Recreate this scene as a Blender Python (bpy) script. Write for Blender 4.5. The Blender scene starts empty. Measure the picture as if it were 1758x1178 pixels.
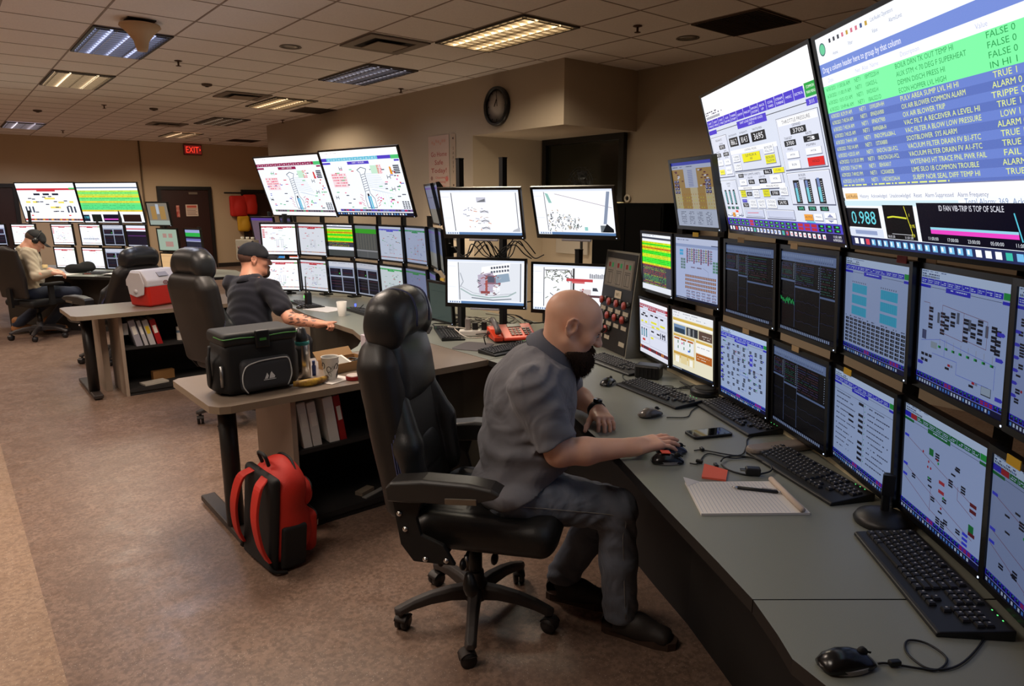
import bpy, math, random
import numpy as np
from mathutils import Vector, Matrix, Euler
random.seed(7)
S = bpy.context.scene
COL = S.collection
# ---------------------------------------------------------------- camera, world, exposure
EYE = (0.0, 0.0, 1.62)
PITCH, YAW = math.radians(11.62), math.radians(39.63)
cam_d = bpy.data.cameras.new('camera'); cam = bpy.data.objects.new('camera', cam_d); COL.objects.link(cam)
cam.location = EYE
cam.rotation_euler = (math.radians(90) - PITCH, 0, -YAW)
cam_d.sensor_width = 36.0; cam_d.lens = 1177.0 / 1758 * 36.0
cam_d.clip_start = 0.02; cam_d.clip_end = 60
S.camera = cam
S.view_settings.view_transform = 'Standard'; S.view_settings.look = 'None'
S.view_settings.gamma = 1.0; S.view_settings.use_curve_mapping = False
S.view_settings.exposure = 0.0
W_ = bpy.data.worlds.new('world'); S.world = W_; W_.use_nodes = True
W_.node_tree.nodes['Background'].inputs[0].default_value = (1.0, 0.86, 0.74, 1)
W_.node_tree.nodes['Background'].inputs[1].default_value = 0.03
CEIL = 3.01
GX, GY, TILE = 1.164, 4.213, 0.61          # ceiling grid origin and pitch
# troffers: grid cell column, first row, rows, power (W), colour of its light
TROFFERS = [(4, 0, 2, 34, (1.0, .86, .64), 'warm yellow lit ceiling troffer with prism lens nearest the clock'),
            (4, 4, 2, 3, (.8, .85, 1.0), 'unlit bluish ceiling troffer behind the air vent nearest the clock wall'),
            (4.2, 8.6, 2, 30, (1.0, .86, .66), 'warm lit ceiling troffer beside the dark square return grille'),
            (4.3, 13.3, 2, 2, (1, .9, .8), 'dim unlit ceiling troffer far down the room, between two lit ones'),
            (4.5, 18.4, 2, 40, (1, .84, .66), 'small lit ceiling troffer near the red exit sign'),
            (0, 4, 2, 16, (.74, .80, 1.0), 'blue white louvred troffer beside the cone shaped ceiling dome'),
            (0, 8, 2, 34, (1.0, .90, .74), 'lit troffer with two bright tubes behind louvres, middle of the left row'),
            (0, 18.2, 2, 34, (.95, .92, 1), 'lit troffer at the far left edge above the far wall'),
            (0, -1, 2, 40, (1.0, .84, .70), 'troffer over the walkway at the top edge of the photo'),
            (-3, -5, 2, 17, (1.0, .88, .76), 'assumed unseen troffer over the aisle beside the camera'),  # out of view, assumed from the light and shadows around the near man
            (-4, -1, 2, 40, (1.0, .84, .70), 'added unseen troffer over the aisle left of the camera'),  # left aisle row is out of view, added for ambient light
            (-4, 6, 2, 40, (1.0, .84, .70), 'added unseen troffer over the aisle left of the walkway'),
            (-4, 13, 2, 40, (1.0, .84, .70), 'added unseen troffer over the far end of the left aisle')]

# ---------------------------------------------------------------- small tools
def lin(c):
    c = np.asarray(c, float)
    if c.max() > 1.0: c = c / 255.0
    return np.where(c <= .04045, c / 12.92, ((c + .055) / 1.055) ** 2.4)
def hexc(s): return tuple(int(s[i:i+2], 16) for i in (0, 2, 4))
_m = {}
def mat(name, col, rough=.5, metal=0., bump=0., bscale=200., var=0., vscale=8., emit=None, estr=0., coat=0., alpha=1., spec=.5, trans=0., sheen=0., vary2=None, detail=4):
    if name in _m: return _m[name]
    m = bpy.data.materials.new(name); m.use_nodes = True; nt = m.node_tree; b = nt.nodes['Principled BSDF']
    c = (*lin(col), 1)
    b.inputs['Base Color'].default_value = c; b.inputs['Roughness'].default_value = rough; b.inputs['Metallic'].default_value = metal
    b.inputs['Specular IOR Level'].default_value = spec; b.inputs['Coat Weight'].default_value = coat; b.inputs['Alpha'].default_value = alpha
    b.inputs['Transmission Weight'].default_value = trans; b.inputs['Sheen Weight'].default_value = sheen
    tc = nt.nodes.new('ShaderNodeTexCoord')
    if var or vary2:
        n = nt.nodes.new('ShaderNodeTexNoise'); n.inputs['Scale'].default_value = vscale; n.inputs['Detail'].default_value = detail
        nt.links.new(tc.outputs['Object'], n.inputs['Vector'])
        mx = nt.nodes.new('ShaderNodeMix'); mx.data_type = 'RGBA'
        c2 = lin(vary2) if vary2 is not None else np.array(c[:3]) * (1 - var)
        c1 = np.array(c[:3]) if vary2 is not None else np.minimum(np.array(c[:3]) * (1 + var), 1)
        mx.inputs['A'].default_value = (*c1, 1); mx.inputs['B'].default_value = (*c2, 1)
        r = nt.nodes.new('ShaderNodeValToRGB'); r.color_ramp.elements[0].position = .35; r.color_ramp.elements[1].position = .65
        nt.links.new(n.outputs['Fac'], r.inputs['Fac']); nt.links.new(r.outputs['Color'], mx.inputs['Factor'])
        nt.links.new(mx.outputs['Result'], b.inputs['Base Color'])
    if bump:
        n = nt.nodes.new('ShaderNodeTexNoise'); n.inputs['Scale'].default_value = bscale; n.inputs['Detail'].default_value = 3
        nt.links.new(tc.outputs['Object'], n.inputs['Vector'])
        bp = nt.nodes.new('ShaderNodeBump'); bp.inputs['Strength'].default_value = bump; bp.inputs['Distance'].default_value = .002
        nt.links.new(n.outputs['Fac'], bp.inputs['Height']); nt.links.new(bp.outputs['Normal'], b.inputs['Normal'])
    if emit is not None:
        b.inputs['Emission Color'].default_value = (*lin(emit), 1); b.inputs['Emission Strength'].default_value = estr
    _m[name] = m
    return m
def tag(o, label=None, cat=None, group=None, kind=None):
    if label: o['label'] = label
    if cat: o['category'] = cat
    if group: o['group'] = group
    if kind: o['kind'] = kind
    return o
def empty(name, loc=(0, 0, 0), rz=0., label=None, cat=None, group=None, rot=None):
    o = bpy.data.objects.new(name, None); COL.objects.link(o); o.location = loc
    o.rotation_euler = rot if rot is not None else (0, 0, rz); o.empty_display_size = .05
    return tag(o, label, cat, group)
def mesh_obj(name, verts, faces, mats, parent=None, smooth=False, fmat=None, loc=None, rot=None):
    me = bpy.data.meshes.new(name)
    if isinstance(verts, np.ndarray) and isinstance(faces, np.ndarray):
        nv, nf, k = len(verts), len(faces), faces.shape[1]
        me.vertices.add(nv); me.vertices.foreach_set('co', verts.astype(np.float32).ravel())
        me.loops.add(nf * k); me.loops.foreach_set('vertex_index', faces.astype(np.int32).ravel())
        me.polygons.add(nf); me.polygons.foreach_set('loop_start', np.arange(0, nf * k, k, dtype=np.int32))
        me.polygons.foreach_set('loop_total', np.full(nf, k, np.int32))
        me.update(calc_edges=True); me.validate()
    else:
        me.from_pydata([tuple(map(float, v)) for v in verts], [], [tuple(int(i) for i in f) for f in faces]); me.update()
    for m in (mats if isinstance(mats, (list, tuple)) else [mats]): me.materials.append(m)
    if fmat is not None: me.polygons.foreach_set('material_index', np.asarray(fmat, np.int32))
    if smooth: me.polygons.foreach_set('use_smooth', np.ones(len(me.polygons), bool))
    o = bpy.data.objects.new(name, me); COL.objects.link(o)
    if parent is not None: o.parent = parent
    if loc is not None: o.location = loc
    if rot is not None: o.rotation_euler = rot
    return o
def link_copy(o, parent=None):
    c = o.copy(); COL.objects.link(c); c.parent = parent
    for ch in list(o.children): link_copy(ch, c)
    return c
def copy_thing(o, loc, rz=None, label=None, group=None, name=None):
    c = link_copy(o); c.location = loc
    if rz is not None: c.rotation_euler = (0, 0, rz)
    if label: c['label'] = label
    if group: c['group'] = group
    return c
def rotm(rx=0, ry=0, rz=0): return Euler((rx, ry, rz)).to_matrix()

class MB:
    """mesh builder: several simple solids gathered into one part"""
    def __init__(s): s.v = []; s.f = []; s.m = []; s.sm = []
    def add(s, vs, fs, mi=0, smooth=False):
        o = len(s.v); s.v += [tuple(v) for v in vs]; s.f += [tuple(i + o for i in f) for f in fs]; s.m += [mi] * len(fs); s.sm += [smooth] * len(fs); return s
    def box(s, c, d, r=None, mi=0, bev=0.):
        c = Vector(c); hx, hy, hz = d[0] / 2, d[1] / 2, d[2] / 2
        R = r if r is not None else Matrix.Identity(3)
        if not bev:
            vs = [R @ Vector((x * hx, y * hy, z * hz)) + c for z in (-1, 1) for y in (-1, 1) for x in (-1, 1)]
            return s.add(vs, [(0, 2, 3, 1), (4, 5, 7, 6), (0, 1, 5, 4), (2, 6, 7, 3), (0, 4, 6, 2), (1, 3, 7, 5)], mi)
        b = min(bev, hx * .98, hy * .98, hz * .98); pts = []
        rings = []
        for (zz, ins) in ((-hz, b), (-hz + b * .3, b * .3), (-hz + b, 0), (hz - b, 0), (hz - b * .3, b * .3), (hz, b)):
            ring = []
            for sx, sy in ((1, 1), (-1, 1), (-1, -1), (1, -1)):
                for k in range(4):
                    a = {(1, 1): 0, (-1, 1): 90, (-1, -1): 180, (1, -1): 270}[(sx, sy)] + k * 30
                    rr = max(b - ins, 0)
                    ring.append(R @ Vector((sx * (hx - b) + rr * math.cos(math.radians(a)), sy * (hy - b) + rr * math.sin(math.radians(a)), zz)) + c)
            rings.append(ring)
        return s.loft(rings, mi, smooth=False)
    def loft(s, rings, mi=0, smooth=True, cap=True, closed=False):
        n = len(rings[0]); vs = [p for r in rings for p in r]; fs = []
        for i in range(len(rings) - 1 + (1 if closed else 0)):
            i2 = (i + 1) % len(rings)
            for j in range(n): fs.append((i * n + j, i * n + (j + 1) % n, i2 * n + (j + 1) % n, i2 * n + j))
        if cap and not closed: fs += [tuple(reversed(range(n))), tuple((len(rings) - 1) * n + j for j in range(n))]
        return s.add(vs, fs, mi, smooth)
    def cyl(s, a, b, r, r2=None, n=16, mi=0, smooth=True, cap=True):
        a, b = Vector(a), Vector(b); r2 = r if r2 is None else r2
        q = (b - a).to_track_quat('Z', 'Y').to_matrix()
        rg = [[p + q @ Vector((math.cos(2 * math.pi * k / n) * rr, math.sin(2 * math.pi * k / n) * rr, 0)) for k in range(n)] for p, rr in ((a, r), (b, r2))]
        return s.loft(rg, mi, smooth, cap)
    def tube(s, pts, r, n=8, mi=0, smooth=True):
        pts = [Vector(p) for p in pts]; rg = []; up = Vector((0, 0, 1)); prev = None
        for i, p in enumerate(pts):
            t = (pts[min(i + 1, len(pts) - 1)] - pts[max(i - 1, 0)]).normalized()
            if prev is None:
                x = t.cross(up); x = x.normalized() if x.length > 1e-3 else Vector((1, 0, 0))
            else:
                x = prev - t * prev.dot(t); x.normalize()
            prev = x; y = t.cross(x); rr = r[i] if isinstance(r, (list, tuple)) else r
            rg.append([p + x * math.cos(2 * math.pi * k / n) * rr + y * math.sin(2 * math.pi * k / n) * rr for k in range(n)])
        return s.loft(rg, mi, smooth)
    def lathe(s, prof, c=(0, 0, 0), n=24, mi=0, R=None, smooth=True, cap=True):
        c = Vector(c); R = R if R is not None else Matrix.Identity(3)
        return s.loft([[R @ Vector((r * math.cos(2 * math.pi * k / n), r * math.sin(2 * math.pi * k / n), z)) + c for k in range(n)] for r, z in prof], mi, smooth, cap)
    def prism(s, poly, z0, z1, mi=0, R=None, c=(0, 0, 0)):
        n = len(poly); R = R if R is not None else Matrix.Identity(3); c = Vector(c)
        area = sum(poly[i][0] * poly[(i + 1) % n][1] - poly[(i + 1) % n][0] * poly[i][1] for i in range(n))
        if area < 0: poly = list(reversed(poly))
        vs = [R @ Vector((x, y, z)) + c for z in (z0, z1) for x, y in poly]
        return s.add(vs, [tuple(reversed(range(n))), tuple(range(n, 2 * n))] + [(i, (i + 1) % n, n + (i + 1) % n, n + i) for i in range(n)], mi)
    def sphere(s, c, r, n=16, m=10, mi=0, sq=(1, 1, 1), R=None):
        prof = [(max(math.sin(math.pi * k / m), .01), -math.cos(math.pi * k / m)) for k in range(m + 1)]
        R = R if R is not None else Matrix.Identity(3); c = Vector(c)
        return s.loft([[R @ Vector((r * sq[0] * a * math.cos(2 * math.pi * k / n), r * sq[1] * a * math.sin(2 * math.pi * k / n), r * sq[2] * z)) + c for k in range(n)] for a, z in prof], mi, True)
    def build(s, name, mats, parent=None, loc=None, rot=None, bevel=0., label=None):
        me = bpy.data.meshes.new(name); me.from_pydata([tuple(v) for v in s.v], [], s.f); me.update()
        for m in (mats if isinstance(mats, (list, tuple)) else [mats]): me.materials.append(m)
        me.polygons.foreach_set('material_index', s.m); me.polygons.foreach_set('use_smooth', s.sm)
        o = bpy.data.objects.new(name, me); COL.objects.link(o)
        if parent is not None: o.parent = parent
        if loc is not None: o.location = loc
        if rot is not None: o.rotation_euler = rot
        if bevel:
            b = o.modifiers.new('bevel', 'BEVEL'); b.width = bevel; b.segments = 2; b.limit_method = 'ANGLE'
        if label: o['label'] = label
        return o
def spline(pts, n=8):
    P = [Vector(p) for p in pts]; P = [P[0] * 2 - P[1]] + P + [P[-1] * 2 - P[-2]]; out = []
    for i in range(1, len(P) - 2):
        for k in range(n):
            t = k / n; a, b, c, d = P[i - 1], P[i], P[i + 1], P[i + 2]
            out.append(.5 * ((2 * b) + (c - a) * t + (2 * a - 5 * b + 4 * c - d) * t * t + (3 * b - a - 3 * c + d) * t ** 3))
    return out + [P[-2]]
def rrect(x0, y0, x1, y1, r, n=5):
    out = []
    for cx, cy, a0 in ((x1 - r, y1 - r, 0), (x0 + r, y1 - r, 90), (x0 + r, y0 + r, 180), (x1 - r, y0 + r, 270)):
        for k in range(n + 1):
            a = math.radians(a0 + 90 * k / n); out.append((cx + r * math.cos(a), cy + r * math.sin(a)))
    return out

# ---------------------------------------------------------------- implicit surfaces (bodies, cushions, bags)
class SDF:
    def __init__(s, lo, hi, res):
        s.lo = np.array(lo, float); s.res = res; s.n = np.ceil((np.array(hi) - s.lo) / res).astype(int) + 1
        s.D = np.full(s.n, .08, np.float32); s.I = np.zeros(s.n, np.int8); s.B = np.full(s.n, 9., np.float32)
    def _sub(s, lo, hi, m):
        a = np.clip(np.floor((np.array(lo) - m - s.lo) / s.res).astype(int), 0, s.n); b = np.clip(np.ceil((np.array(hi) + m - s.lo) / s.res).astype(int) + 1, 0, s.n)
        if (b <= a).any(): return None, None
        ax = [(s.lo[i] + np.arange(a[i], b[i]) * s.res) for i in range(3)]
        X, Y, Z = np.meshgrid(*ax, indexing='ij'); sl = tuple(slice(a[i], b[i]) for i in range(3))
        return sl, (X, Y, Z)
    def _put(s, sl, d, k, op, idx):
        A = s.D[sl]
        if op == '+':
            h = np.maximum(k - np.abs(A - d), 0) / max(k, 1e-6); s.D[sl] = np.minimum(A, d) - h * h * k * .25
            if idx is not None:
                w = d < s.B[sl]; s.I[sl][w] = idx; s.B[sl][w] = d[w]
        else:
            h = np.maximum(k - np.abs(A + d), 0) / max(k, 1e-6); s.D[sl] = np.maximum(A, -d) + h * h * k * .25
    def cap(s, a, b, ra, rb=None, k=.02, op='+', idx=0, sq=None):
        rb = ra if rb is None else rb; a = np.array(a, float); b = np.array(b, float); R = max(ra, rb)
        m = R + max(k, 4 * s.res) + .02
        sl, G = s._sub(np.minimum(a, b), np.maximum(a, b), m)
        if sl is None: return s
        ab = b - a; L = max(ab @ ab, 1e-9); P = [G[i] - a[i] for i in range(3)]
        t = np.clip((P[0] * ab[0] + P[1] * ab[1] + P[2] * ab[2]) / L, 0, 1)
        q = [P[i] - t * ab[i] for i in range(3)]
        d = np.sqrt(q[0] ** 2 + q[1] ** 2 + q[2] ** 2) - (ra + (rb - ra) * t)
        s._put(sl, d.astype(np.float32), k, op, idx); return s
    def ell(s, c, r, R=None, k=.02, op='+', idx=0):
        c = np.array(c, float); r = np.array(r, float); R = np.eye(3) if R is None else np.array(R)
        m = r.max() + max(k, 4 * s.res) + .02; sl, G = s._sub(c, c, m)
        if sl is None: return s
        P = [G[i] - c[i] for i in range(3)]
        Q = [sum(R[j][i] * P[j] for j in range(3)) for i in range(3)]
        k0 = np.sqrt(sum((Q[i] / r[i]) ** 2 for i in range(3))); k1 = np.sqrt(sum((Q[i] / r[i] ** 2) ** 2 for i in range(3)))
        d = np.where(k1 > 1e-6, k0 * (k0 - 1) / np.maximum(k1, 1e-6), -r.min())
        s._put(sl, d.astype(np.float32), k, op, idx); return s
    def box(s, c, h, rad, R=None, k=.02, op='+', idx=0):
        c = np.array(c, float); h = np.array(h, float); R = np.eye(3) if R is None else np.array(R)
        m = np.linalg.norm(h) + max(k, 4 * s.res) + .01; sl, G = s._sub(c, c, m)
        if sl is None: return s
        P = [G[i] - c[i] for i in range(3)]
        q = [np.abs(sum(R[j][i] * P[j] for j in range(3))) - h[i] + rad for i in range(3)]
        d = np.sqrt(sum(np.maximum(x, 0) ** 2 for x in q)) + np.minimum(np.maximum(q[0], np.maximum(q[1], q[2])), 0) - rad
        s._put(sl, d.astype(np.float32), k, op, idx); return s
    def fn(s, f):
        ax = [(s.lo[i] + np.arange(s.n[i]) * s.res) for i in range(3)]
        s.D += f(*np.meshgrid(*ax, indexing='ij')).astype(np.float32); return s
    def clip(s, p, n, k=.002):
        """keep the side of the plane through p that n points away from"""
        ax = [(s.lo[i] + np.arange(s.n[i]) * s.res) for i in range(3)]
        X, Y, Z = np.meshgrid(*ax, indexing='ij'); n = np.array(n, float); n /= np.linalg.norm(n)
        d = (X - p[0]) * n[0] + (Y - p[1]) * n[1] + (Z - p[2]) * n[2]
        s.D = np.maximum(s.D, d.astype(np.float32)); return s
    def mesh(s, smooth=1):
        D = s.D; inside = D < 0; nx, ny, nz = D.shape
        c8 = [inside[i:nx-1+i, j:ny-1+j, k:nz-1+k] for i in (0, 1) for j in (0, 1) for k in (0, 1)]
        cnt = sum(c.astype(np.int8) for c in c8); act = (cnt > 0) & (cnt < 8)
        idx = -np.ones(act.shape, np.int64); ids = np.argwhere(act); idx[act] = np.arange(len(ids))
        acc = np.zeros((len(ids), 3)); num = np.zeros(len(ids)); i0, j0, k0 = ids.T
        for ax in range(3):
            for u in (0, 1):
                for v in (0, 1):
                    o = [0, 0, 0]; oth = [a for a in range(3) if a != ax]; o[oth[0]] = u; o[oth[1]] = v
                    p = [i0 + o[0], j0 + o[1], k0 + o[2]]; q = list(p); q[ax] = q[ax] + 1
                    a, b = D[tuple(p)], D[tuple(q)]; m = (a < 0) != (b < 0)
                    t = np.where(m, a / np.where(np.abs(a - b) < 1e-9, 1, a - b), 0)
                    pos = np.stack([np.full(len(ids), float(o[0])), np.full(len(ids), float(o[1])), np.full(len(ids), float(o[2]))], 1); pos[:, ax] += t
                    acc[m] += pos[m]; num[m] += 1
        V = (ids + acc / num[:, None]) * s.res + s.lo
        F = []
        for ax in range(3):
            sl0 = [slice(None)] * 3; sl1 = [slice(None)] * 3; sl0[ax] = slice(0, -1); sl1[ax] = slice(1, None)
            a, b = inside[tuple(sl0)], inside[tuple(sl1)]; cr = a != b
            e = np.argwhere(cr); o1, o2 = [x for x in range(3) if x != ax]
            ok = (e[:, o1] > 0) & (e[:, o2] > 0) & (e[:, o1] < D.shape[o1] - 1) & (e[:, o2] < D.shape[o2] - 1); e = e[ok]
            def g(d1, d2):
                x = e.copy(); x[:, o1] += d1; x[:, o2] += d2; return idx[tuple(x.T)]
            q = np.stack([g(-1, -1), g(0, -1), g(0, 0), g(-1, 0)], 1)
            flip = ~a[tuple(e.T)]
            if ax == 1: flip = ~flip
            q[flip] = q[flip][:, ::-1]; F.append(q)
        F = np.concatenate(F); F = F[(F >= 0).all(1)]
        for _ in range(smooth):
            A = np.zeros_like(V); n = np.zeros(len(V))
            for a, b in ((0, 1), (1, 2), (2, 3), (3, 0)):
                np.add.at(A, F[:, a], V[F[:, b]]); np.add.at(A, F[:, b], V[F[:, a]]); np.add.at(n, F[:, a], 1); np.add.at(n, F[:, b], 1)
            V = V * .4 + .6 * A / np.maximum(n, 1)[:, None]
        s.V, s.F = V, F
        return V, F
    def build(s, name, mats, parent=None, loc=(0, 0, 0), smooth=1):
        V, F = s.mesh(smooth)
        fm = None
        if isinstance(mats, (list, tuple)) and len(mats) > 1:
            c = np.clip(np.round((V[F].mean(1) - s.lo) / s.res).astype(int), 0, s.n - 1); fm = s.I[tuple(c.T)]
        return mesh_obj(name, V - np.array(loc), F, mats, parent, True, fm)
def frame(f, up=(0, 0, 1)):
    """3x3 with columns right, forward, up"""
    f = np.array(f, float); f /= np.linalg.norm(f); r = np.cross(f, up); r /= np.linalg.norm(r); u = np.cross(r, f)
    return np.stack([r, f, u], 1)

# ---------------------------------------------------------------- text glyphs (built-in font), cached as flat triangles
_g = {}
_tc = bpy.data.curves.new('glyph_source', 'FONT'); _tc.resolution_u = 2
_to = bpy.data.objects.new('glyph_source', _tc); COL.objects.link(_to)
def glyph(ch):
    if ch in _g: return _g[ch]
    _tc.body = ch; dg = bpy.context.evaluated_depsgraph_get(); dg.update()
    me = bpy.data.meshes.new_from_object(_to.evaluated_get(dg))
    v = [(p.co.x, p.co.y) for p in me.vertices]; f = [tuple(p.vertices) for p in me.polygons]
    _tc.body = ch + '|'; w0 = None
    dg.update(); m2 = bpy.data.meshes.new_from_object(_to.evaluated_get(dg)); xs = [p.co.x for p in m2.vertices]
    _tc.body = '|'; dg.update(); m3 = bpy.data.meshes.new_from_object(_to.evaluated_get(dg)); x3 = [p.co.x for p in m3.vertices]
    adv = max(xs) - max(x3)
    for m in (me, m2, m3): bpy.data.meshes.remove(m)
    _g[ch] = (v, f, adv if adv > 0 else .3); return _g[ch]

class Art:
    """flat artwork in unit coordinates, u right, v DOWN, both 0..1, drawn in coloured layers"""
    def __init__(s, w, h): s.w, s.h = w, h; s.V = []; s.F = []; s.C = []; s.z = 0
    def poly(s, pts, col, z=None):
        s.z += 1; zz = s.z if z is None else z; o = len(s.V); c = (*lin(col), 1)
        s.V += [(x * s.w, -y * s.h, zz) for x, y in pts]; s.F.append(tuple(range(o, o + len(pts)))); s.C += [c] * len(pts); return s
    def rect(s, x0, y0, x1, y1, col, z=None): return s.poly([(x0, y0), (x0, y1), (x1, y1), (x1, y0)], col, z)
    def line(s, pts, wd, col, z=None):
        s.z += 1; zz = s.z if z is None else z
        for (x0, y0), (x1, y1) in zip(pts, pts[1:]):
            dx, dy = (x1 - x0) * s.w, (y1 - y0) * s.h; L = math.hypot(dx, dy) or 1; nx, ny = -dy / L * wd * s.h / 2 / s.w, dx / L * wd * s.h / 2 / s.h
            s.poly([(x0 - nx, y0 - ny), (x0 + nx, y0 + ny), (x1 + nx, y1 + ny), (x1 - nx, y1 - ny)], col, zz)
        return s
    def frame(s, x0, y0, x1, y1, wd, col): return s.line([(x0, y0), (x1, y0), (x1, y1), (x0, y1), (x0, y0)], wd, col)
    def disc(s, x, y, r, col, n=10): return s.poly([(x + r * math.cos(-2 * math.pi * k / n) * s.h / s.w, y - r * math.sin(-2 * math.pi * k / n)) for k in range(n)][::-1], col)
    def text(s, t, x, y, hgt, col, width=None, align='l', stretch=1.):
        """y is the baseline; hgt the cap height in units of the picture's height"""
        sc = hgt * s.h / .69; tot = sum(glyph(c)[2] if c != ' ' else .28 for c in t) * sc
        sx = stretch
        if width and tot: sx = width * s.w / tot
        X = x * s.w - (tot * sx / 2 if align == 'c' else tot * sx if align == 'r' else 0)
        s.z += 1; c = (*lin(col), 1)
        for ch in t:
            if ch == ' ': X += .28 * sc * sx; continue
            v, f, adv = glyph(ch); o = len(s.V)
            s.V += [(X + a * sc * sx, -y * s.h + b * sc, s.z) for a, b in v]; s.F += [tuple(i + o for i in q) for q in f]; s.C += [c] * len(v)
            X += adv * sc * sx
        return s
    def build(s, name, m, parent, M, off=.0004, total=.004, hot=1.):
        """M maps (x right, y out of the face, z up) of the sheet's top left corner into the parent"""
        zs = max(s.z, 1); st = min(off, total / zs)
        vs = [M @ Vector((x, z * st, y)) for x, y, z in s.V]
        me = bpy.data.meshes.new(name); me.from_pydata([tuple(v) for v in vs], [], s.F); me.update()
        a = me.color_attributes.new('Col', 'FLOAT_COLOR', 'POINT'); C = np.array(s.C, np.float32)
        if hot > 1: C[C[:, :3].min(1) > .82, :3] *= hot
        a.data.foreach_set('color', C.ravel())
        me.materials.append(m); o = bpy.data.objects.new(name, me); COL.objects.link(o); o.parent = parent
        return o
def art_mat(name, strength=None, rough=.5, tint=(1, 1, 1)):
    if name in _m: return _m[name]
    m = bpy.data.materials.new(name); m.use_nodes = True; nt = m.node_tree; b = nt.nodes['Principled BSDF']
    at = nt.nodes.new('ShaderNodeVertexColor'); at.layer_name = 'Col'
    if strength is None: nt.links.new(at.outputs['Color'], b.inputs['Base Color'])
    else:
        mx = nt.nodes.new('ShaderNodeMix'); mx.data_type = 'RGBA'; mx.blend_type = 'MULTIPLY'; mx.inputs['Factor'].default_value = 1
        nt.links.new(at.outputs['Color'], mx.inputs['A']); mx.inputs['B'].default_value = (*tint, 1)
        nt.links.new(mx.outputs['Result'], b.inputs['Emission Color']); b.inputs['Emission Strength'].default_value = strength
        b.inputs['Base Color'].default_value = (.004, .004, .005, 1); b.inputs['Specular IOR Level'].default_value = .15
    b.inputs['Roughness'].default_value = rough; _m[name] = m; return m
# common materials
BLK = mat('black_plastic', (18, 18, 19), .42, bump=.05, bscale=600)
BLK2 = mat('black_matte', (14, 13, 13), .7)
BEZ = mat('bezel_black', (12, 12, 13), .28)
STEEL = mat('steel', (170, 168, 165), .28, 1.0)
CHROME = mat('chrome', (215, 215, 215), .1, 1.0)
WHITE_P = mat('white_plastic', (225, 222, 215), .45)
CABLE = mat('cable_black', (16, 16, 17), .5)
# ================================================================ ROOM
def bx_struct(name, lo, hi, m, kind='structure'):
    c = [(a + b) / 2 for a, b in zip(lo, hi)]; d = [b - a for a, b in zip(lo, hi)]
    o = MB().box((0, 0, 0), d).build(name, m, loc=c); o['kind'] = kind; return o
# floor: brown speckled sheet vinyl with a paler border strip
def floor_mat(name, base, dark, flecks):
    m = bpy.data.materials.new(name); m.use_nodes = True; nt = m.node_tree; b = nt.nodes['Principled BSDF']; L = nt.links.new
    tc = nt.nodes.new('ShaderNodeTexCoord')
    def noise(sc, det=3, dist=0):
        n = nt.nodes.new('ShaderNodeTexNoise'); n.inputs['Scale'].default_value = sc; n.inputs['Detail'].default_value = det; n.inputs['Distortion'].default_value = dist
        L(tc.outputs['Object'], n.inputs['Vector']); return n
    def ramp(src, a, bb, ca=(0, 0, 0, 1), cb=(1, 1, 1, 1)):
        r = nt.nodes.new('ShaderNodeValToRGB'); r.color_ramp.elements[0].position = a; r.color_ramp.elements[1].position = bb
        r.color_ramp.elements[0].color = ca; r.color_ramp.elements[1].color = cb; L(src, r.inputs['Fac']); return r
    def mix(f, a, c):
        x = nt.nodes.new('ShaderNodeMix'); x.data_type = 'RGBA'; L(f, x.inputs['Factor'])
        for k, s_ in (('A', a), ('B', c)):
            if isinstance(s_, tuple): x.inputs[k].default_value = s_
            else: L(s_, x.inputs[k])
        return x.outputs['Result']
    big = ramp(noise(5, 6, 1.5).outputs['Fac'], .3, .7)
    c = mix(big.outputs['Color'], (*lin(base), 1), (*lin(dark), 1))
    mid = ramp(noise(60, 3).outputs['Fac'], .4, .62)
    c = mix(mid.outputs['Color'], c, (*(lin(dark) * .8), 1))
    sp = ramp(noise(260, 2).outputs['Fac'], .69, .72)
    c = mix(sp.outputs['Color'], c, (*lin(flecks), 1))
    L(c, b.inputs['Base Color'])
    rr = ramp(noise(9, 4, .6).outputs['Fac'], .3, .7, (.30, .30, .30, 1), (.44, .44, .44, 1)); L(rr.outputs['Color'], b.inputs['Roughness'])
    b.inputs['Specular IOR Level'].default_value = .45
    bp = nt.nodes.new('ShaderNodeBump'); bp.inputs['Strength'].default_value = .12; bp.inputs['Distance'].default_value = .002
    L(noise(90, 3).outputs['Fac'], bp.inputs['Height']); L(bp.outputs['Normal'], b.inputs['Normal'])
    return m
M_floor = floor_mat('floor_vinyl', (140, 115, 99), (118, 95, 81), (200, 186, 172))
M_floor2 = floor_mat('floor_border_vinyl', (160, 134, 112), (146, 120, 100), (230, 220, 200))
X0, X1, Y0, Y1 = -4.2, 7.4, -2.6, 18.23
bx_struct('floor', (.145, Y0, -.05), (X1, Y1, 0), M_floor)
o = bx_struct('floor_border', (X0, Y0, -.05), (.145, Y1, 0), M_floor2)
# walls
M_wall = mat('wall_paint', (176, 160, 140), .75, bump=.05, bscale=300)
M_wall_far = mat('wall_paint_far', (196, 172, 140), .8, bump=.05, bscale=300)
M_beam = mat('bulkhead_paint', (176, 160, 142), .75)
bx_struct('wall_back', (X0, Y1, 0), (X1 + .1, Y1 + .1, CEIL), M_wall_far)
bx_struct('wall_left', (X0 - .1, Y0, 0), (X0, Y1, CEIL), M_wall)
bx_struct('wall_front', (X0, Y0 - .1, 0), (X1, Y0, CEIL), M_wall)
XC = 4.96
bx_struct('wall_clock_side', (XC, 6.71, 0), (X1, 13.14, CEIL), M_wall)
bx_struct('wall_bulkhead', (XC, 5.18, 2.38), (6.07, 6.71, CEIL), M_beam)
bx_struct('wall_right', (6.07, Y0, 0), (6.17, 6.71, CEIL), M_wall)
bx_struct('wall_far_right', (X1, 13.14, 0), (X1 + .1, Y1, CEIL), M_wall_far)
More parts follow.
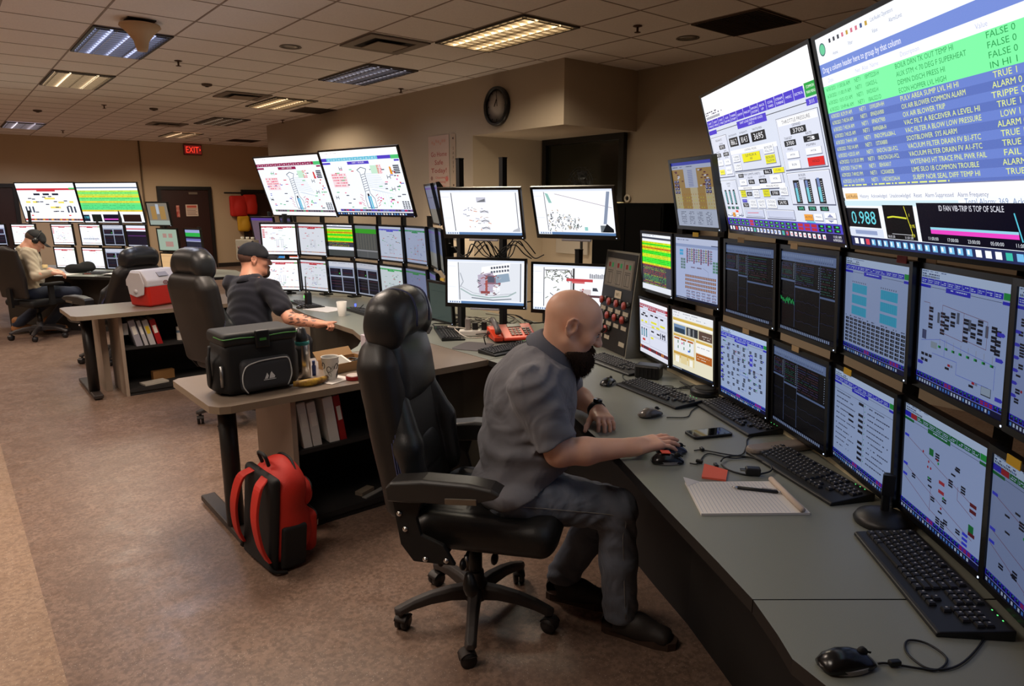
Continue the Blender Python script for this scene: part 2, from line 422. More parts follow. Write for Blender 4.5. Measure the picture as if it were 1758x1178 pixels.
for n, (a, b_) in enumerate((((X0, Y1 - .012, 0), (4.1, Y1, .1)), ((5.4, Y1 - .012, 0), (6.1, Y1, .1)), ((XC - .012, 6.71, 0), (XC, 13.14, .1)))):
    bx_struct('baseboard_%s' % ('back_left', 'back_right', 'clock_side')[n], a, b_, mat('baseboard_vinyl', (40, 34, 30), .5))
# ceiling with the lay-in grid (pattern kept in the ceiling's own mesh)
M_tile = mat('ceiling_tile', (240, 232, 226), .9, bump=.35, bscale=120, var=.03, vscale=70)
M_grid = mat('ceiling_grid', (150, 132, 118), .6)
cl = MB(); cl.box(((X0 + X1) / 2, (Y0 + Y1) / 2, CEIL + .05), (X1 - X0, Y1 - Y0, .1), mi=0)
x = GX - 9 * TILE
while x < X1:
    if x > X0: cl.box((x, (Y0 + Y1) / 2, CEIL), (.014, Y1 - Y0, .006), mi=1)
    x += TILE
y = GY - 11 * TILE
while y < Y1:
    if y > Y0: cl.box(((X0 + X1) / 2, y, CEIL), (X1 - X0, .010, .0055), mi=1)
    y += TILE
o = cl.build('ceiling', [M_tile, M_grid]); o['kind'] = 'structure'
# troffers
def troffer(i, gx, gy, n, watt, col, label, lens='louvre'):
    x0, y0 = GX + gx * TILE, GY + gy * TILE; w, l = TILE - .012, TILE * n - .012
    t = empty('ceiling_light', (x0 + TILE / 2, y0 + TILE * n / 2, CEIL - .004), 0, label, 'ceiling light', 'fluorescent ceiling troffers')
    f = MB()
    for sx in (-1, 1): f.box((sx * (w / 2 - .011), 0, -.006), (.022, l, .012))
    for sy in (-1, 1): f.box((0, sy * (l / 2 - .011), -.006), (w - .044, .022, .012))
    f.build('frame', mat('troffer_frame', (60, 52, 46), .5), t)
    e = min(watt / 17., 1.8)
    colr = tuple(int(255 * c) for c in col)
    bright = e
    # lit panel, brighter along the tubes
    d = MB(); d.box((0, 0, -.001), (w - .05, l - .05, .002)); d.build('reflector', mat('troffer_back%d' % i, colr, .4, emit=colr, estr=bright * .42 + .02), t)
    for k, sx in enumerate((-.16, .0, .16) if watt < 20 else (-.13, .13)):
        d = MB(); d.cyl((sx, -l / 2 + .04, -.004), (sx, l / 2 - .04, -.004), .013, n=8)
        d.build('tube', mat('troffer_tube%d' % i, (240, 235, 225), .4, emit=colr, estr=bright * 1.4 + .03), t)
    g = MB()
    for k in range(13):
        yy = -l / 2 + .05 + k * (l - .1) / 12; g.box((0, yy, -.012), (w - .05, .004, .016))
    for k in range(5):
        xx = -w / 2 + .05 + k * (w - .1) / 4; g.box((xx, 0, -.012), (.004, l - .05, .016))
    g.build('louvre', mat('troffer_louvre', (170, 165, 160), .25, 1.), t)
    ld = bpy.data.lights.new('troffer_glow', 'AREA'); ld.shape = 'RECTANGLE'; ld.size = w; ld.size_y = l; ld.energy = watt * LIGHT_K; ld.color = col; ld.spread = math.radians(150)
    lo = bpy.data.objects.new('troffer_glow', ld); COL.objects.link(lo); lo.location = (0, 0, -.03); lo.parent = t
LIGHT_K = 1.27
for i, a in enumerate(TROFFERS): troffer(i, *a)
# vents
M_vent = mat('vent_grey', (120, 108, 98), .5)
M_dark = mat('vent_dark', (22, 18, 16), .8)
for k, (px, py, lab) in enumerate(((3.3, 5.77, 'square air vent with a pale drop plate nearest the camera'), (3.36, 9.68, 'square air vent with a drop plate left of the warm lit far troffer'), (3.46, 14.0, 'small square air vent with drop plate farthest down the room'))):
    t = empty('ceiling_vent', (px, py, CEIL - .004), 0, lab, 'ceiling vent', 'square ceiling air vents')
    v = MB()
    for s_ in (-1, 1): v.box((s_ * .25, 0, -.006), (.09, .59, .012)); v.box((0, s_ * .25, -.006), (.41, .09, .012))
    v.build('frame', M_vent, t)
    MB().box((0, 0, -.001), (.42, .42, .002)).build('duct_opening', M_dark, t)
    v = MB(); v.box((0, 0, -.025), (.30, .30, .006)); v.box((0, 0, -.012), (.03, .03, .02)); v.build('drop_plate', mat('vent_plate', (150, 135, 120), .5), t)
for k, (px, py, lab) in enumerate(((GX + 6.5 * TILE, GY - 1.5 * TILE, 'large dark square return grille above the big alarm screen'), (4.76, 10.5, 'dark square return grille beside the warm lit far troffer'), (5.7, 16.6, 'dark square return grille close to the far wall'))):
    t = empty('return_grille', (px, py, CEIL - .003), 0, lab, 'ceiling vent', 'dark return grilles')
    v = MB(); v.box((0, 0, -.001), (.60, .60, .002), mi=1)
    for j in range(24): v.box((0, -.285 + j * .0248, -.005), (.58, .006, .006), mi=0)
    v.build('grille_face', [mat('grille_brown', (66, 52, 44), .6), M_dark], t)
    v = MB()
    for s_ in (-1, 1): v.box((s_ * .295, 0, -.005), (.012, .60, .01)); v.box((0, s_ * .295, -.005), (.578, .012, .01))
    v.build('frame', mat('grille_frame', (80, 64, 54), .6), t)
for px, py, lab in ((2.70, 6.43, 'round recessed downlight with silver reflector beside the nearest air vent'), (5.21, 3.91, 'round recessed downlight with silver reflector left of the dark return grille')):
    t = empty('downlight', (px, py, CEIL - .001), 0, lab, 'downlight', 'round recessed downlights')
    MB().lathe([(.095, 0), (.10, -.004), (.085, -.006), (.08, 0)], n=28, cap=False).build('trim_ring', M_vent, t)
    MB().lathe([(.079, -.001), (.04, -.003), (.01, -.004)], n=28).build('reflector', STEEL, t)
SP = [(4.55, 3.91, 'sprinkler head left of the big wall screen, nearest the camera'), (4.69, 7.84, 'sprinkler head beside the dim troffer near the clock wall'), (4.84, 12.06, 'sprinkler head close to the far end of the clock wall'), (2.08, 7.76, 'sprinkler head right of the louvred troffer by the ceiling dome'), (2.11, 11.88, 'sprinkler head behind the middle lit troffer of the left row'), (2.17, 16.57, 'sprinkler head near the far wall above the far screens'), (4.96, 16.58, 'sprinkler head by the red exit sign')]
for px, py, lab in SP:
    t = empty('sprinkler', (px, py, CEIL), 0, lab, 'sprinkler', 'ceiling sprinkler heads')
    MB().lathe([(.035, -.001), (.038, -.006), (.02, -.012)], n=18).build('escutcheon', mat('sprinkler_brass', (90, 66, 52), .4, .8), t)
    v = MB(); v.cyl((0, 0, -.01), (0, 0, -.05), .009, n=8); v.lathe([(.026, -.05), (.026, -.053), (.004, -.056)], n=12); v.build('head', mat('sprinkler_brass', (90, 66, 52), .4, .8), t)
for px, py, lab in ((2.72, 9.03, 'flat dark ceiling bracket left of the far air vent'), (2.76, 11.83, 'flat dark ceiling bracket behind the middle row of tiles'), (1.43, 13.2, 'flat dark ceiling bracket above the far wall screens')):
    t = empty('smoke_detector', (px, py, CEIL), 0, lab, 'detector', 'small ceiling detectors')
    v = MB(); v.lathe([(.06, -.001), (.058, -.02), (.03, -.03)], n=18); v.build('housing', mat('detector_brown', (84, 66, 54), .6), t)
    v = MB(); v.cyl((.0, 0, -.028), (0, 0, -.036), .02, n=12); v.build('sensor', M_dark, t)
t = empty('ceiling_dome', (1.43, 6.30, CEIL), 0, 'beige cone shaped dome hanging below the ceiling tiles by the louvred troffer', 'ceiling dome')
MB().box((0, 0, -.004), (.20, .20, .008)).build('mount_plate', mat('dome_mount', (40, 32, 28), .6), t)
MB().lathe([(.03, -.008), (.145, -.03), (.15, -.045), (.10, -.09), (.055, -.15), (.045, -.20), (.035, -.225), (.005, -.228)], n=28).build('bell', mat('dome_beige', (200, 168, 130), .5), t)
# clock
t = empty('wall_clock', (XC - .001, 6.22, 2.655), 0, 'round black rimmed wall clock with white face on the bulkhead wall', 'clock')
Rc = rotm(0, -math.pi / 2, 0)
MB().lathe([(.205, 0), (.212, .03), (.205, .055), (.180, .06), (.176, .03)], R=Rc, n=40, cap=False).build('rim', mat('clock_rim', (14, 14, 15), .3), t)
MB().lathe([(.18, .026), (.01, .0262)], R=Rc, n=40).build('face', mat('clock_face', (196, 188, 182), .6), t)
for k in range(12):
    v = MB(); a = math.radians(30 * k); L = .03 if k % 3 == 0 else .018
    v.box((-.029, math.sin(a) * (.165 - L / 2), math.cos(a) * (.165 - L / 2)), (.002, .006, L), rotm(-a, 0, 0)); v.build('hour_mark', M_dark, t)
for nm, ang, ln, wd, off in (('hour_hand', -28, .085, .010, .032), ('minute_hand', 6, .13, .007, .034)):
    a = math.radians(ang); MB().box((-off, -math.sin(-a) * ln / 2 * -1, math.cos(a) * ln / 2), (.002, wd, ln), rotm(-a, 0, 0)).build(nm, M_dark, t)
# exit sign
t = empty('exit_sign', (5.02, Y1 - .002, 2.86), 0, 'red glowing exit sign on the far wall', 'exit sign')
MB().box((0, -.03, 0), (.42, .05, .25), bev=.008).build('housing', mat('exit_housing', (110, 60, 52), .5), t)
a = Art(.38, .20); a.rect(0, 0, 1, 1, (92, 22, 18)); a.text('EXIT', .46, .86, .72, (255, 60, 40), width=.8, align='c'); a.poly([(.90, .35), (.90, .65), (.98, .5)], (255, 60, 40))
a.build('sign_face', art_mat('exit_glow', 1.3), t, Matrix.Translation((-.19, -.0575, .10)) @ Matrix(((1, 0, 0, 0), (0, -1, 0, 0), (0, 0, 1, 0), (0, 0, 0, 1))))
# conduit on far wall
o = MB().cyl((3.85, Y1 - .02, .0), (3.85, Y1 - .02, CEIL), .018, n=10).build('wall_conduit', mat('conduit_brown', (112, 92, 66), .5)); tag(o, 'thin vertical conduit running up the far wall', 'conduit')
# far doors
def far_door(n, x0, x1, ztop):
    t = empty('door_%d' % n, ((x0 + x1) / 2, Y1 - .002, 0)); t['kind'] = 'structure'
    w = x1 - x0; v = MB()
    for s_ in (-1, 1): v.box((s_ * (w / 2 - .04), -.04, ztop / 2), (.08, .08, ztop))
    v.box((0, -.04, ztop - .04), (w - .16, .08, .08)); v.build('door_frame', mat('door_frame_black', (20, 15, 13), .5), t)
    MB().box((0, -.03, (ztop - .08) / 2), (w - .16, .05, ztop - .09)).build('door_leaf', mat('door_leaf_brown', (48, 20, 14), .5), t)
    MB().box((w * .15, -.062, ztop - .16), (.20, .012, .05)).build('door_closer', mat('closer_grey', (120, 105, 90), .5), t)
    return t
d1 = far_door(1, 4.13, 5.36, 1.99); d2 = far_door(2, 6.10, 7.2, 1.93); d3 = far_door(3, .2, 1.42, 2.0)
t = empty('door_notice', (4.87, Y1 - .066, 1.42), 0, 'white notice with red heading stuck on the far dark door', 'notice')
a = Art(.28, .28); a.rect(0, 0, 1, 1, (214, 190, 170)); a.rect(.1, .08, .9, .28, (190, 84, 66))
for k in range(5): a.rect(.08, .36 + k * .12, .92 - .1 * (k % 2), .41 + k * .12, (140, 110, 96))
a.build('sheet', art_mat('paper_print', None, .8), t, Matrix.Translation((-.14, 0, .14)) @ Matrix(((1, 0, 0, 0), (0, -1, 0, 0), (0, 0, 1, 0), (0, 0, 0, 1))))
t = empty('fire_extinguisher_sign', (4.55, Y1 - .07, 1.4), 0, 'narrow red and white sign beside the notice on the far door', 'sign')
MB().box((0, 0, 0), (.07, .006, .28)).build('plate', mat('red_white_sign', (214, 150, 130), .6, vary2=(170, 50, 40), vscale=12), t)
# alcove window and dark shelving under the bulkhead
t = empty('window_1', (6.065, 5.98, 2.0)); t['kind'] = 'structure'
v = MB()
for s_ in (-1, 1): v.box((-.03, s_ * .64, 0), (.06, .07, .76)); v.box((-.03, 0, s_ * .345), (.06, 1.22, .07))
v.build('window_frame', mat('window_frame_black', (12, 11, 10), .4), t)
MB().box((-.012, 0, 0), (.01, 1.22, .64)).build('pane', mat('window_dark_glass', (26, 28, 22), .12), t)
# poster on the clock wall
t = empty('safety_poster', (XC - .003, 7.42, 2.10), 0, 'tall white poster reading Go Home Safe Today in red on the clock wall', 'poster')
a = Art(.46, .66); a.rect(0, 0, 1, 1, (196, 168, 152))
for tx, yy, h_ in (('Go Home', .38, .085), ('Safe', .53, .085), ('Today!', .68, .085)): a.text(tx, .5, yy, h_, (150, 26, 22), align='c', width=.78 if tx != 'Safe' else .42)
for k, tx in enumerate(('Objective,', 'Operating', 'for Me')): a.text(tx, .56, .79 + k * .08, .04, (190, 90, 80), align='c', width=.5)
for k in range(7): a.disc(.2 + .1 * k, .12 + .03 * math.sin(k * 2), .03, (200, 150, 130)); 
a.disc(.15, .78, .04, (150, 110, 100)); a.disc(.88, .80, .05, (200, 110, 100))
MW = Matrix(((0, -1, 0, 0), (-1, 0, 0, 0), (0, 0, 1, 0), (0, 0, 0, 1)))   # sheets facing -X on a wall
a.build('print', art_mat('paper_print', None, .8), t, Matrix.Translation((-.003, .23, .33)) @ MW)
t = empty('safety_strip', (XC - .003, 7.10, 2.10), 0, 'narrow vertical strip spelling SAFETY beside the red lettered poster', 'poster')
a = Art(.10, .66); a.rect(0, 0, 1, 1, (176, 154, 132))
for k, ch in enumerate('SAFETY'): a.text(ch, .5, .28 + k * .085, .05, (50, 30, 30), align='c')
a.disc(.5, .08, .02, (60, 40, 36)); a.disc(.5, .92, .02, (60, 40, 36))
a.build('print', art_mat('paper_print', None, .8), t, Matrix.Translation((-.003, .05, .33)) @ MW)
# ================================================================ SCREEN PICTURES
BLUE, PURP, GRN, RED, YEL, CYN, ORG = (58, 52, 200), (78, 70, 205), (40, 170, 70), (205, 40, 50), (240, 235, 60), (90, 200, 225), (240, 160, 50)
def dash(a, x, y, w, h, col, R, gaps=.25):
    """a line of unreadably small print as short dashes"""
    e = x + w
    while x < e:
        l = min(R.uniform(.006, .03), e - x)
        if R.random() > gaps: a.rect(x, y, x + l, y + h, col)
        x += l + .006
def taskbar(a, R, y=.955, col=(22, 24, 48), n=26, step=.034, icons=None):
    a.rect(0, y, 1, 1, col)
    for k in range(n):
        c = icons[k % len(icons)] if icons else R.choice([(235, 235, 240), (120, 170, 220), (230, 230, 235), (90, 140, 210)])
        a.rect(.012 + k * step, y + .012, .012 + k * step + step * .55, .99, c)
def header(a, R, col, y0=.075, n=11, end=GRN, title=None, hh=.045):
    for k in range(n):
        w = .92 / n; a.rect(.005 + k * w, y0, .005 + (k + 1) * w - .004, y0 + hh, col); dash(a, .012 + k * w, y0 + hh * .3, w * .7, hh * .16, (230, 230, 250), R, .1); dash(a, .012 + k * w, y0 + hh * .62, w * .6, hh * .16, (230, 230, 250), R, .1)
    a.rect(.925, y0 - .005, .995, y0 + hh, end)
    a.rect(.0, y0 + hh + .012, .13, y0 + hh + .035, col); a.rect(.32, y0 + hh + .005, .60, y0 + hh + .045, col); a.rect(.92, y0 + hh + .012, .99, y0 + hh + .036, col)
    dash(a, .36, y0 + hh + .015, .2, .010, (235, 235, 255), R, .1)
    a.line([(.13, y0 + hh + .024), (.32, y0 + hh + .024)], .003, (40, 40, 60)); a.line([(.60, y0 + hh + .024), (.92, y0 + hh + .024)], .003, (40, 40, 60))
def footer(a, R, y0=.905, col=BLUE):
    a.rect(0, y0, 1, y0 + .045, col)
    for k in range(22):
        x = .01 + k * .045
        c = RED if 8 <= k <= 9 or 17 <= k <= 19 else (20, 20, 30)
        a.rect(x, y0 + .008, x + .033, y0 + .02, c); a.rect(x, y0 + .025, x + .033, y0 + .038, c)
        if c != RED: a.rect(x + .012, y0 + .01, x + .026, y0 + .016, (60, 210, 110))
def win_top(a, R, bg=(238, 240, 248)):
    a.rect(0, 0, 1, .075, bg); dash(a, .01, .012, .3, .008, (120, 130, 160), R); dash(a, .01, .034, .22, .010, (60, 70, 110), R); 
    for k in range(14): a.rect(.012 + k * .016, .052, .022 + k * .016, .068, R.choice([(60, 70, 90), (90, 120, 170), (40, 40, 50)]))
def s_throttle(a, R):
    a.rect(0, 0, 1, 1, (222, 228, 244)); a.rect(0, 0, 1, .19, (252, 252, 255))
    dash(a, .01, .115, .16, .008, (70, 70, 90), R); dash(a, .01, .13, .2, .009, (110, 110, 130), R)
    for k in range(13): a.rect(.012 + k * .013, .148, .020 + k * .013, .166, (60, 70, 100))
    labs = ['UNIT 1 MAIN', 'UNIT 1 MENU', 'UNIT 1 MISC', 'AUX BLR PNL', 'TURBINE START', 'CHEMISTRY', 'PRECIP', 'AMMONIA SYSTEM', 'BACK UP', 'COAL YARD', 'STEAM TURBINE', 'MISC', 'ELECTRICAL']
    y0, y1 = .175, .235
    for k, t in enumerate(labs):
        x = .004 + k * .0705; a.rect(x, y0, x + .068, y1, (80, 62, 208)); p = t.split(' ', 1)
        for j, q in enumerate(p): a.text(q, x + .034, y0 + .028 + j * .022 if len(p) > 1 else y0 + .037, .013, (240, 240, 255), align='c', width=min(.056, .011 * len(q)))
    a.rect(.925, .168, .997, .238, (36, 168, 66)); a.text('COMMON', .961, .196, .014, (240, 255, 240), align='c', width=.05); a.text('MAIN MENU', .961, .222, .014, (240, 255, 240), align='c', width=.055)
    a.line([(.0, .262), (1, .262)], .004, (20, 20, 30))
    a.rect(.004, .248, .10, .278, (80, 62, 208)); a.rect(.34, .244, .62, .292, (80, 62, 208)); a.text('UNIT LOAD DEMAND (ULD)', .48, .265, .014, (235, 235, 255), align='c', width=.22); a.text('UNIT 1', .48, .285, .014, (235, 235, 255), align='c', width=.06)
    a.rect(.92, .246, .99, .28, (80, 62, 208)); a.text('3111', .955, .273, .02, (240, 240, 255), align='c', width=.035)
    def pan(x0, y0, x1, y1, c=(226, 230, 246)): a.rect(x0, y0, x1, y1, (90, 95, 120)); a.rect(x0 + .002, y0 + .003, x1 - .004, y1 - .007, (252, 252, 255)); a.rect(x0 + .004, y0 + .006, x1 - .004, y1 - .007, c)
    def val(x, y, t, w=.055, h=.03, c=(240, 240, 245)): a.rect(x, y, x + w, y + h, (16, 16, 20)); a.text(t, x + w / 2, y + h * .8, h * .62, c, align='c', width=w * .7)
    def btn(x, y, w, h, t, c=(244, 246, 252), tc=(50, 50, 70)):
        a.rect(x, y, x + w + .003, y + h + .005, (120, 124, 150)); a.rect(x, y, x + w, y + h, c); p = t.split('/')
        for j, q in enumerate(p): a.text(q, x + w / 2, y + h * (.62 if len(p) == 1 else .42 + .42 * j), min(h * .3, .02), tc, align='c', width=min(w * .8, .012 * len(q)))
    def lab(t, x, y, h=.014, w=None): a.text(t, x, y, h, (40, 40, 55), align='c', width=w)
    pan(.01, .30, .20, .60); lab('MEGAWATTS', .10, .335, .014, .08)
    lab('DEMAND', .12, .36, .01, .04); val(.09, .365, '875', .07, .03); lab('TARGET', .06, .415, .01, .04); val(.03, .42, '875', .06, .028); lab('RATE', .15, .415, .01, .03); val(.12, .42, '4.997', .065, .028)
    lab('MW', .06, .462, .01, .02); lab('MW/MIN', .15, .462, .01, .04); btn(.03, .47, .065, .04, 'MTR'); btn(.115, .47, .07, .04, 'MTR'); btn(.03, .54, .06, .035, 'RUN', (250, 240, 50)); btn(.115, .525, .065, .05, 'HOLD')
    pan(.01, .62, .20, .885); lab('CHARGE', .10, .65, .012, .05); lab('VLVE', .10, .668, .012, .03)
    for k in range(3):
        x = .035 + .05 * k; a.rect(x, .69, x + .022, .80, (20, 20, 26)); a.rect(x + .004, .70, x + .012, .79, (100, 190, 200)); 
        for j in range(8): a.rect(x + .014, .70 + j * .012, x + .019, .703 + j * .012, (230, 230, 230))
        val(x - .006, .815, '%d' % (20 + 9 * k), .034, .02, (120, 220, 200))
    a.rect(.12, .842, .15, .858, (240, 90, 50)); btn(.03, .865, .03, .018, 'MW'); btn(.075, .86, .03, .03, 'AUTO', ORG); btn(.115, .86, .03, .03, 'MAN'); a.poly([(.17, .89), (.195, .89), (.182, .86)], (150, 155, 180))
    lab('GROSS MEGAWATTS', .27, .325, .012, .09); val(.222, .335, '866.2', .095, .06); lab('NET MEGAWATTS', .385, .325, .012, .08); val(.335, .335, '814.3', .095, .06); lab('THROTTLE PRESS', .52, .325, .012, .09); val(.455, .335, '3695', .13, .06)
    pan(.21, .425, .66, .57); a.rect(.21, .42, .66, .447, (250, 250, 252)); lab('CONTROL MODES', .42, .44, .014, .12)
    btn(.22, .455, .075, .045, 'TURBINE/FOLLOW'); btn(.22, .515, .075, .045, 'TURBINE/FOLLOW MW'); btn(.325, .455, .175, .055, 'SLP FLW A/MW', (244, 236, 40)); btn(.54, .43, .085, .05, 'BOILER/FOLLOW'); btn(.54, .49, .085, .05, 'BOILER/FOLLOW MW', (240, 236, 40))
    pan(.21, .575, .66, .70); lab('MW LIMITS (NET)', .38, .60, .014, .17); val(.24, .585, '850.0', .055, .026); val(.50, .575, '866.2', .075, .03); btn(.585, .572, .09, .03, 'FUEL', (244, 236, 40))
    btn(.24, .625, .075, .04, 'MTR'); lab('HIGH MW', .36, .622, .012, .05); val(.335, .63, '870.6', .06, .03); lab('LOW SYS', .475, .622, .012, .06); val(.44, .63, '444.5', .07, .03); btn(.545, .615, .09, .045, 'MTR')
    a.rect(.21, .675, .44, .695, (250, 250, 252)); lab('REMOTE MODE', .31, .692, .013, .09); a.rect(.44, .665, .66, .69, (250, 250, 252)); lab('PRESSURE MODE', .55, .686, .013, .11)
    btn(.225, .70, .055, .045, 'REMOTE/MODE', (240, 236, 40)); val(.29, .712, '403.4', .055, .028); btn(.36, .70, .055, .05, 'LOCAL/MODE'); btn(.455, .70, .06, .045, 'SLIDING/PRESS', (240, 236, 40)); val(.525, .71, '3700', .075, .03); btn(.61, .69, .06, .05, 'FIXED/PRESS')
    btn(.225, .762, .05, .02, 'ULD-2', BLUE, (240, 240, 255)); val(.225, .79, '703.4', .06, .028); btn(.30, .765, .07, .055, 'CONTINGNT/FUNCTIONS'); btn(.385, .765, .07, .055, 'BOILER MSTR/TRACTIC'); btn(.47, .765, .085, .055, 'STATIONS/IN MANUAL'); lab('GENERATOR KV', .61, .765, .011, .06); val(.57, .77, '24.92', .085, .03)
    for x0, x1 in ((.225, .425), (.445, .69)):
        pan(x0, .83, x1, .985 - .09, (206, 212, 236)); a.line([(x0 + .02, .845), (x0 + .02, .88), (x1 - .02, .88)], .002, (80, 80, 110))
    a.line([(.255, .858), (.37, .855)], .004, (220, 70, 90))
    pan(.69, .30, .985, .60); a.rect(.70, .31, .975, .345, (250, 250, 252)); lab('THROTTLE PRESSURE', .83, .337, .02, .2); lab('DEMAND', .83, .36, .014, .06); val(.78, .367, '3700', .11, .036); lab('TARGET', .755, .425, .014, .06); val(.72, .43, '3700', .085, .033); lab('RATE', .90, .42, .014, .04); val(.86, .425, '3', .10, .033)
    lab('PSIG', .755, .485, .012, .04); btn(.72, .495, .09, .035, 'MTR'); lab('PSI/MIN', .90, .48, .012, .06); btn(.86, .49, .10, .035, 'MTR'); btn(.72, .545, .085, .045, 'RUN'); btn(.86, .54, .105, .045, 'HOLD', (225, 34, 30), (90, 10, 10))
    pan(.69, .61, .985, .80); lab('BOILER', .80, .635, .013, .05); lab('MASTER', .80, .655, .013, .05)
    for k in range(3):
        x = .725 + .08 * k; a.rect(x, .655, x + .045, .79, (18, 18, 24)); a.rect(x + .008, .675 - .01 * k, x + .025, .78, (120, 205, 220)); a.rect(x + .008, .67 - .01 * k, x + .025, .70, (120, 140, 190))
        for j in range(10): a.rect(x + .03, .67 + j * .0115, x + .038, .673 + j * .0115, (230, 230, 230))
        val(x - .005, .805, ('3695', '3700', '102.5')[k], .055, .026, (90, 230, 190))
    btn(.76, .852, .06, .034, 'AUTO', ORG); btn(.83, .848, .055, .036, 'MAN'); btn(.90, .84, .07, .03, ''); a.poly([(.915, .865), (.955, .865), (.935, .846)], (140, 146, 190)); btn(.90, .875, .07, .022, ''); a.poly([(.915, .88), (.955, .88), (.935, .893)], (140, 146, 190)); a.rect(.77, .892, .83, .90, CYN)
    a.rect(0, .90, 1, .952, (78, 70, 200))
    for k in range(20):
        x = .012 + k * .049; red = k in (5, 14, 15, 16)
        a.rect(x, .908, x + .038, .926, (190, 30, 50) if red else (18, 18, 26)); a.rect(x, .930, x + .038, .947, (190, 30, 50) if red else (18, 18, 26))
        if not red: a.rect(x + .014, .912, x + .03, .92, (50, 220, 110)); a.rect(x + .014, .934, x + .03, .941, (50, 220, 110))
    a.rect(0, .952, 1, 1, (28, 28, 62))
    for k in range(26):
        x = .012 + k * .034; a.rect(x, .963, x + .020, .99, (238, 238, 244) if k not in (2, 8, 16, 17) else (210, 60, 60) if k in (2, 17) else (70, 190, 140)); 
        if k > 17: a.rect(x + .008, .972, x + .016, .984, (220, 90, 110))
        elif k > 2: a.rect(x + .003, .968, x + .012, .984, (80, 130, 220))
    a.text('11:01 AM', .955, .975, .013, (240, 240, 250), align='c', width=.05); a.text('6/30/2021', .955, .993, .013, (240, 240, 250), align='c', width=.055)
ALARMS = [('6/30/2021 11:00:56 AM', '1BMTE220-H', 'BOILR DRN TK OUT TEMP HI', 'FALSE 0'), ('6/30/2021 11:00:19 AM', '1SA025-L', 'AUX STM < 70 DEG F SUPERHEAT', 'FALSE 0'), ('6/30/2021 10:51:53 AM', '0WDX02-H', 'DEMIN DISCH PRESS HI', 'FALSE 0'), ('6/30/2021 10:49:46 AM', '1BALS221D', 'ECON HOPPER LVL HIGH', 'IN HI 1'),
          ('6/30/2021 8:29:39 AM', '1XWL009-HH', 'PULV AREA SUMP LVL HI HI', 'TRUE 1'), ('6/30/2021 7:45:54 AM', '0PAEXA900', 'OX AIR BLOWER COMMON ALARM', 'ALARM 0'), ('6/30/2021 7:45:54 AM', '0PAEXT900', 'OX AIR BLOWER TRIP', 'TRIPPE 0'), ('6/30/2021 7:45:25 AM', '0WF658A-H', 'VAC FILT A RECEIVER A LEVEL HI', 'TRUE 1'), ('6/30/2021 7:44:41 AM', '0NDCFPSL628A-L', 'VAC FILTER A BLOW LOW PRESSURE', 'LOW 1'), ('6/30/2021 7:02:14 AM', '1STXA800', 'SOOTBLOWER  SYS ALARM', 'ALARM 0'),
          ('6/30/2021 4:25:53 AM', '0NDCF612B1-FCL', 'VACUUM FILTER DRAIN FV B1-FTC', 'TRUE 1'), ('6/29/2021 11:13:31 PM', '0NDCF612A1-FCL', 'VACUUM FILTER DRAIN FV A1-FTC', 'TRUE 1'), ('6/29/2021 7:56:27 PM', '0EHXA017', 'WSTE/NH3 HT TRACE PNL PWR FAIL', 'FAIL 1'), ('6/29/2021 7:49:02 PM', '1C3XA002B', 'LIME SILO 1B COMMON TROUBLE', 'ALARM 0'), ('6/29/2021 6:13:19 PM', '1AE230/234-H', 'SUBFP NOR SEAL DIFF TEMP HI', 'TRUE 1')]
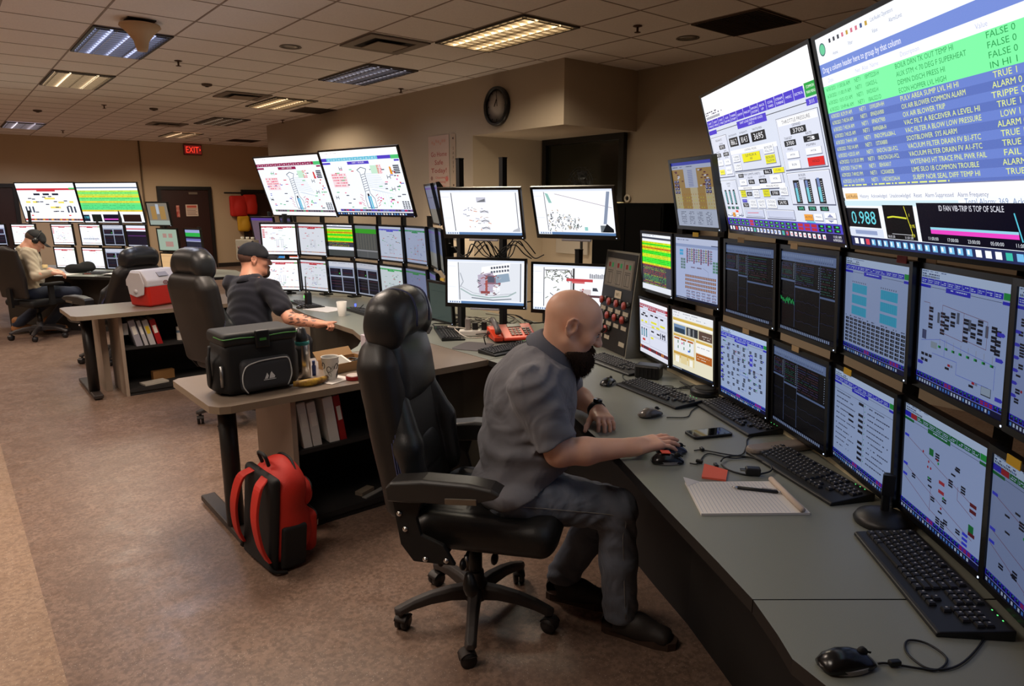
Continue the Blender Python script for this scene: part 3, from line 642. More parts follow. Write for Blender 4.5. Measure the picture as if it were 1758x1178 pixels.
def s_alarm(a, R):
    a.rect(0, 0, 1, 1, (240, 246, 255)); a.rect(0, 0, 1, .115, (250, 252, 255)); a.disc(.03, .055, .03, (70, 110, 110), 18); a.disc(.03, .055, .024, (110, 210, 160), 18)
    for k in range(9): a.rect(.07 + k * .022, .022, .08 + k * .022, .04, R.choice([(60, 60, 70), (200, 160, 60), (220, 120, 140), (80, 200, 160), (70, 90, 140)]))
    for t, x, y in (('Home', .08, .098), ('Filter', .16, .085), ('Value', .27, .08), ('Alarm/Limit', .34, .068), ('List/Audio Operators', .27, .035)): a.text(t, x, y, .016, (120, 135, 175), stretch=.8)
    a.rect(0, .118, 1, .175, (122, 146, 222)); a.text('Drag a column header here to group by that column', .012, .16, .026, (250, 250, 255), width=.36)
    a.rect(0, .177, 1, .218, (252, 252, 255))
    for t, x in (('Date', .03), ('Net  Alias  Name', .17), ('Description', .36), ('Value', .60), ('State', .75)): a.text(t, x, .207, .018, (190, 200, 235))
    rh = .0316; y = .22
    for k, (d, n, s_, v) in enumerate(ALARMS):
        g = k < 4; bg = (132, 255, 172) if g else ((98, 120, 196) if k % 2 else (112, 136, 214)); tc = (46, 160, 84) if g else (240, 252, 140)
        a.rect(0, y, 1, y + rh, bg); b = y + rh * .78; h = rh * .56
        a.text(d, .012, b, h, tc, width=.125 if len(d) > 20 else .11); a.text('NET1', .158, b, h, tc, width=.032); a.text(n, .205, b, h, tc, width=.0072 * len(n) * .9); a.text(s_, .335, b, h * 1.08, tc, width=.0083 * len(s_)); a.text(v, .66, b, h * 1.15, tc, width=.0105 * len(v), align='c'); a.text(('HIGH', 'NORM')[k % 2], .80, b, h, tc)
        y += rh
    a.rect(0, y, 1, y + .012, (98, 120, 196)); dash(a, .012, y + .002, .45, .006, (240, 252, 140), R, .2); y += .012
    a.rect(0, y, 1, y + .004, (120, 124, 160)); a.rect(0, y + .004, 1, .76, (248, 250, 255))
    a.rect(.01, .738, .075, .768, (244, 196, 130)); x = .012
    for t in ('List/Audio', 'History', 'Acknowledged', 'Unacknowledged', 'Reset', 'Alarm Suppressed', 'Alarm Frequency'):
        a.text(t, x, .761, .017, (110, 120, 160) if t[0] != 'L' else (120, 80, 30), width=.0062 * len(t)); x += .0062 * len(t) + .012
    a.text('Total Alarm: 369  Acknowledged: 355', .50, .79, .022, (130, 150, 190), width=.28)
    a.rect(0, .775, .48, .80, (214, 240, 250))
    a.rect(0, .81, .165, .905, (14, 14, 22)); a.text('0.988', .084, .888, .062, (110, 220, 235), align='c', width=.125)
    a.rect(.0, .91, .17, .95, (222, 230, 248)); a.rect(.03, .92, .14, .94, (150, 165, 205))
    a.rect(.185, .795, .315, .95, (8, 8, 14)); a.line([(.20, .852), (.225, .847), (.25, .849), (.282, .853)], .007, (220, 225, 60)); a.line([(.278, .80), (.298, .925)], .004, (230, 225, 60)); a.line([(.21, .926), (.298, .926)], .002, (220, 220, 230))
    for t, y in (('1', .845), ('0.95', .893), ('0.9', .935)): a.text(t, .292, y, .014, (235, 230, 60))
    a.text('06:01:30', .19, .945, .012, (220, 220, 230), width=.03); a.text('11:01:30', .262, .945, .012, (220, 220, 230), width=.035)
    a.rect(.33, .785, 1, .95, (8, 8, 26)); a.text('ID FAN VIB-TRIP IS TOP OF SCALE', .51, .817, .022, (232, 232, 245), align='c', width=.2); a.rect(.37, .885, .64, .895, (150, 215, 235)); a.rect(.37, .895, .64, .912, (240, 70, 200))
    a.line([(.635, .82), (.648, .92)], .006, CYN); a.rect(.68, .83, .96, .90, (20, 60, 70))
    for k, t in enumerate(('11:00:00', '17:00:00', '23:00:00', '05:00:00', '11:00:00')): a.text(t, .355 + k * .068, .94, .014, (220, 225, 235), width=.038)
    a.rect(0, .952, 1, 1, (40, 48, 92))
    for k in range(30):
        x = .018 + k * .029; c = (244, 246, 250) if k in (0, 1, 17, 18, 19) else (225, 70, 90) if k == 2 else (60, 190, 170) if k == 20 else (120, 190, 236)
        a.rect(x, .962, x + .018, .99, c); 
        if 2 < k < 17: a.rect(x + .003, .966, x + .010, .984, (235, 245, 252))
def s_trend(a, R, cols=((0, .28), (.28, .62), (.62, 1)), green=False):
    a.rect(0, 0, 1, 1, (10, 10, 14)); a.rect(0, 0, 1, .03, (40, 42, 52)); a.rect(0, .03, 1, .135, (150, 160, 190))
    for k in range(26): a.rect(.01 + k * .036, .05, .035 + k * .036, .085, (176, 184, 208)); dash(a, .012 + k * .036, .1, .02, .012, (110, 116, 140), R)
    for i, (x0, x1) in enumerate(cols):
        h = .36 + .06 * ((i * 7) % 3); n = 11
        for k in range(n):
            y = .16 + k * (h - .17) / n; c = R.choice([(110, 60, 66), (70, 72, 110), (60, 110, 84), (100, 70, 110)]); dash(a, x0 + .02, y, (x1 - x0) * .7, .009, c, R, .15); a.rect(x1 - .035, y, x1 - .025, y + .012, (200, 200, 205)); a.rect(x0 + .006, y, x0 + .014, y + .012, (150, 150, 160))
        a.rect(x0, h, x1, h + .022, (130, 140, 168))
        y = h + .18
        for j in range(2 + i % 2):
            p = [(x0 + .01 + q * (x1 - x0 - .02) / 14, y + .12 * j + R.uniform(-.012, .012)) for q in range(15)]; a.line(p, .0035, R.choice([(70, 72, 96), (54, 50, 80), (84, 64, 70)]))
        a.rect(x1 - .006, .135, x1, .93, (110, 118, 145))
    if green:
        x0, x1 = cols[0]; a.line([(x0 + .005 + k * (x1 - x0 - .01) / 44, .62 + R.uniform(-.045, .045)) for k in range(45)], .012, (46, 190, 90))
    taskbar(a, R, .945, (18, 18, 30), 28, .033, [(190, 195, 215)])
def s_blue(a, R, pal=BLUE, bg=(206, 208, 222), kind='net', head2=None):
    a.rect(0, 0, 1, 1, bg); win_top(a, R); header(a, R, pal, end=GRN if pal != GRN else (30, 130, 70)); footer(a, R)
    if head2: a.rect(.005, .075, .088, .12, BLUE); a.rect(.09, .075, .17, .12, RED)
    taskbar(a, R, .952, (24, 24, 60), 26, .034)
    DK = (34, 34, 44)
    if kind == 'net':
        for k in range(26):
            x, y = R.uniform(.06, .85), R.uniform(.20, .84); L = R.uniform(.05, .2); c = R.choice([(150, 80, 90), (90, 110, 210), (130, 150, 200), (150, 90, 100)])
            a.line([(x, y), (x + L, y), (x + L, y + R.uniform(-.1, .1))], .0035, c)
        for k in range(62):
            x, y = .04 + (k % 8) * .118 + R.uniform(-.02, .02), .205 + (k // 8) * .083 + R.uniform(-.015, .015)
            for j in range(R.choice([1, 2, 2, 3])): a.rect(x, y + j * .02, x + .045, y + j * .02 + .015, DK)
            if R.random() < .5: a.rect(x + .05, y, x + .068, y + .018, R.choice([GRN, RED, (150, 150, 170), PURP, GRN]))
        for k in range(6): y = .3 + k * .09; a.poly([(.01, y), (.05, y), (.065, y + .012), (.05, y + .024), (.01, y + .024)], PURP)
        a.rect(.66, .26, .72, .42, (84, 74, 205)); a.rect(.67, .28, .71, .31, (206, 208, 222)); a.rect(.67, .35, .71, .38, (206, 208, 222))
    elif kind == 'flow':
        for x, y in ((.24, .34), (.47, .30), (.60, .33), (.78, .34)): a.rect(x, y, x + .03, y + .09, (110, 110, 120))
        for k in range(9):
            x, y = (.13, .28, .33, .40, .55, .63, .70, .84, .88)[k], .31 + .02 * (k % 3)
            for j in range(R.choice([2, 3])): a.rect(x, y + j * .07, x + .055, y + j * .07 + .022, DK); a.rect(x, y + j * .07 + .026, x + .055, y + j * .07 + .046, DK)
        for p in (((.3, .27), (.55, .29), (.55, .52), (.3, .50), (.3, .27)), ((.55, .29), (.80, .31), (.80, .52), (.58, .50)), ((.06, .28), (.14, .28), (.14, .45))): a.line(p, .004, (150, 90, 90))
        for p in (((.05, .62), (.3, .56), (.9, .62), (.9, .8)), ((.2, .7), (.5, .7), (.5, .8), (.85, .8)), ((.35, .55), (.35, .70))): a.line(p, .004, (110, 120, 215))
        for k in range(8): x = .27 + k * .083; a.rect(x, .615, x + .035, .635, (40, 190, 80)); a.rect(x + .015, .615, x + .035, .635, (20, 90, 40)); a.line([(x + .02, .55), (x + .02, .61)], .003, (180, 150, 90))
        for k in range(5): a.rect(.06 + .05 * (k % 3), .72 + .05 * (k // 3), .10 + .05 * (k % 3), .745 + .05 * (k // 3), DK)
        for x, y in ((.40, .74), (.68, .80)): a.rect(x, y, x + .03, y + .02, RED); a.rect(x + .035, y, x + .06, y + .02, (150, 150, 160)); a.rect(x - .03, y + .03, x + .02, y + .05, DK)
        a.rect(.06, .52, .115, .6, (90, 90, 120)); a.rect(.78, .80, .88, .87, (60, 60, 70)); a.rect(.782, .802, .875, .862, (196, 198, 200)); a.rect(.18, .60, .26, .655, (180, 182, 180))
        for x, y in ((.90, .36), (.90, .55), (.02, .80), (.92, .84)): a.poly([(x, y), (x + .06, y), (x + .075, y + .015), (x + .06, y + .03), (x, y + .03)], PURP)
    elif kind == 'coal':
        for x0 in (.13, .60):
            for j in range(3):
                y = .26 + j * .115; a.rect(x0, y, x0 + .25, y + .09, (80, 196, 214)); 
                for q in range(1, 8): a.rect(x0 + q * .031, y, x0 + q * .031 + .002, y + .09, (60, 160, 190))
            for q in range(8): a.rect(x0 + q * .031, .235, x0 + q * .031 + .012, .25, (120, 120, 130))
        for r in range(7):
            for c in range(13): x, y = .035 + c * .074, .625 + r * .038; a.rect(x, y, x + .058, y + .026, (26, 26, 34)); a.rect(x + .02, y + .008, x + .05, y + .018, (120, 122, 130))
        for c in range(13): dash(a, .035 + c * .074, .60, .05, .010, (70, 70, 90), R)
    elif kind == 'text':
        for y in range(11):
            yy = .235 + y * .058; dash(a, .05, yy, .25 + .05 * (y % 3), .012, (60, 60, 80), R, .12); dash(a, .60, yy, .26 + .08 * (y % 2), .012, (60, 60, 80), R, .12); a.disc(.555, yy + .006, .008, (80, 170, 110), 6)
            if y % 5 != 1: a.rect(.45, yy - .006, .53, yy + .024, DK)
            if y in (3, 4): a.rect(.28, yy, .37, yy + .022, DK)
        a.line([(.0, .21), (1, .21)], .003, (60, 60, 80)); a.line([(.54, .21), (.54, .88)], .003, (90, 90, 110))
    elif kind == 'pipes':
        for p in (((.05, .30), (.5, .42), (.9, .52)), ((.03, .57), (.5, .70), (.9, .80)), ((.03, .68), (.4, .82), (.8, .88)), ((.4, .60), (.4, .84)), ((.72, .45), (.72, .56), (.9, .62))): a.line(p, .004, (150, 50, 60))
        for k in range(16):
            x, y = R.uniform(.12, .85), R.uniform(.26, .84)
            for j in range(R.choice([1, 2, 3])): a.rect(x, y + j * .022, x + .05, y + j * .022 + .016, DK)
        for k in range(9): x, y = R.uniform(.25, .6), R.uniform(.28, .8); a.disc(x, y, .012, R.choice([RED, GRN, RED])); 
        for x, y in ((.50, .50), (.50, .58), (.86, .50), (.86, .55), (.86, .74)): a.rect(x, y, x + .07, y + .03, (210, 60, 66) if x < .6 else (120, 34, 40))
        for x, y in ((.36, .28), (.86, .68)): a.rect(x, y, x + .055, y + .06, (30, 130, 60))
        for x, y in ((.02, .28), (.02, .55), (.02, .65), (.80, .82), (.80, .86), (.80, .78)): a.rect(x, y, x + .06, y + .024, (74, 76, 225))
def s_list(a, R, dim=False, lower=True):
    a.rect(0, 0, 1, 1, (240, 244, 250)); a.rect(0, .05, 1, .085, (70, 74, 90)); dash(a, .02, .015, .5, .014, (150, 155, 175), R); a.rect(0, .085, 1, .13, (236, 238, 240))
    g = (60, 240, 40); yl = (225, 240, 30); n = 13; y = .13; rh = .41 / n
    seq = [yl, g, yl, (220, 130, 20), yl, g, g, yl, yl, g, g, g, yl] if not dim else [g] * 3 + [(90, 92, 90)] * 10
    for k, c in enumerate(seq):
        a.rect(0, y, 1, y + rh, c); dash(a, .03, y + rh * .3, .9, rh * .4, tuple(int(q * .72) for q in c), R, .35); y += rh
    a.rect(0, y, 1, .915, (60, 60, 74)); a.rect(0, y, 1, y + .012, (200, 60, 30) if not dim else (70, 70, 80))
    while y < .88:
        y += .026; dash(a, .03, y, .8, .012, R.choice([(180, 190, 50), (160, 175, 60), (170, 70, 60), (80, 180, 90)]) if not dim else (110, 112, 116), R, .3)
    if lower: a.rect(0, .90, 1, 1, (232, 236, 246))
def s_listtrend(a, R):
    s_list(a, R); a.rect(0, .70, 1, .80, (236, 240, 250)); a.rect(0, .80, 1, 1, (70, 74, 72)); a.rect(.0, .80, 1, .81, (120, 120, 120))
def s_dimlist(a, R):
    a.rect(0, 0, 1, 1, (96, 98, 96)); a.rect(0, 0, 1, .10, (150, 160, 170)); a.rect(0, .10, 1, .24, (70, 190, 50))
    for k in range(7): a.rect(.05 + k * .13, .26, .13 + k * .13, .74, (112, 112, 106))
    a.rect(0, .76, 1, .80, (170, 170, 175)); a.rect(0, .80, 1, 1, (104, 106, 108)); a.rect(.5, .8, .51, 1, (150, 150, 150))
def s_web(a, R):
    a.rect(0, 0, 1, 1, (246, 240, 214)); a.rect(0, 0, 1, .12, (240, 242, 248)); dash(a, .03, .03, .6, .012, (140, 145, 165), R); dash(a, .03, .08, .8, .010, (150, 150, 170), R, .5)
    a.rect(.02, .13, .98, .175, (226, 190, 90)); a.rect(.02, .175, .98, .215, (250, 250, 250)); 
    a.rect(.04, .235, .34, .375, (120, 150, 190)); a.rect(.06, .29, .32, .375, (44, 66, 90)); a.rect(.36, .235, .64, .375, (50, 54, 62)); a.rect(.40, .25, .46, .37, (150, 154, 160)); a.rect(.52, .25, .55, .37, (140, 144, 150)); a.rect(.66, .235, .97, .375, (96, 74, 66)); dash(a, .74, .30, .2, .014, (220, 210, 205), R); dash(a, .76, .335, .16, .014, (220, 210, 205), R)
    a.rect(.03, .40, .56, .80, (224, 186, 96)); a.rect(.04, .44, .55, .70, (236, 240, 246)); 
    for k in range(3): a.rect(.05 + .17 * k, .455, .19 + .17 * k, .485, (186, 96, 30)); a.rect(.14 + .15 * k, .50, .16 + .15 * k, .55, (40, 120, 70)); a.rect(.14 + .15 * k, .59, .16 + .15 * k, .64, (40, 120, 70))
    a.rect(.24, .52, .27, .55, (225, 60, 150)); a.rect(.40, .62, .44, .65, (70, 110, 230))
    for k in range(3): a.rect(.04 + .18 * k, .72, .20 + .18 * k, .88, (240, 222, 170)); a.rect(.04 + .18 * k, .72, .20 + .18 * k, .745, (210, 160, 70))
    a.rect(.08, .77, .18, .88, (250, 248, 240)); a.rect(.44, .77, .52, .88, (250, 248, 240))
    a.rect(.60, .40, .97, .44, (226, 186, 90)); a.rect(.60, .44, .97, .60, (250, 250, 250)); dash(a, .63, .50, .3, .010, (120, 120, 130), R); a.rect(.60, .61, .97, .74, (190, 104, 40)); dash(a, .63, .65, .28, .012, (240, 226, 206), R); dash(a, .63, .69, .22, .012, (240, 226, 206), R)
    a.rect(0, .965, 1, 1, (30, 40, 60)); 
    for k in range(7): a.rect(.01 + k * .035, .972, .03 + k * .035, .992, (200, 210, 225))
def s_burner(a, R):
    a.rect(0, 0, 1, 1, (206, 214, 232)); a.rect(0, 0, 1, .05, (74, 84, 200)); dash(a, .03, .07, .5, .014, (80, 90, 120), R); a.rect(0, .11, 1, .73, (190, 152, 84)); a.rect(.30, .11, .62, .40, (208, 214, 226)); a.rect(.42, .4, .60, .73, (222, 206, 158)); a.rect(.78, .4, 1, .73, (214, 200, 150)); a.rect(0, .40, .18, .73, (214, 200, 150))
    for k in range(30): x = R.choice([R.uniform(.04, .26), R.uniform(.64, .86)]); y = R.uniform(.12, .38); a.rect(x, y, x + .05, y + .02, R.choice([(110, 44, 60), (120, 70, 60), (230, 230, 235)]))
    for k in range(10): a.rect(.40, .13 + k * .026, .52, .143 + k * .026, (150, 160, 200))
    for x0 in (.02, .80):
        for k in range(8): x, y = x0 + (k % 2) * .07, .28 + (k // 2) * .055; a.rect(x, y, x + .06, y + .042, (70, 56, 110)); a.rect(x + .01, y + .01, x + .04, y + .024, (210, 214, 235))
    for r in range(5):
        for c in range(16): a.disc(.08 + c * .058, .50 + r * .05, .010, (236, 230, 40) if (c * r) % 3 else (200, 130, 30), 6)
    a.rect(0, .745, 1, 1, (212, 222, 236))
    for c in range(4):
        for r in range(8): dash(a, .10 + c * .21, .77 + r * .026, .13, .010, (70, 76, 100), R, .2)
def s_mill(a, R):
    a.rect(0, 0, 1, 1, (206, 216, 240)); a.rect(0, 0, 1, .10, (226, 232, 246)); dash(a, .02, .03, .3, .012, (90, 96, 120), R); a.rect(.09, .10, .2, .13, (60, 110, 110)); a.rect(0, .10, 1, .145, (170, 184, 214)); a.rect(.84, .09, 1, .10, (30, 40, 80))
    for k in range(11):
        x = .27 + k * .055; c = [(150, 96, 116), (200, 210, 130), (176, 184, 196)][(k * 5) % 3]; a.rect(x, .16, x + .028, .40 - .02 * (k % 3), c)
        for j in range(6): a.rect(x, .175 + j * .035, x + .045, .19 + j * .035, (110, 112, 130) if (j + k) % 2 else (170, 120, 140))
    for r in range(2):
        a.rect(.10, .19 + .05 * r, .19, .23 + .05 * r, (90, 190, 230))
    for r in range(4):
        for c in range(2): a.rect(.13 + c * .06, .33 + r * .045, .18 + c * .06, .365 + r * .045, (120, 150, 140)); a.rect(.88 + c * .06, .33 + r * .045, .93 + c * .06, .365 + r * .045, (110, 160, 130))
    a.line([(.66, .45), (.78, .5), (.78, .58)], .003, (90, 90, 110)); dash(a, .38, .45, .25, .02, (120, 90, 100), R); 
    for r in range(4):
        for c in range(19): x = .24 + c * .038; a.rect(x, .585 + r * .062, x + .026, .625 + r * .062, (96, 60, 40)); a.rect(x + .006, .592 + r * .062, x + .022, .618 + r * .062, (226, 140, 50))
    for r in range(3):
        for c in range(6): a.rect(.27 + c * .12, .84 + r * .045, .36 + c * .12, .848 + r * .045, (130, 70, 70)); dash(a, .27 + c * .12, .855 + r * .045, .09, .01, (60, 64, 90), R)
    taskbar(a, R, .965, (26, 34, 60), 8, .035)
def s_redpanel(a, R, cut=False):
    a.rect(0, 0, 1, 1, (230, 234, 246)); a.rect(0, 0, 1, .07, (244, 244, 248)); header(a, R, (176, 30, 44), n=12, end=(176, 30, 44))
    for x0, x1, y0, y1 in ((.03, .33, .20, .43), (.36, .66, .20, .42), (.69, .97, .20, .45), (.03, .33, .48, .80), (.36, .97, .47, .60), (.36, .97, .62, .82)): a.frame(x0, y0, x1, y1, .005, (150, 155, 175))
    for x, y in ((.12, .23), (.06, .27), (.2, .27), (.40, .23), (.56, .23), (.75, .24), (.42, .52), (.62, .53), (.8, .52)): a.rect(x, y, x + .10, y + .028, (26, 26, 36))
    for x, y, w in ((.06, .38, .08), (.20, .38, .08), (.42, .35, .20), (.44, .43, .1), (.40, .64, .1), (.60, .42, .12), (.74, .36, .16)): a.rect(x, y, x + w, y + .035, (236, 232, 60))
    for k in range(3): a.rect(.06 + k * .085, .52, .10 + k * .085, .68, (34, 38, 70)); a.rect(.07 + k * .085, .55, .09 + k * .085, .67, (110, 190, 205))
    for k in range(3): a.rect(.74 + k * .07, .50, .77 + k * .07, .60, (34, 38, 70))
    a.rect(.10, .72, .2, .76, (210, 70, 60)); a.rect(0, .86, 1, .92, (110, 40, 50))
    for k in range(22): a.rect(.01 + k * .045, .865, .035 + k * .045, .915, R.choice([(200, 40, 40), (60, 60, 70), (230, 150, 60), (80, 60, 70)]))
    a.rect(0, .94, 1, 1, (230, 232, 240))
def s_pale(a, R, pal=(196, 60, 70), density=22, bg=(246, 248, 255), left=False, gridn=0):
    a.rect(0, 0, 1, 1, bg); a.rect(.0, .07, 1, .115, pal); a.rect(.34, .115, .64, .15, pal); dash(a, .02, .10, .9, .008, bg, R, .4); a.rect(.90, .08, .99, .11, GRN)
    for k in range(density):
        x, y = R.uniform(.1, .9), R.uniform(.2, .85); c = R.choice([(90, 96, 110), (210, 90, 100), (110, 180, 130), (130, 140, 190), (200, 130, 130)])
        if R.random() < .5: a.rect(x, y, x + R.uniform(.03, .07), y + .02, c)
        else: a.line([(x, y), (x + R.uniform(.04, .14), y)], .008, c)
    if left:
        for k in range(6): a.rect(.02, .17 + k * .05, .09, .20 + k * .05, (220, 90, 90))
    for k in range(gridn): a.rect(.1 + .04 * k, .66, .125 + .04 * k, .74, (150, 160, 180))
    for x0 in (.42, .56): a.line([(x0, .50), (x0, .78)], .008, (130, 136, 150)); a.line([(x0 + .05, .50), (x0 + .05, .78)], .008, (130, 136, 150))
    a.rect(0, .90, 1, .925, (140, 120, 120)); 
    for k in range(16): a.rect(.02 + k * .06, .902, .05 + k * .06, .923, R.choice([(210, 70, 60), (120, 120, 120), (240, 170, 80)]))
def s_boiler(a, R, pal=(150, 30, 80), pal2=None, task=False):
    a.rect(0, 0, 1, 1, (240, 246, 255)); a.rect(0, 0, 1, .10, (254, 254, 255)); dash(a, .03, .03, .2, .007, (200, 180, 190), R)
    a.rect(0, .105, .90, .155, pal2 or pal); 
    for k in range(12): a.text('ABC', .03 + k * .072, .142, .020, (240, 240, 250), align='c', width=.03); a.rect(.064 + k * .072, .105, .067 + k * .072, .155, (240, 240, 250))
    if pal2: a.rect(0, .105, .07, .155, pal); a.rect(.74, .105, .90, .155, pal)
    a.rect(.90, .105, 1, .16, (80, 200, 120)); a.rect(0, .17, .11, .2, pal); a.rect(.34, .17, .62, .215, pal); a.rect(.93, .17, .99, .195, pal); a.text('UNIT 1 BOILER', .48, .2, .022, (245, 235, 245), align='c', width=.16)
    a.rect(.07, .34, .28, .56, (250, 226, 232))
    for r in range(5):
        for c in range(2): dash(a, .08 + c * .1, .355 + r * .042, .085, .018, (236, 120, 140), R, .12)
    def H(x, y, s=.03): a.line([(x, y - s), (x, y + s)], .010, (50, 52, 60)); a.line([(x + .035, y - s), (x + .035, y + s)], .010, (50, 52, 60)); a.line([(x, y), (x + .035, y)], .010, (50, 52, 60))
    H(.21, .27); H(.80, .42); H(.82, .60); H(.05, .72); H(.60, .30, .0)
    # furnace column
    a.line([(.44, .30), (.50, .26), (.56, .29), (.53, .36), (.53, .66), (.57, .74), (.57, .88), (.45, .88), (.45, .74), (.47, .66), (.47, .34), (.44, .30)], .010, (60, 64, 80))
    for k in range(8): a.line([(.47, .38 + k * .035), (.53, .36 + k * .035)], .007, (80, 84, 100))
    a.rect(.485, .70, .505, .90, (70, 150, 200)); a.rect(.51, .70, .53, .90, (110, 200, 225)); a.rect(.488, .66, .512, .70, (30, 30, 40))
    for k in range(9): a.line([(.54, .36 + k * .025), (.70 + .01 * k, .36 + k * .03)], .003, (140, 150, 170)); a.line([(.56, .60), (.60 + .03 * k, .60 + .01 * k), (.60 + .03 * k, .86)], .003, (196, 206, 220))
    for s_ in (-1, 1):
        for k in range(5): x = .51 + s_ * (.08 + .012 * (k % 2)); y = .70 + k * .04; a.line([(x, y), (x + s_ * .035, y - .03)], .008, (210, 90, 100))
    for k in range(44):
        x, y = R.uniform(.05, .95), R.uniform(.26, .88)
        if .42 < x < .6: continue
        c = R.choice([(60, 60, 74), (60, 60, 74), (240, 120, 150), (110, 190, 140), (215, 60, 70), (120, 120, 200), (130, 210, 150)])
        a.rect(x, y, x + R.uniform(.02, .05), y + .014, c)
    for k in range(14):
        x, y = (.90, .93, .91, .94, .92)[k % 5] if k < 6 else R.uniform(.62, .86), .36 + k * .05 if k < 6 else R.uniform(.72, .88)
        c = R.choice([(215, 30, 40), (230, 60, 190), (90, 200, 120), (215, 30, 40)]); a.poly([(x - .012, y - .014), (x, y + .014), (x + .012, y - .014)], c)
    a.rect(.62, .24, .72, .36, (205, 240, 215)); 
    for k in range(6): dash(a, .70, .24 + k * .022, .06, .012, (236, 90, 90), R, .1)
    for k in range(5): a.rect(.90, .25 + k * .026, .97, .268 + k * .026, (50, 52, 66))
    a.poly([(.85, .27), (.87, .27), (.88, .38), (.85, .38)], (235, 150, 40) if pal2 else (215, 60, 60))
    for r in range(5):
        for c in range(3): a.rect(.90 + c * .03, .78 + r * .024, .922 + c * .03, .795 + r * .024, (40, 40, 50))
    a.rect(.06, .905, 1, .94, (120, 92, 150) if pal2 else (130, 110, 120))
    for k in range(24): a.rect(.07 + k * .038, .91, .095 + k * .038, .935, R.choice([(60, 60, 74), (200, 40, 90), (90, 130, 190), (80, 70, 190), (70, 70, 80)] if pal2 else [(60, 60, 74), (200, 50, 60), (90, 90, 96), (90, 170, 110)]))
    if task: taskbar(a, R, .955, (24, 26, 50), 27, .034)
    else: a.rect(0, .945, 1, 1, (250, 250, 252))
def s_cctv(a, R, k):
    a.rect(0, 0, 1, 1, (246, 248, 255)); a.rect(0, 0, 1, .045, (226, 234, 250)); a.rect(0, .945, 1, 1, (96, 130, 176)); a.rect(0, .945, .18, 1, (226, 236, 248))
    for j in range(5): a.rect(.03 + .03 * j, .955, .042 + .03 * j, .99, (60, 90, 150))
    a.rect(0, .15, .11, .155, (170, 180, 195)); a.rect(0, .62, .11, .625, (190, 200, 210))
    W = lambda x: .14 + x * .83
    if k == 0:
        a.line([(W(0), .06), (W(0), .92)], .018, (60, 62, 70)); a.line([(W(.99), .06), (W(.99), .92)], .016, (96, 98, 106)); a.rect(.46, .16, .58, .27, (206, 206, 220)); a.poly([(.47, .25), (.57, .19), (.57, .26), (.47, .27)], (120, 122, 130))
        for q in range(34): x, y = R.uniform(.30, .60), R.uniform(.38, .86); a.line([(x, y), (x + R.uniform(-.05, .05), y + R.uniform(-.03, .05))], .016, R.choice([(176, 176, 196), (150, 152, 160), (206, 190, 180), (220, 150, 110)]))
        for y in (.45, .66, .82): a.rect(.49, y, .60, y + .05, (214, 214, 224)); a.line([(.5, y + .04), (.55, y), (.6, y + .05)], .016, (130, 132, 140))
        a.poly([(.90, .88), (.98, .82), (.98, .92), (.88, .92)], (190, 192, 200))
    elif k == 1:
        a.line([(W(0), .06), (W(0), .92)], .014, (50, 52, 60)); a.poly([(.15, .08), (.19, .10), (.23, .30), (.19, .30)], (150, 200, 190))
        for q in range(120): x = R.uniform(.15, .56); y = R.uniform(.45 + .5 * abs(x - .25), .92); a.line([(x, y), (x + R.uniform(-.03, .03), y + R.uniform(-.06, .06))], R.uniform(.010, .022), R.choice([(60, 62, 66), (130, 132, 136), (90, 110, 100), (170, 172, 176), (200, 180, 150)]))
        a.line([(.28, .10), (.98, .40)], .010, (150, 130, 140)); a.poly([(.93, .06), (.97, .06), (.90, .75), (.86, .75)], (140, 152, 176)); a.rect(.82, .78, .90, .93, (110, 116, 120)); a.poly([(.84, .93), (.90, .74), (.98, .86), (.98, .93)], (24, 26, 30)); a.rect(.62, .82, .66, .9, (150, 210, 205))
    elif k == 2:
        a.rect(W(0), .06, W(1), .92, (232, 236, 244)); a.line([(W(0), .06), (W(.03), .92)], .014, (60, 64, 72)); a.line([(W(.98), .06), (W(.98), .92)], .018, (90, 92, 100))
        a.poly([(.45, .16), (.82, .05), (.80, .34), (.45, .38)], (250, 250, 252)); a.poly([(.40, .34), (.60, .26), (.62, .72), (.42, .74)], (190, 176, 196)); a.rect(.50, .34, .70, .54, (146, 108, 122)); a.rect(.53, .36, .62, .5, (90, 92, 110))
        a.poly([(.63, .33), (.80, .28), (.82, .46), (.64, .52)], (150, 170, 190)); a.rect(.50, .36, .53, .80, (170, 90, 84)); a.rect(.44, .70, .56, .76, (150, 80, 80))
        for q in range(7): a.rect(.57 + .035 * q, .15 + .0 * q - .008 * q, .595 + .035 * q, .20 - .008 * q, (86, 92, 104)); a.rect(.57 + .035 * q, .24 - .008 * q, .595 + .035 * q, .29 - .008 * q, (100, 106, 120))
        for q in range(4): a.rect(.60 + .05 * (q % 2), .60 + .10 * (q // 2), .64 + .05 * (q % 2), .68 + .10 * (q // 2), (240, 240, 244)); 
        a.line([(.17, .66), (.32, .80), (.55, .85), (.80, .80), (.90, .70)], .03, (170, 190, 190)); a.line([(.32, .86), (.60, .90), (.84, .86)], .022, (110, 120, 130)); a.line([(.17, .60), (.34, .75), (.56, .80), (.86, .74)], .007, (120, 126, 140))
        for q in range(40): x, y = R.uniform(.38, .68), R.uniform(.3, .82); a.line([(x, y), (x + R.uniform(-.05, .05), y + R.uniform(-.05, .05))], .016, R.choice([(120, 84, 100), (80, 84, 96), (180, 186, 200), (160, 70, 66)]))
        a.line([(.17, .3), (.21, .5), (.17, .62)], .02, (170, 176, 186))
    else:
        a.line([(W(0), .06), (W(0), .92)], .018, (60, 62, 70)); a.line([(.52, .06), (.52, .9)], .045, (70, 66, 66)); a.line([(.49, .1), (.49, .9)], .02, (130, 120, 116))
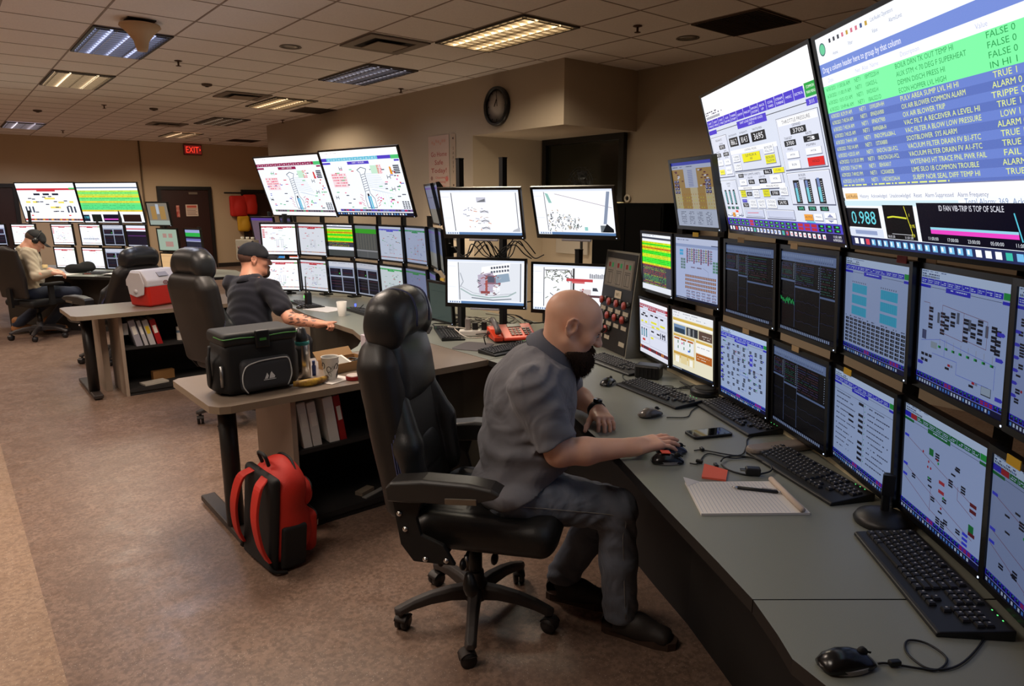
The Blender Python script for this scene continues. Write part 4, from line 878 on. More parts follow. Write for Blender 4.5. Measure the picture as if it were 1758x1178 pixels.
        for q in range(60): x, y = R.uniform(.16, .48), R.uniform(.08, .32) if R.random() < .7 else R.uniform(.3, .75); a.line([(x, y), (x + R.uniform(-.05, .05), y + R.uniform(-.02, .06))], .018, R.choice([(110, 116, 96), (90, 92, 90), (140, 146, 130)]))
        a.line([(.15, .12), (.45, .10), (.55, .34)], .018, (90, 88, 86)); a.rect(.43, .28, .76, .34, (200, 70, 76)); a.rect(.50, .34, .66, .38, (214, 110, 112))
        a.rect(.60, .50, .74, .64, (214, 200, 200)); a.poly([(.74, .44), (.82, .44), (.86, .54), (.94, .56), (.94, .66), (.74, .66)], (238, 240, 246)); a.poly([(.76, .46), (.81, .46), (.83, .53), (.76, .53)], (70, 74, 84)); a.rect(.58, .62, .92, .67, (90, 60, 64)); a.disc(.89, .67, .05, (40, 40, 44), 14); a.disc(.89, .67, .025, (170, 170, 175), 10); a.disc(.65, .67, .045, (60, 50, 54), 12)
        for q in range(26): x, y = R.uniform(.44, .70), R.uniform(.48, .72); a.rect(x, y, x + .02, y + .03, R.choice([(190, 60, 70), (120, 60, 70), (220, 200, 200)]))
        for q in range(10): a.rect(.72 + .024 * q, .16 + .008 * (q % 3), .735 + .024 * q, .26, (130, 132, 140))
def s_4trend(a, R, dimm=1.0):
    a.rect(0, 0, 1, 1, (226, 230, 244)); dash(a, .03, .04, .8, .012, (120, 125, 150), R); a.rect(0, .16, 1, .98, (170, 180, 205))
    for x0, x1, y0, y1 in ((.03, .46, .22, .45), (.52, .94, .22, .45), (.03, .48, .50, .96), (.52, .97, .50, .96)):
        a.rect(x0, y0, x1, y1, (26, 24, 34)); 
        for k in range(4): a.rect(x0 + .02, y0 + .04 + k * (y1 - y0) / 5, x1 - .03, y0 + .055 + k * (y1 - y0) / 5, R.choice([(90, 50, 70), (60, 52, 90), (70, 66, 84)]))
    a.rect(.36, .24, .42, .42, (12, 12, 14)); a.rect(.39, .36, .43, .40, (70, 210, 90))
SCREEN = {}
def scr_mat(strength, tint=(1, 1, 1)): return art_mat('screen_glow_%.2f_%.2f' % (strength, tint[0]), strength, .25, tint)

def monitor(x, y, z, yaw, w, h, draw, seed, label, group, strength=1., tint=(1, 1, 1), tilt=3.7, bez=.016, name='computer_monitor', mount='post', chin=None, screw=True, depth=.035):
    t = empty(name, (x, y, z), 0, label, 'monitor' if name != 'wall_screen' else 'large screen', group, rot=(math.radians(tilt), 0, math.radians(yaw + 90)))
    chin = chin or bez
    v = MB()
    v.box((0, .010, h / 2 - bez / 2), (w, .022, bez), mi=0); v.box((0, .010, -h / 2 + chin / 2), (w, .022, chin))
    for s_ in (-1, 1): v.box((s_ * (w / 2 - bez / 2), .010, (chin - bez) / 2), (bez, .022, h - bez - chin))
    v.box((0, .018, 0), (w - .004, .012, h - .004))
    rg = []
    for yy, k in ((.024, .98), (.030, .93), (depth + .012, .72), (depth + .02, .62)): rg.append([(sx * w / 2 * k, yy, sz * h / 2 * k) for sx, sz in ((-1, -1), (1, -1), (1, 1), (-1, 1))])
    v.loft([[Vector(p) for p in r] for r in rg], smooth=False)
    v.build('housing', BEZ, t)
    sw, sh = w - 2 * bez, h - bez - chin
    key = (draw, seed)
    a = Art(sw, sh); R = random.Random(seed); draw(a, R)
    M = Matrix.Translation((-sw / 2, .0035, h / 2 - bez)) @ Matrix(((1, 0, 0, 0), (0, -1, 0, 0), (0, 0, 1, 0), (0, 0, 0, 1)))
    a.build('screen', scr_mat(strength, tint), t, M, off=.00008, total=.0025, hot=1.12 if strength >= .85 else 1.)
    MB().box((w / 2 - bez * .9, -.0015, -h / 2 + chin * .45), (.004, .001, .004)).build('power_light', mat('led_white', (220, 230, 255), .4, emit=(200, 220, 255), estr=2.), t)
    if mount == 'post':
        v = MB(); v.box((0, depth + .03, 0), (.10, .02, .10)); v.box((0, depth + .06, 0), (.045, .05, .045)); v.build('mount_arm', BLK2, t)
    elif mount == 'stand':
        pass
    return t
# ================================================================ MONITORS OF THE THREE CONSOLES
def post(x, y, z0, z1, label, group, w=.035):
    t = empty('monitor_post', (x, y, z0), 0, label, 'monitor post', group)
    v = MB(); v.box((0, 0, (z1 - z0) / 2), (w, w, z1 - z0)); v.build('column', BLK2, t); MB().box((0, 0, .006), (.10, .10, .012)).build('foot_plate', BLK2, t); MB().box((0, 0, z1 - z0 + .004), (w + .004, w + .004, .008)).build('end_cap', BLK, t)
    return t
def behind(x, y, yaw, d): a = math.radians(yaw); return x - math.cos(a) * d, y - math.sin(a) * d
NG = 'monitors of the near console'
NT = (.72, .90, 1.18)
zU, zL, WN = 1.299, .936, .398; HN = WN / 1.19
near = [ # x, y, yaw, (upper draw, strength, tint, label), (lower ...)
 (2.930, 2.335, 153, (lambda a, R: s_list(a, R), .95, (1, 1, 1), 'monitor with bright green and yellow alarm list, left end of the near console top row'), (lambda a, R: s_redpanel(a, R), .9, (1, 1, 1.05), 'monitor with dark red header strip, left end of the near console bottom row')),
 (2.770, 1.968, 158, (s_mill, .62, (.92, .97, 1.15), 'monitor with four rows of orange squares on pale blue beneath the tan burner screen'), (s_web, .85, (1, 1, .98), 'monitor with a tan and orange web page just right of the red headed one')),
 (2.527, 1.539, 152, (lambda a, R: s_trend(a, R, ((0, .28), (.28, .48), (.48, 1))), .36, NT, 'dark trend monitor left of the green wiggle one, beneath the big throttle screen'), (lambda a, R: s_blue(a, R, kind='net'), .62, NT, 'monitor with dense blue and red piping diagram beneath the left dark trend monitor')),
 (2.329, 1.189, 146.6, (lambda a, R: s_trend(a, R, ((0, .28), (.28, .74), (.74, 1)), True), .36, NT, 'dark trend monitor with a bright green wiggle in its left pane'), (lambda a, R: s_trend(a, R, ((0, .22), (.22, .48), (.48, 1))), .34, NT, 'dark trend monitor in the near bottom row, right of the dense piping diagram')),
 (2.106, .866, 139.8, (lambda a, R: s_blue(a, R, kind='coal', bg=(196, 200, 222)), .40, NT, 'monitor with two cyan block grids over a table of black number boxes'), (lambda a, R: s_blue(a, R, kind='text', bg=(206, 210, 230)), .42, NT, 'monitor with two columns of plain text lines beneath the cyan block one')),
 (1.858, .563, 136.9, (lambda a, R: s_blue(a, R, kind='flow', bg=(200, 204, 228)), .40, NT, 'monitor with grey flow diagram and eight green dots in a row under the alarm list'), (lambda a, R: s_blue(a, R, pal=(26, 122, 56), kind='pipes', bg=(200, 204, 228), head2=True), .38, NT, 'monitor with green header and thin red pipe lines above the closest keyboard')),
 (1.578, .290, 132.5, (lambda a, R: s_blue(a, R, kind='net', bg=(190, 192, 222)), .34, NT, 'upper monitor cut by the right edge of the photo'), (lambda a, R: s_blue(a, R, pal=(26, 122, 56), kind='pipes', bg=(180, 184, 210), head2=True), .30, NT, 'lower monitor cut by the right edge of the photo'))]
for i, (x, y, yaw, U, L) in enumerate(near):
    monitor(x, y, zU, yaw, WN, HN, U[0], 100 + i, U[3], NG, U[1], U[2])
    monitor(x, y, zL, yaw, WN, HN, L[0], 200 + i, L[3], NG, L[1], L[2])
    bx, by = behind(x, y, yaw, .14)
    post(bx, by, .73, 2.0 if i == 1 else 1.60 if i < 2 or i > 5 else 2.05, 'black post standing behind the ' + ('green alarm list', 'orange squares', 'left dark trend', 'green wiggle trend', 'cyan block', 'grey flow diagram', 'rightmost cut off')[i] + ' monitor', 'posts behind the near monitors')
monitor(2.49, 1.80, 1.652, 153.5, .385, .385 / 1.25, s_burner, 5, 'monitor with tan burner map raised above the near console, left of the big throttle screen', NG, .5, (.95, .97, 1.1), tilt=12)
# big screens
yb = math.radians(141.6)
def big(x, y, z, yaw, w, h, draw, seed, label, group, st, tilt, tint=(1, 1, 1), bez=.012):
    return monitor(x, y, z, yaw, w, h, draw, seed, label, group, st, tint, tilt, bez, 'wall_screen', depth=.05)
big(2.317, 1.397, 1.775, 141.6, 1.05, .60, s_throttle, 1, 'large overhead screen headed throttle pressure with yellow and red buttons', 'big overhead screens of the near console', 1.0, 16.4)
big(1.654, .562, 1.775, 141.6, 1.05, .60, s_alarm, 2, 'large overhead screen showing a green and blue alarm list, at the upper right', 'big overhead screens of the near console', 1.0, 16.4)
# ---- middle console
MG = 'monitors of the middle console'
WM, HM = .378, .318; mu, ml = 1.27, .93
mid = [(2.513, 6.534, 222, (lambda a, R: s_pale(a, R, left=True), .95, 'white monitor with red tabs down its left side behind the navy shirted man'), (lambda a, R: s_pale(a, R, density=34), 1., 'white monitor just in front of the face of the navy shirted man')),
 (2.731, 6.275, 198.3, (lambda a, R: s_pale(a, R, density=14, bg=(232, 236, 248)), .85, 'white monitor second from the left in the middle console top row'), (lambda a, R: s_pale(a, R, density=40, bg=(232, 236, 248)), .85, 'white monitor with scattered dots, second from the left in the middle console bottom row')),
 (2.866, 5.956, 195.4, (s_listtrend, .9, 'bright green and yellow alarm list monitor in the middle console top row'), (s_4trend, .75, 'monitor with four dark panes beneath the bright green alarm list of the middle console')),
 (2.951, 5.613, 184.5, (s_dimlist, .6, 'dim grey monitor with one green band in the middle console top row'), (s_4trend, .6, 'dim monitor with four dark panes beneath the grey and green one')),
 (2.982, 5.235, 183, (lambda a, R: s_pale(a, R, pal=(90, 90, 215), density=26, bg=(208, 218, 240)), .7, 'pale blue monitor with a blue title bar, middle console top row fifth from left'), (lambda a, R: s_pale(a, R, pal=(60, 180, 90), density=34, bg=(218, 230, 236)), .72, 'pale monitor with a green title bar, beneath the pale blue one with blue title')),
 (3.001, 4.863, 176.1, (lambda a, R: s_pale(a, R, pal=(70, 160, 110), density=24, bg=(186, 198, 230)), .6, 'bluish monitor with twin vertical lines at the right end of the middle console top row'), (lambda a, R: s_pale(a, R, pal=(70, 160, 90), density=24, bg=(150, 160, 200)), .5, 'dim bluish monitor at the right end of the middle console bottom row'))]
for i, (x, y, yaw, U, L) in enumerate(mid):
    monitor(x, y, mu, yaw, WM, HM, U[0], 300 + i, U[2], MG, U[1]); monitor(x, y, ml, yaw, WM, HM, L[0], 330 + i, L[2], MG, L[1])
    bx, by = behind(x, y, yaw, .14); post(bx, by, .73, 1.9 if i in (1, 4) else 1.5, 'black post behind monitor column %s of the middle console' % ('one', 'two', 'three', 'four', 'five', 'six')[i], 'posts behind the middle monitors')
big(2.61, 6.335, 1.762, 192, 1.02, .583, lambda a, R: s_boiler(a, R), 3, 'large left screen of the middle console, furnace diagram with maroon header', 'big overhead screens of the middle console', 1.0, 18.5)
big(2.81, 5.325, 1.775, 191.3, 1.02, .583, lambda a, R: s_boiler(a, R, (84, 66, 200), (110, 200, 225), True), 4, 'large right screen of the middle console, furnace diagram with cyan and blue header', 'big overhead screens of the middle console', 1.0, 18.0)
dimw = lambda c: (lambda a, R: (a.rect(0, 0, 1, 1, c), a.rect(0, .05, 1, .1, (150, 120, 200)), a.rect(0, .62, 1, 1, (176, 170, 150)), dash(a, .1, .3, .7, .03, (120, 120, 150), R)))
for j, (x, y, yaw) in enumerate(((2.945, 4.52, 156), (2.815, 4.215, 150))):
    for k, z in enumerate((1.60, 1.27, .93)):
        if j == 1 and k == 2: continue
        monitor(x, y, z, yaw, .36 if j else .34, HM, dimw((140, 150, 180) if k else (170, 176, 200)), 400 + 10 * j + k, '%s monitor seen almost edge on, %s column of the middle console end' % (('topmost', 'middle', 'lowest')[k], ('farther', 'nearer')[j]), 'edge on monitors at the end of the middle console', .4, (.9, .95, 1.1), tilt=13 if k == 0 else 4)
    bx, by = behind(x, y, yaw, .14); post(bx, by, .73, 1.7, 'black post behind the %s edge on monitors' % ('farther', 'nearer')[j], 'posts behind the middle monitors')
monitor(2.735, 4.12, .91, 178, .32, .30, lambda a, R: (a.rect(0, 0, 1, 1, (96, 112, 104)), dash(a, .1, .2, .8, .02, (80, 96, 90), R)), 419, 'dark greenish monitor with a pink tag, beside the lower left camera monitor', MG, .35)
# ---- camera view monitors on their own stands
CG = 'camera view monitors'
def cctv(x, y, z, yaw, tilt, k, label, q=1.):
    t = monitor(x, y, z, yaw, .56 * q, .33 * q, lambda a, R: s_cctv(a, R, k), 500 + k, label, CG, 1.0, (1, 1, 1.02), tilt, .016, chin=.026)
    v = MB(); v.box((0, -.006, -.33 * q / 2 - .006), (.20, .016, .012), bev=.004); v.build('stand_tab', mat('clear_acrylic', (150, 150, 160), .15), t)
cctv(2.638, 3.493, 1.549, 209.4, 16.1, 0, 'camera monitor with a nearly blank white picture, upper left of the four')
cctv(2.984, 3.018, 1.554, 198.5, 17.6, 1, 'camera monitor looking down on pipework with a thin diagonal line, upper right of the four')
cctv(2.72, 3.56, 1.10, 214, -2, 2, 'camera monitor showing a reddish plant structure, lower left of the four')
cctv(3.212, 3.254, 1.048, 205, 0, 3, 'camera monitor showing a white truck, partly behind the bald head', 1.06)
post(3.33, 3.31, .73, 1.3, 'short black post holding the white truck camera monitor', 'tall poles behind the camera monitors', .038)
for (x, y), lab in (((2.757, 3.88), 'left tall black pole behind the camera monitors'), ((2.92, 3.62), 'right tall black pole behind the camera monitors')):
    post(x, y, .73, 1.90, lab, 'tall poles behind the camera monitors', .038)
# ---- far console
FG = 'monitors of the far console'
WF, HF = .348, .294; fu, fl = 1.19, .88
far = [(.58, 11.66, 232, (s_4trend, .9, 'far monitor with dark panes behind the cap of the man in the tan shirt'), (s_4trend, .9, 'far monitor low behind the back of the man in the tan shirt')),
 (.90, 11.42, 228, (lambda a, R: s_pale(a, R, density=14), 1.05, 'far white monitor just right of the cap of the tan shirted man'), (lambda a, R: s_pale(a, R, density=4), 1.1, 'far blank looking white monitor just right of the face of the tan shirted man')),
 (1.30, 11.09, 219, (lambda a, R: s_pale(a, R, density=34, left=True), 1.05, 'far white monitor with crowded red diagram, top row third from left'), (lambda a, R: s_pale(a, R, density=6), 1.1, 'far white monitor, bottom row third from left')),
 (1.574, 10.726, 217.7, (lambda a, R: s_pale(a, R, density=8, gridn=20), 1.05, 'far white monitor with a grey grid band, top row fourth from left'), (lambda a, R: s_pale(a, R, density=5), 1.1, 'far white monitor, bottom row fourth from left')),
 (1.793, 10.425, 217.8, (s_4trend, .8, 'far monitor with four dark panes, top row'), (s_4trend, .8, 'far monitor with four dark panes, bottom row')),
 (1.995, 10.08, 212.8, (lambda a, R: (a.rect(0, 0, 1, 1, (235, 240, 250)), a.rect(0, .28, 1, .97, (30, 24, 40)), a.rect(.04, .5, .96, .52, (130, 60, 150)), a.rect(0, .14, 1, .2, (230, 90, 90))), .9, 'far monitor with a dark pane and violet line, right end of the top row'), (lambda a, R: s_redpanel(a, R), .95, 'far monitor with red header, right end of the bottom row behind the cooler chair'))]
for i, (x, y, yaw, U, L) in enumerate(far):
    monitor(x, y, fu, yaw, WF, HF, U[0], 600 + i, U[2], FG, U[1]); monitor(x, y, fl, yaw, WF, HF, L[0], 640 + i, L[2], FG, L[1])
    bx, by = behind(x, y, yaw, .14); post(bx, by, .73, 1.5 if i in (1, 2, 3, 4) else 1.35, 'black post behind monitor column %s of the far console' % ('one', 'two', 'three', 'four', 'five', 'six')[i], 'posts behind the far monitors')
def s_farA(a, R):
    a.rect(0, 0, 1, 1, (244, 247, 255)); a.rect(0, .13, 1, .18, (200, 50, 60)); a.rect(.34, .18, .66, .215, (200, 50, 60)); a.rect(.9, .12, 1, .16, (80, 190, 100))
    for x in (.27, .43, .59): a.rect(x, .26, x + .11, .31, (34, 34, 50))
    for x, y, w in ((.44, .37, .18), (.10, .46, .08), (.22, .46, .08), (.50, .60, .18), (.66, .47, .1), (.85, .46, .07)): a.rect(x, y, x + w, y + .05, (240, 225, 110))
    for k in range(16): x, y = R.uniform(.08, .9), R.uniform(.3, .8); a.rect(x, y, x + .06, y + .025, (60, 60, 76))
    for k in range(3):
        for x0 in (.06, .78): a.rect(x0 + k * .06, .60, x0 + .03 + k * .06, .76, (60, 66, 84))
    a.rect(.13, .82, .17, .85, (230, 80, 80)); a.rect(.78, .82, .82, .85, (230, 80, 80)); a.rect(0, .92, 1, .97, (150, 90, 80))
    for k in range(20): a.rect(.01 + .05 * k, .925, .04 + .05 * k, .965, R.choice([(200, 50, 50), (70, 70, 80), (230, 160, 60)]))
def s_farB(a, R):
    a.rect(0, 0, 1, 1, (246, 248, 255)); a.rect(0, .10, 1, .13, (90, 110, 140))
    y = .18
    for k, c in enumerate([(190, 235, 90), (120, 235, 120), (190, 235, 90), (230, 215, 60), (100, 230, 120), (120, 240, 130), (230, 215, 60), (110, 230, 130), (90, 225, 130), (90, 225, 140), (90, 225, 140), (225, 200, 60)]):
        a.rect(0, y, 1, y + .045, c); dash(a, .04, y + .014, .85, .014, tuple(int(q * .8) for q in c), R, .4); y += .045
    a.rect(0, .80, .1, .97, (30, 40, 60)); a.text('0.988', .05, .90, .06, CYN, align='c', width=.08); a.rect(.14, .79, .30, .98, (24, 30, 26)); a.rect(.33, .79, .62, .98, (20, 16, 34)); a.rect(.34, .90, .61, .93, (220, 80, 200)); a.rect(.66, .79, .95, .98, (40, 22, 20))
big(1.215, 11.30, 1.612, 218.4, .955, .545, s_farA, 700, 'large left screen of the far console with red header on white', 'big overhead screens of the far console', 1.1, 11.6)
big(1.815, 10.56, 1.607, 218.6, .955, .545, s_farB, 701, 'large right screen of the far console filled with green and yellow rows', 'big overhead screens of the far console', 1.05, 10.5)
tan = lambda c1, c2, c3: (lambda a, R: (a.rect(0, 0, 1, 1, c1), a.rect(.15, .15, .4, .75, c2), a.rect(.58, .15, .85, .75, c2), a.rect(.42, .05, .56, .5, (200, 210, 225)), a.rect(0, .8, 1, 1, c3)))
def grn(a, R):
    a.rect(0, 0, 1, 1, (176, 196, 176))
    for x, y, w, h in ((.25, .2, .2, .2), (.55, .2, .2, .2), (.35, .58, .4, .25)): a.rect(x, y, x + w, y + h, (190, 150, 140)); 
monitor(2.13, 9.42, 1.475, 211.7, .348, .30, tan((150, 140, 126), (184, 144, 84), (176, 190, 180)), 710, 'far monitor with a tan twin column picture, raised right of the green screen', FG, .7, tilt=8)
monitor(2.24, 9.55, 1.15, 210, .348, .294, grn, 711, 'far pale green monitor beneath the raised tan twin column one', FG, .75)
monitor(2.24, 9.50, .845, 208, .348, .294, lambda a, R: (a.rect(0, 0, 1, 1, (230, 186, 130)), a.rect(0, .1, 1, .12, (190, 150, 110)), a.rect(0, .4, 1, .41, (200, 160, 116)), a.rect(0, .7, 1, .71, (200, 160, 116))), 712, 'far monitor with a blank peach picture behind the red cooler', FG, .9)
monitor(2.45, 9.20, 1.15, 199, .33, .294, lambda a, R: (a.rect(0, 0, 1, 1, (40, 42, 60)), a.rect(0, 0, 1, .14, (170, 180, 230)), a.rect(0, .14, 1, .32, (50, 190, 80)), a.rect(0, .42, 1, .52, (120, 120, 190)), a.rect(0, .52, 1, .56, (190, 195, 225))), 713, 'far monitor with a green band and violet stripes beside the grey switch box', FG, .8)
monitor(2.45, 9.20, .845, 199, .33, .294, lambda a, R: (a.rect(0, 0, 1, 1, (150, 170, 206)), a.rect(0, .05, 1, .12, (70, 160, 90)), a.rect(.1, .2, .6, .7, (170, 190, 216))), 714, 'far pale blue monitor low behind the headrest of the middle chair', FG, .7)
for (x, y, zt), n in (((2.20, 9.60, 1.42), 'tan and green'), ((2.52, 9.30, 1.3), 'green banded')): post(x + .05, y + .06, .73, zt, 'black post behind the far %s monitors' % n, 'posts behind the far monitors')

# added strip lamps, unseen, standing in for the source of the wall's glow
def back_light(x, y, z, rz, L, watt, label):
    t = empty('added_strip_light', (x, y, z), rz, label, 'added strip light', 'added strips behind the consoles')
    MB().box((-.03, 0, 0), (.03, L, .09)).build('housing', mat('strip_housing', (180, 175, 165), .5), t)
    MB().cyl((0, -L / 2 + .03, 0), (0, L / 2 - .03, 0), .014, n=10).build('tube', mat('strip_tube', (250, 240, 220), .4, emit=(255, 236, 200), estr=3.), t)
    for q in (-.4, .4): MB().box((-.05, q * L, -z / 2), (.03, .03, z)).build('leg', BLK2, t)
    ld = bpy.data.lights.new('strip_glow', 'AREA'); ld.shape = 'RECTANGLE'; ld.size = .05; ld.size_y = L; ld.energy = watt; ld.color = (1, .85, .62)
    lo = bpy.data.objects.new('strip_glow', ld); COL.objects.link(lo); lo.location = (.02, 0, 0); lo.rotation_euler = (0, -math.pi / 2, 0); lo.parent = t
back_light(4.45, 6.9, 1.25, 0, 1.2, 5, 'added strip lamp, out of view behind the middle console, lighting the wall')
back_light(5.15, 5.30, .55, math.pi / 2, .9, 9, 'added strip lamp, out of view behind the camera monitors, lighting the alcove')
# ================================================================ WORKTOPS, RETURNS, SHELVES
M_top2 = mat('laminate_taupe', (124, 110, 97), .36, var=.03, vscale=400, bump=.04, bscale=700)
M_top = mat('laminate_grey_green', (126, 129, 120), .38, var=.03, vscale=400, bump=.04, bscale=700)
M_edge = mat('laminate_edge', (132, 116, 98), .45)
M_edgeD = mat('edge_trim_black', (28, 26, 25), .45)
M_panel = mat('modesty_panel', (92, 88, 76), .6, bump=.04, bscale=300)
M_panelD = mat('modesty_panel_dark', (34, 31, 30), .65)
M_beige = mat('laminate_beige', (150, 132, 116), .5)
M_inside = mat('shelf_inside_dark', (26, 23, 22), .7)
ZT = .73
def slab(name, poly, label, cat, group=None, top=M_top, edge=M_edge, th=.034, z=ZT):
    n = len(poly); ar = sum(poly[i][0] * poly[(i + 1) % n][1] - poly[(i + 1) % n][0] * poly[i][1] for i in range(n))
    if ar < 0: poly = poly[::-1]
    v = MB(); vs = [(x, y, z - th) for x, y in poly] + [(x, y, z) for x, y in poly]
    v.add(vs, [tuple(reversed(range(n)))], 1); v.add(vs, [tuple(range(n, 2 * n))], 0); v.add(vs, [(i, (i + 1) % n, n + (i + 1) % n, n + i) for i in range(n)], 1)
    ox, oy = poly[0]
    o = v.build(name, [top, edge]); 
    return tag(o, label, cat, group)
NEAR_FRONT = [(1.16, -.7), (1.155, .30), (1.165, .46), (1.20, .575), (1.25, .635), (1.326, .738), (1.408, .885), (1.546, 1.142), (1.765, 1.537), (1.885, 1.795), (1.985, 2.0), (2.12, 2.27), (2.25, 2.58), (2.33, 2.86), (2.345, 3.045)]
NEAR_BACK = [(3.38, 3.045), (3.32, 2.6), (3.12, 2.0), (2.86, 1.42), (2.62, 1.0), (2.36, .62), (2.05, .25), (1.85, 0.02), (1.7, -.7)]
# seam of the near worktop
slab('near_worktop', NEAR_FRONT[:6] + [(1.99, .19)] + NEAR_BACK[7:], 'grey green worktop end at the lower right corner, on this side of the seam', 'worktop', edge=M_edgeD)
slab('near_worktop', NEAR_FRONT[6 - 1:][0:1] and [(1.328, .741)] + NEAR_FRONT[6:] + NEAR_BACK[:7] + [(1.995, .194)], 'curved grey green worktop in front of the man in the grey polo', 'worktop', edge=M_edgeD)
def rtable(x0, y0, x1, y1, r=.07):
    pts = rrect(x0, y0, x1 + .2, y1, r); return [(min(x, x1), y) for x, y in pts]
slab('return_table', [(.905, 3.052), (2.345, 3.052), (2.345, 3.735), (.86, 3.735), (.825, 3.70), (.83, 3.12), (.86, 3.07)], 'taupe table top holding the black lunch bag and paper cup', 'table', top=M_top2)
slab('middle_worktop', [(2.351, 3.052), (3.38, 3.052), (3.42, 4.0), (3.45, 5.4), (3.3, 6.2), (3.0, 6.9), (2.45, 6.9), (2.36, 6.2), (2.28, 5.8), (2.215, 5.3), (2.20, 4.8), (2.19, 4.42), (2.10, 4.1), (1.95, 3.88), (1.80, 3.741), (2.351, 3.741)], 'grey worktop with tangled cables and the camera monitors, running to the navy shirted man', 'worktop')
slab('return_table', [(.80, 6.31), (2.36, 6.31), (2.40, 6.6), (2.44, 6.90), (2.44, 6.98), (.76, 6.98), (.72, 6.94), (.73, 6.38), (.76, 6.33)], 'taupe table top carrying the red and white cooler', 'table', top=M_top2)
slab('far_worktop', [(.2, 11.05), (.55, 10.60), (1.0, 10.12), (1.35, 9.72), (1.62, 9.35), (1.85, 9.0), (2.0, 8.75), (2.9, 8.6), (3.0, 9.4), (2.5, 10.4), (1.7, 11.4), (1.0, 12.1), (.2, 12.6)], 'dark fronted worktop of the far console where the tan shirted man writes', 'worktop', edge=M_edgeD)
# vertical panels below the worktops
def wall_strip(name, pts, z0, z1, th, m, label, cat, group=None, side=1):
    v = MB(); L = []; Rr = []
    for i, p in enumerate(pts):
        a = Vector((*pts[max(i - 1, 0)], 0)); b = Vector((*pts[min(i + 1, len(pts) - 1)], 0)); t = (b - a).normalized(); nrm = Vector((t.y, -t.x, 0)) * side * th
        L.append(Vector((*p, 0))); Rr.append(Vector((*p, 0)) + nrm)
    vs = [q + Vector((0, 0, z)) for q in L for z in (z0, z1)] + [q + Vector((0, 0, z)) for q in Rr for z in (z0, z1)]; n = len(pts); f = []
    for i in range(n - 1):
        a, b, c, d = 2 * i, 2 * i + 1, 2 * i + 2, 2 * i + 3; A, B, C_, D_ = a + 2 * n, b + 2 * n, c + 2 * n, d + 2 * n
        f += [(a, b, d, c), (A, C_, D_, B), (b, B, D_, d), (a, c, C_, A)]
    f += [(0, 2 * n, 2 * n + 1, 1), (2 * n - 2, 2 * n - 1, 4 * n - 1, 4 * n - 2)]
    v.add(vs, f); o = v.build(name, m); return tag(o, label, cat, group)
off = [(x + .30, y - .12) for x, y in NEAR_FRONT[5:]]
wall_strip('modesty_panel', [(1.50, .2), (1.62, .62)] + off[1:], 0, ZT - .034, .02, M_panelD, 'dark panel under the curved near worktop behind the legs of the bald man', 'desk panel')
# end panel with rounded black edge at the near end
t = empty('end_panel', (1.19, .2, 0), 0, 'dark end panel with rounded black trim under the near worktop, bottom edge of photo', 'desk panel')
wall_strip_pts = [(.0, -.85), (.0, .18), (.03, .32)]
v = MB(); v.box((.012, -.32, .34), (.022, 1.0, .68)); v.build('panel', M_panelD, t)
v = MB(); v.tube([(.012, .18, .69), (.012, .225, .675), (.012, .245, .64), (.012, .25, .55), (.012, .25, 0.01)], .017, 8); v.build('edge_trim', M_edgeD, t)
wall_strip('modesty_panel', [(2.06, 3.30), (2.34, 3.30), (2.62, 3.16)], 0, ZT - .036, .02, M_panel, 'grey green panel below the corner where two worktops meet', 'desk panel')
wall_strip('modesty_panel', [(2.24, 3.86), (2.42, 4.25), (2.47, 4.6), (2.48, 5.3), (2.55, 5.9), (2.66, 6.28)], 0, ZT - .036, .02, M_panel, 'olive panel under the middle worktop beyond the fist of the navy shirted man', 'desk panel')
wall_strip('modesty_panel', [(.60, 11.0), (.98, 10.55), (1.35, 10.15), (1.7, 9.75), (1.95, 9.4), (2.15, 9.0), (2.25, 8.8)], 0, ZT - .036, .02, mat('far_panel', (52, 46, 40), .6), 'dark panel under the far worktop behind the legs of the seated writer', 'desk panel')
# cream ledge behind the near monitors
M_cream = mat('ledge_cream', (198, 184, 150), .5)
led = [(1.66, .10), (1.93, .40), (2.17, .74), (2.40, 1.05), (2.60, 1.42), (2.84, 1.86), (3.0, 2.2)]
wall_strip('rear_ledge', led, ZT + .001, ZT + .022, .075, M_cream, 'cream ledge along the desk under the near monitors', 'ledge', side=-1)
slab('side_table', [(2.5, 7.05), (3.5, 7.05), (3.6, 8.45), (2.6, 8.45)], 'grey table top under the mauve monitor beyond the navy shirted man', 'table')
wall_strip('modesty_panel', [(2.6, 8.4), (2.56, 7.1)], 0, ZT - .036, .02, M_panelD, 'dark panel under the table with the mauve monitor', 'desk panel', side=-1)
# legs and feet of the return tables
def table_leg(x, y, y0, y1, label, group='T shaped legs of the return tables'):
    t = empty('table_leg', (x, y, 0), 0, label, 'table leg', group)
    MB().cyl((0, 0, .045), (0, 0, ZT - .045), .042, n=20).build('post', mat('leg_black', (24, 22, 22), .42), t)
    v = MB(); v.box((0, (y0 + y1) / 2 - y, .028), (.075, y1 - y0, .034), bev=.008); v.build('foot_bar', mat('leg_brown_black', (44, 36, 33), .5), t)
    for q in (y0 + .03, y1 - .03):
        v = MB(); v.cyl((0, q - y, 0), (0, q - y, .014), .024, n=14); v.build('glide', BLK, t)
    v = MB(); v.box((0, 0, ZT - .04), (.16, .30, .008)); v.build('top_plate', BLK, t)
table_leg(.965, 3.33, 3.07, 3.80, 'black round table leg with a long foot bar beside the red backpack')
table_leg(.86, 6.62, 6.43, 7.20, 'black round table leg with a foot bar under the cooler table')
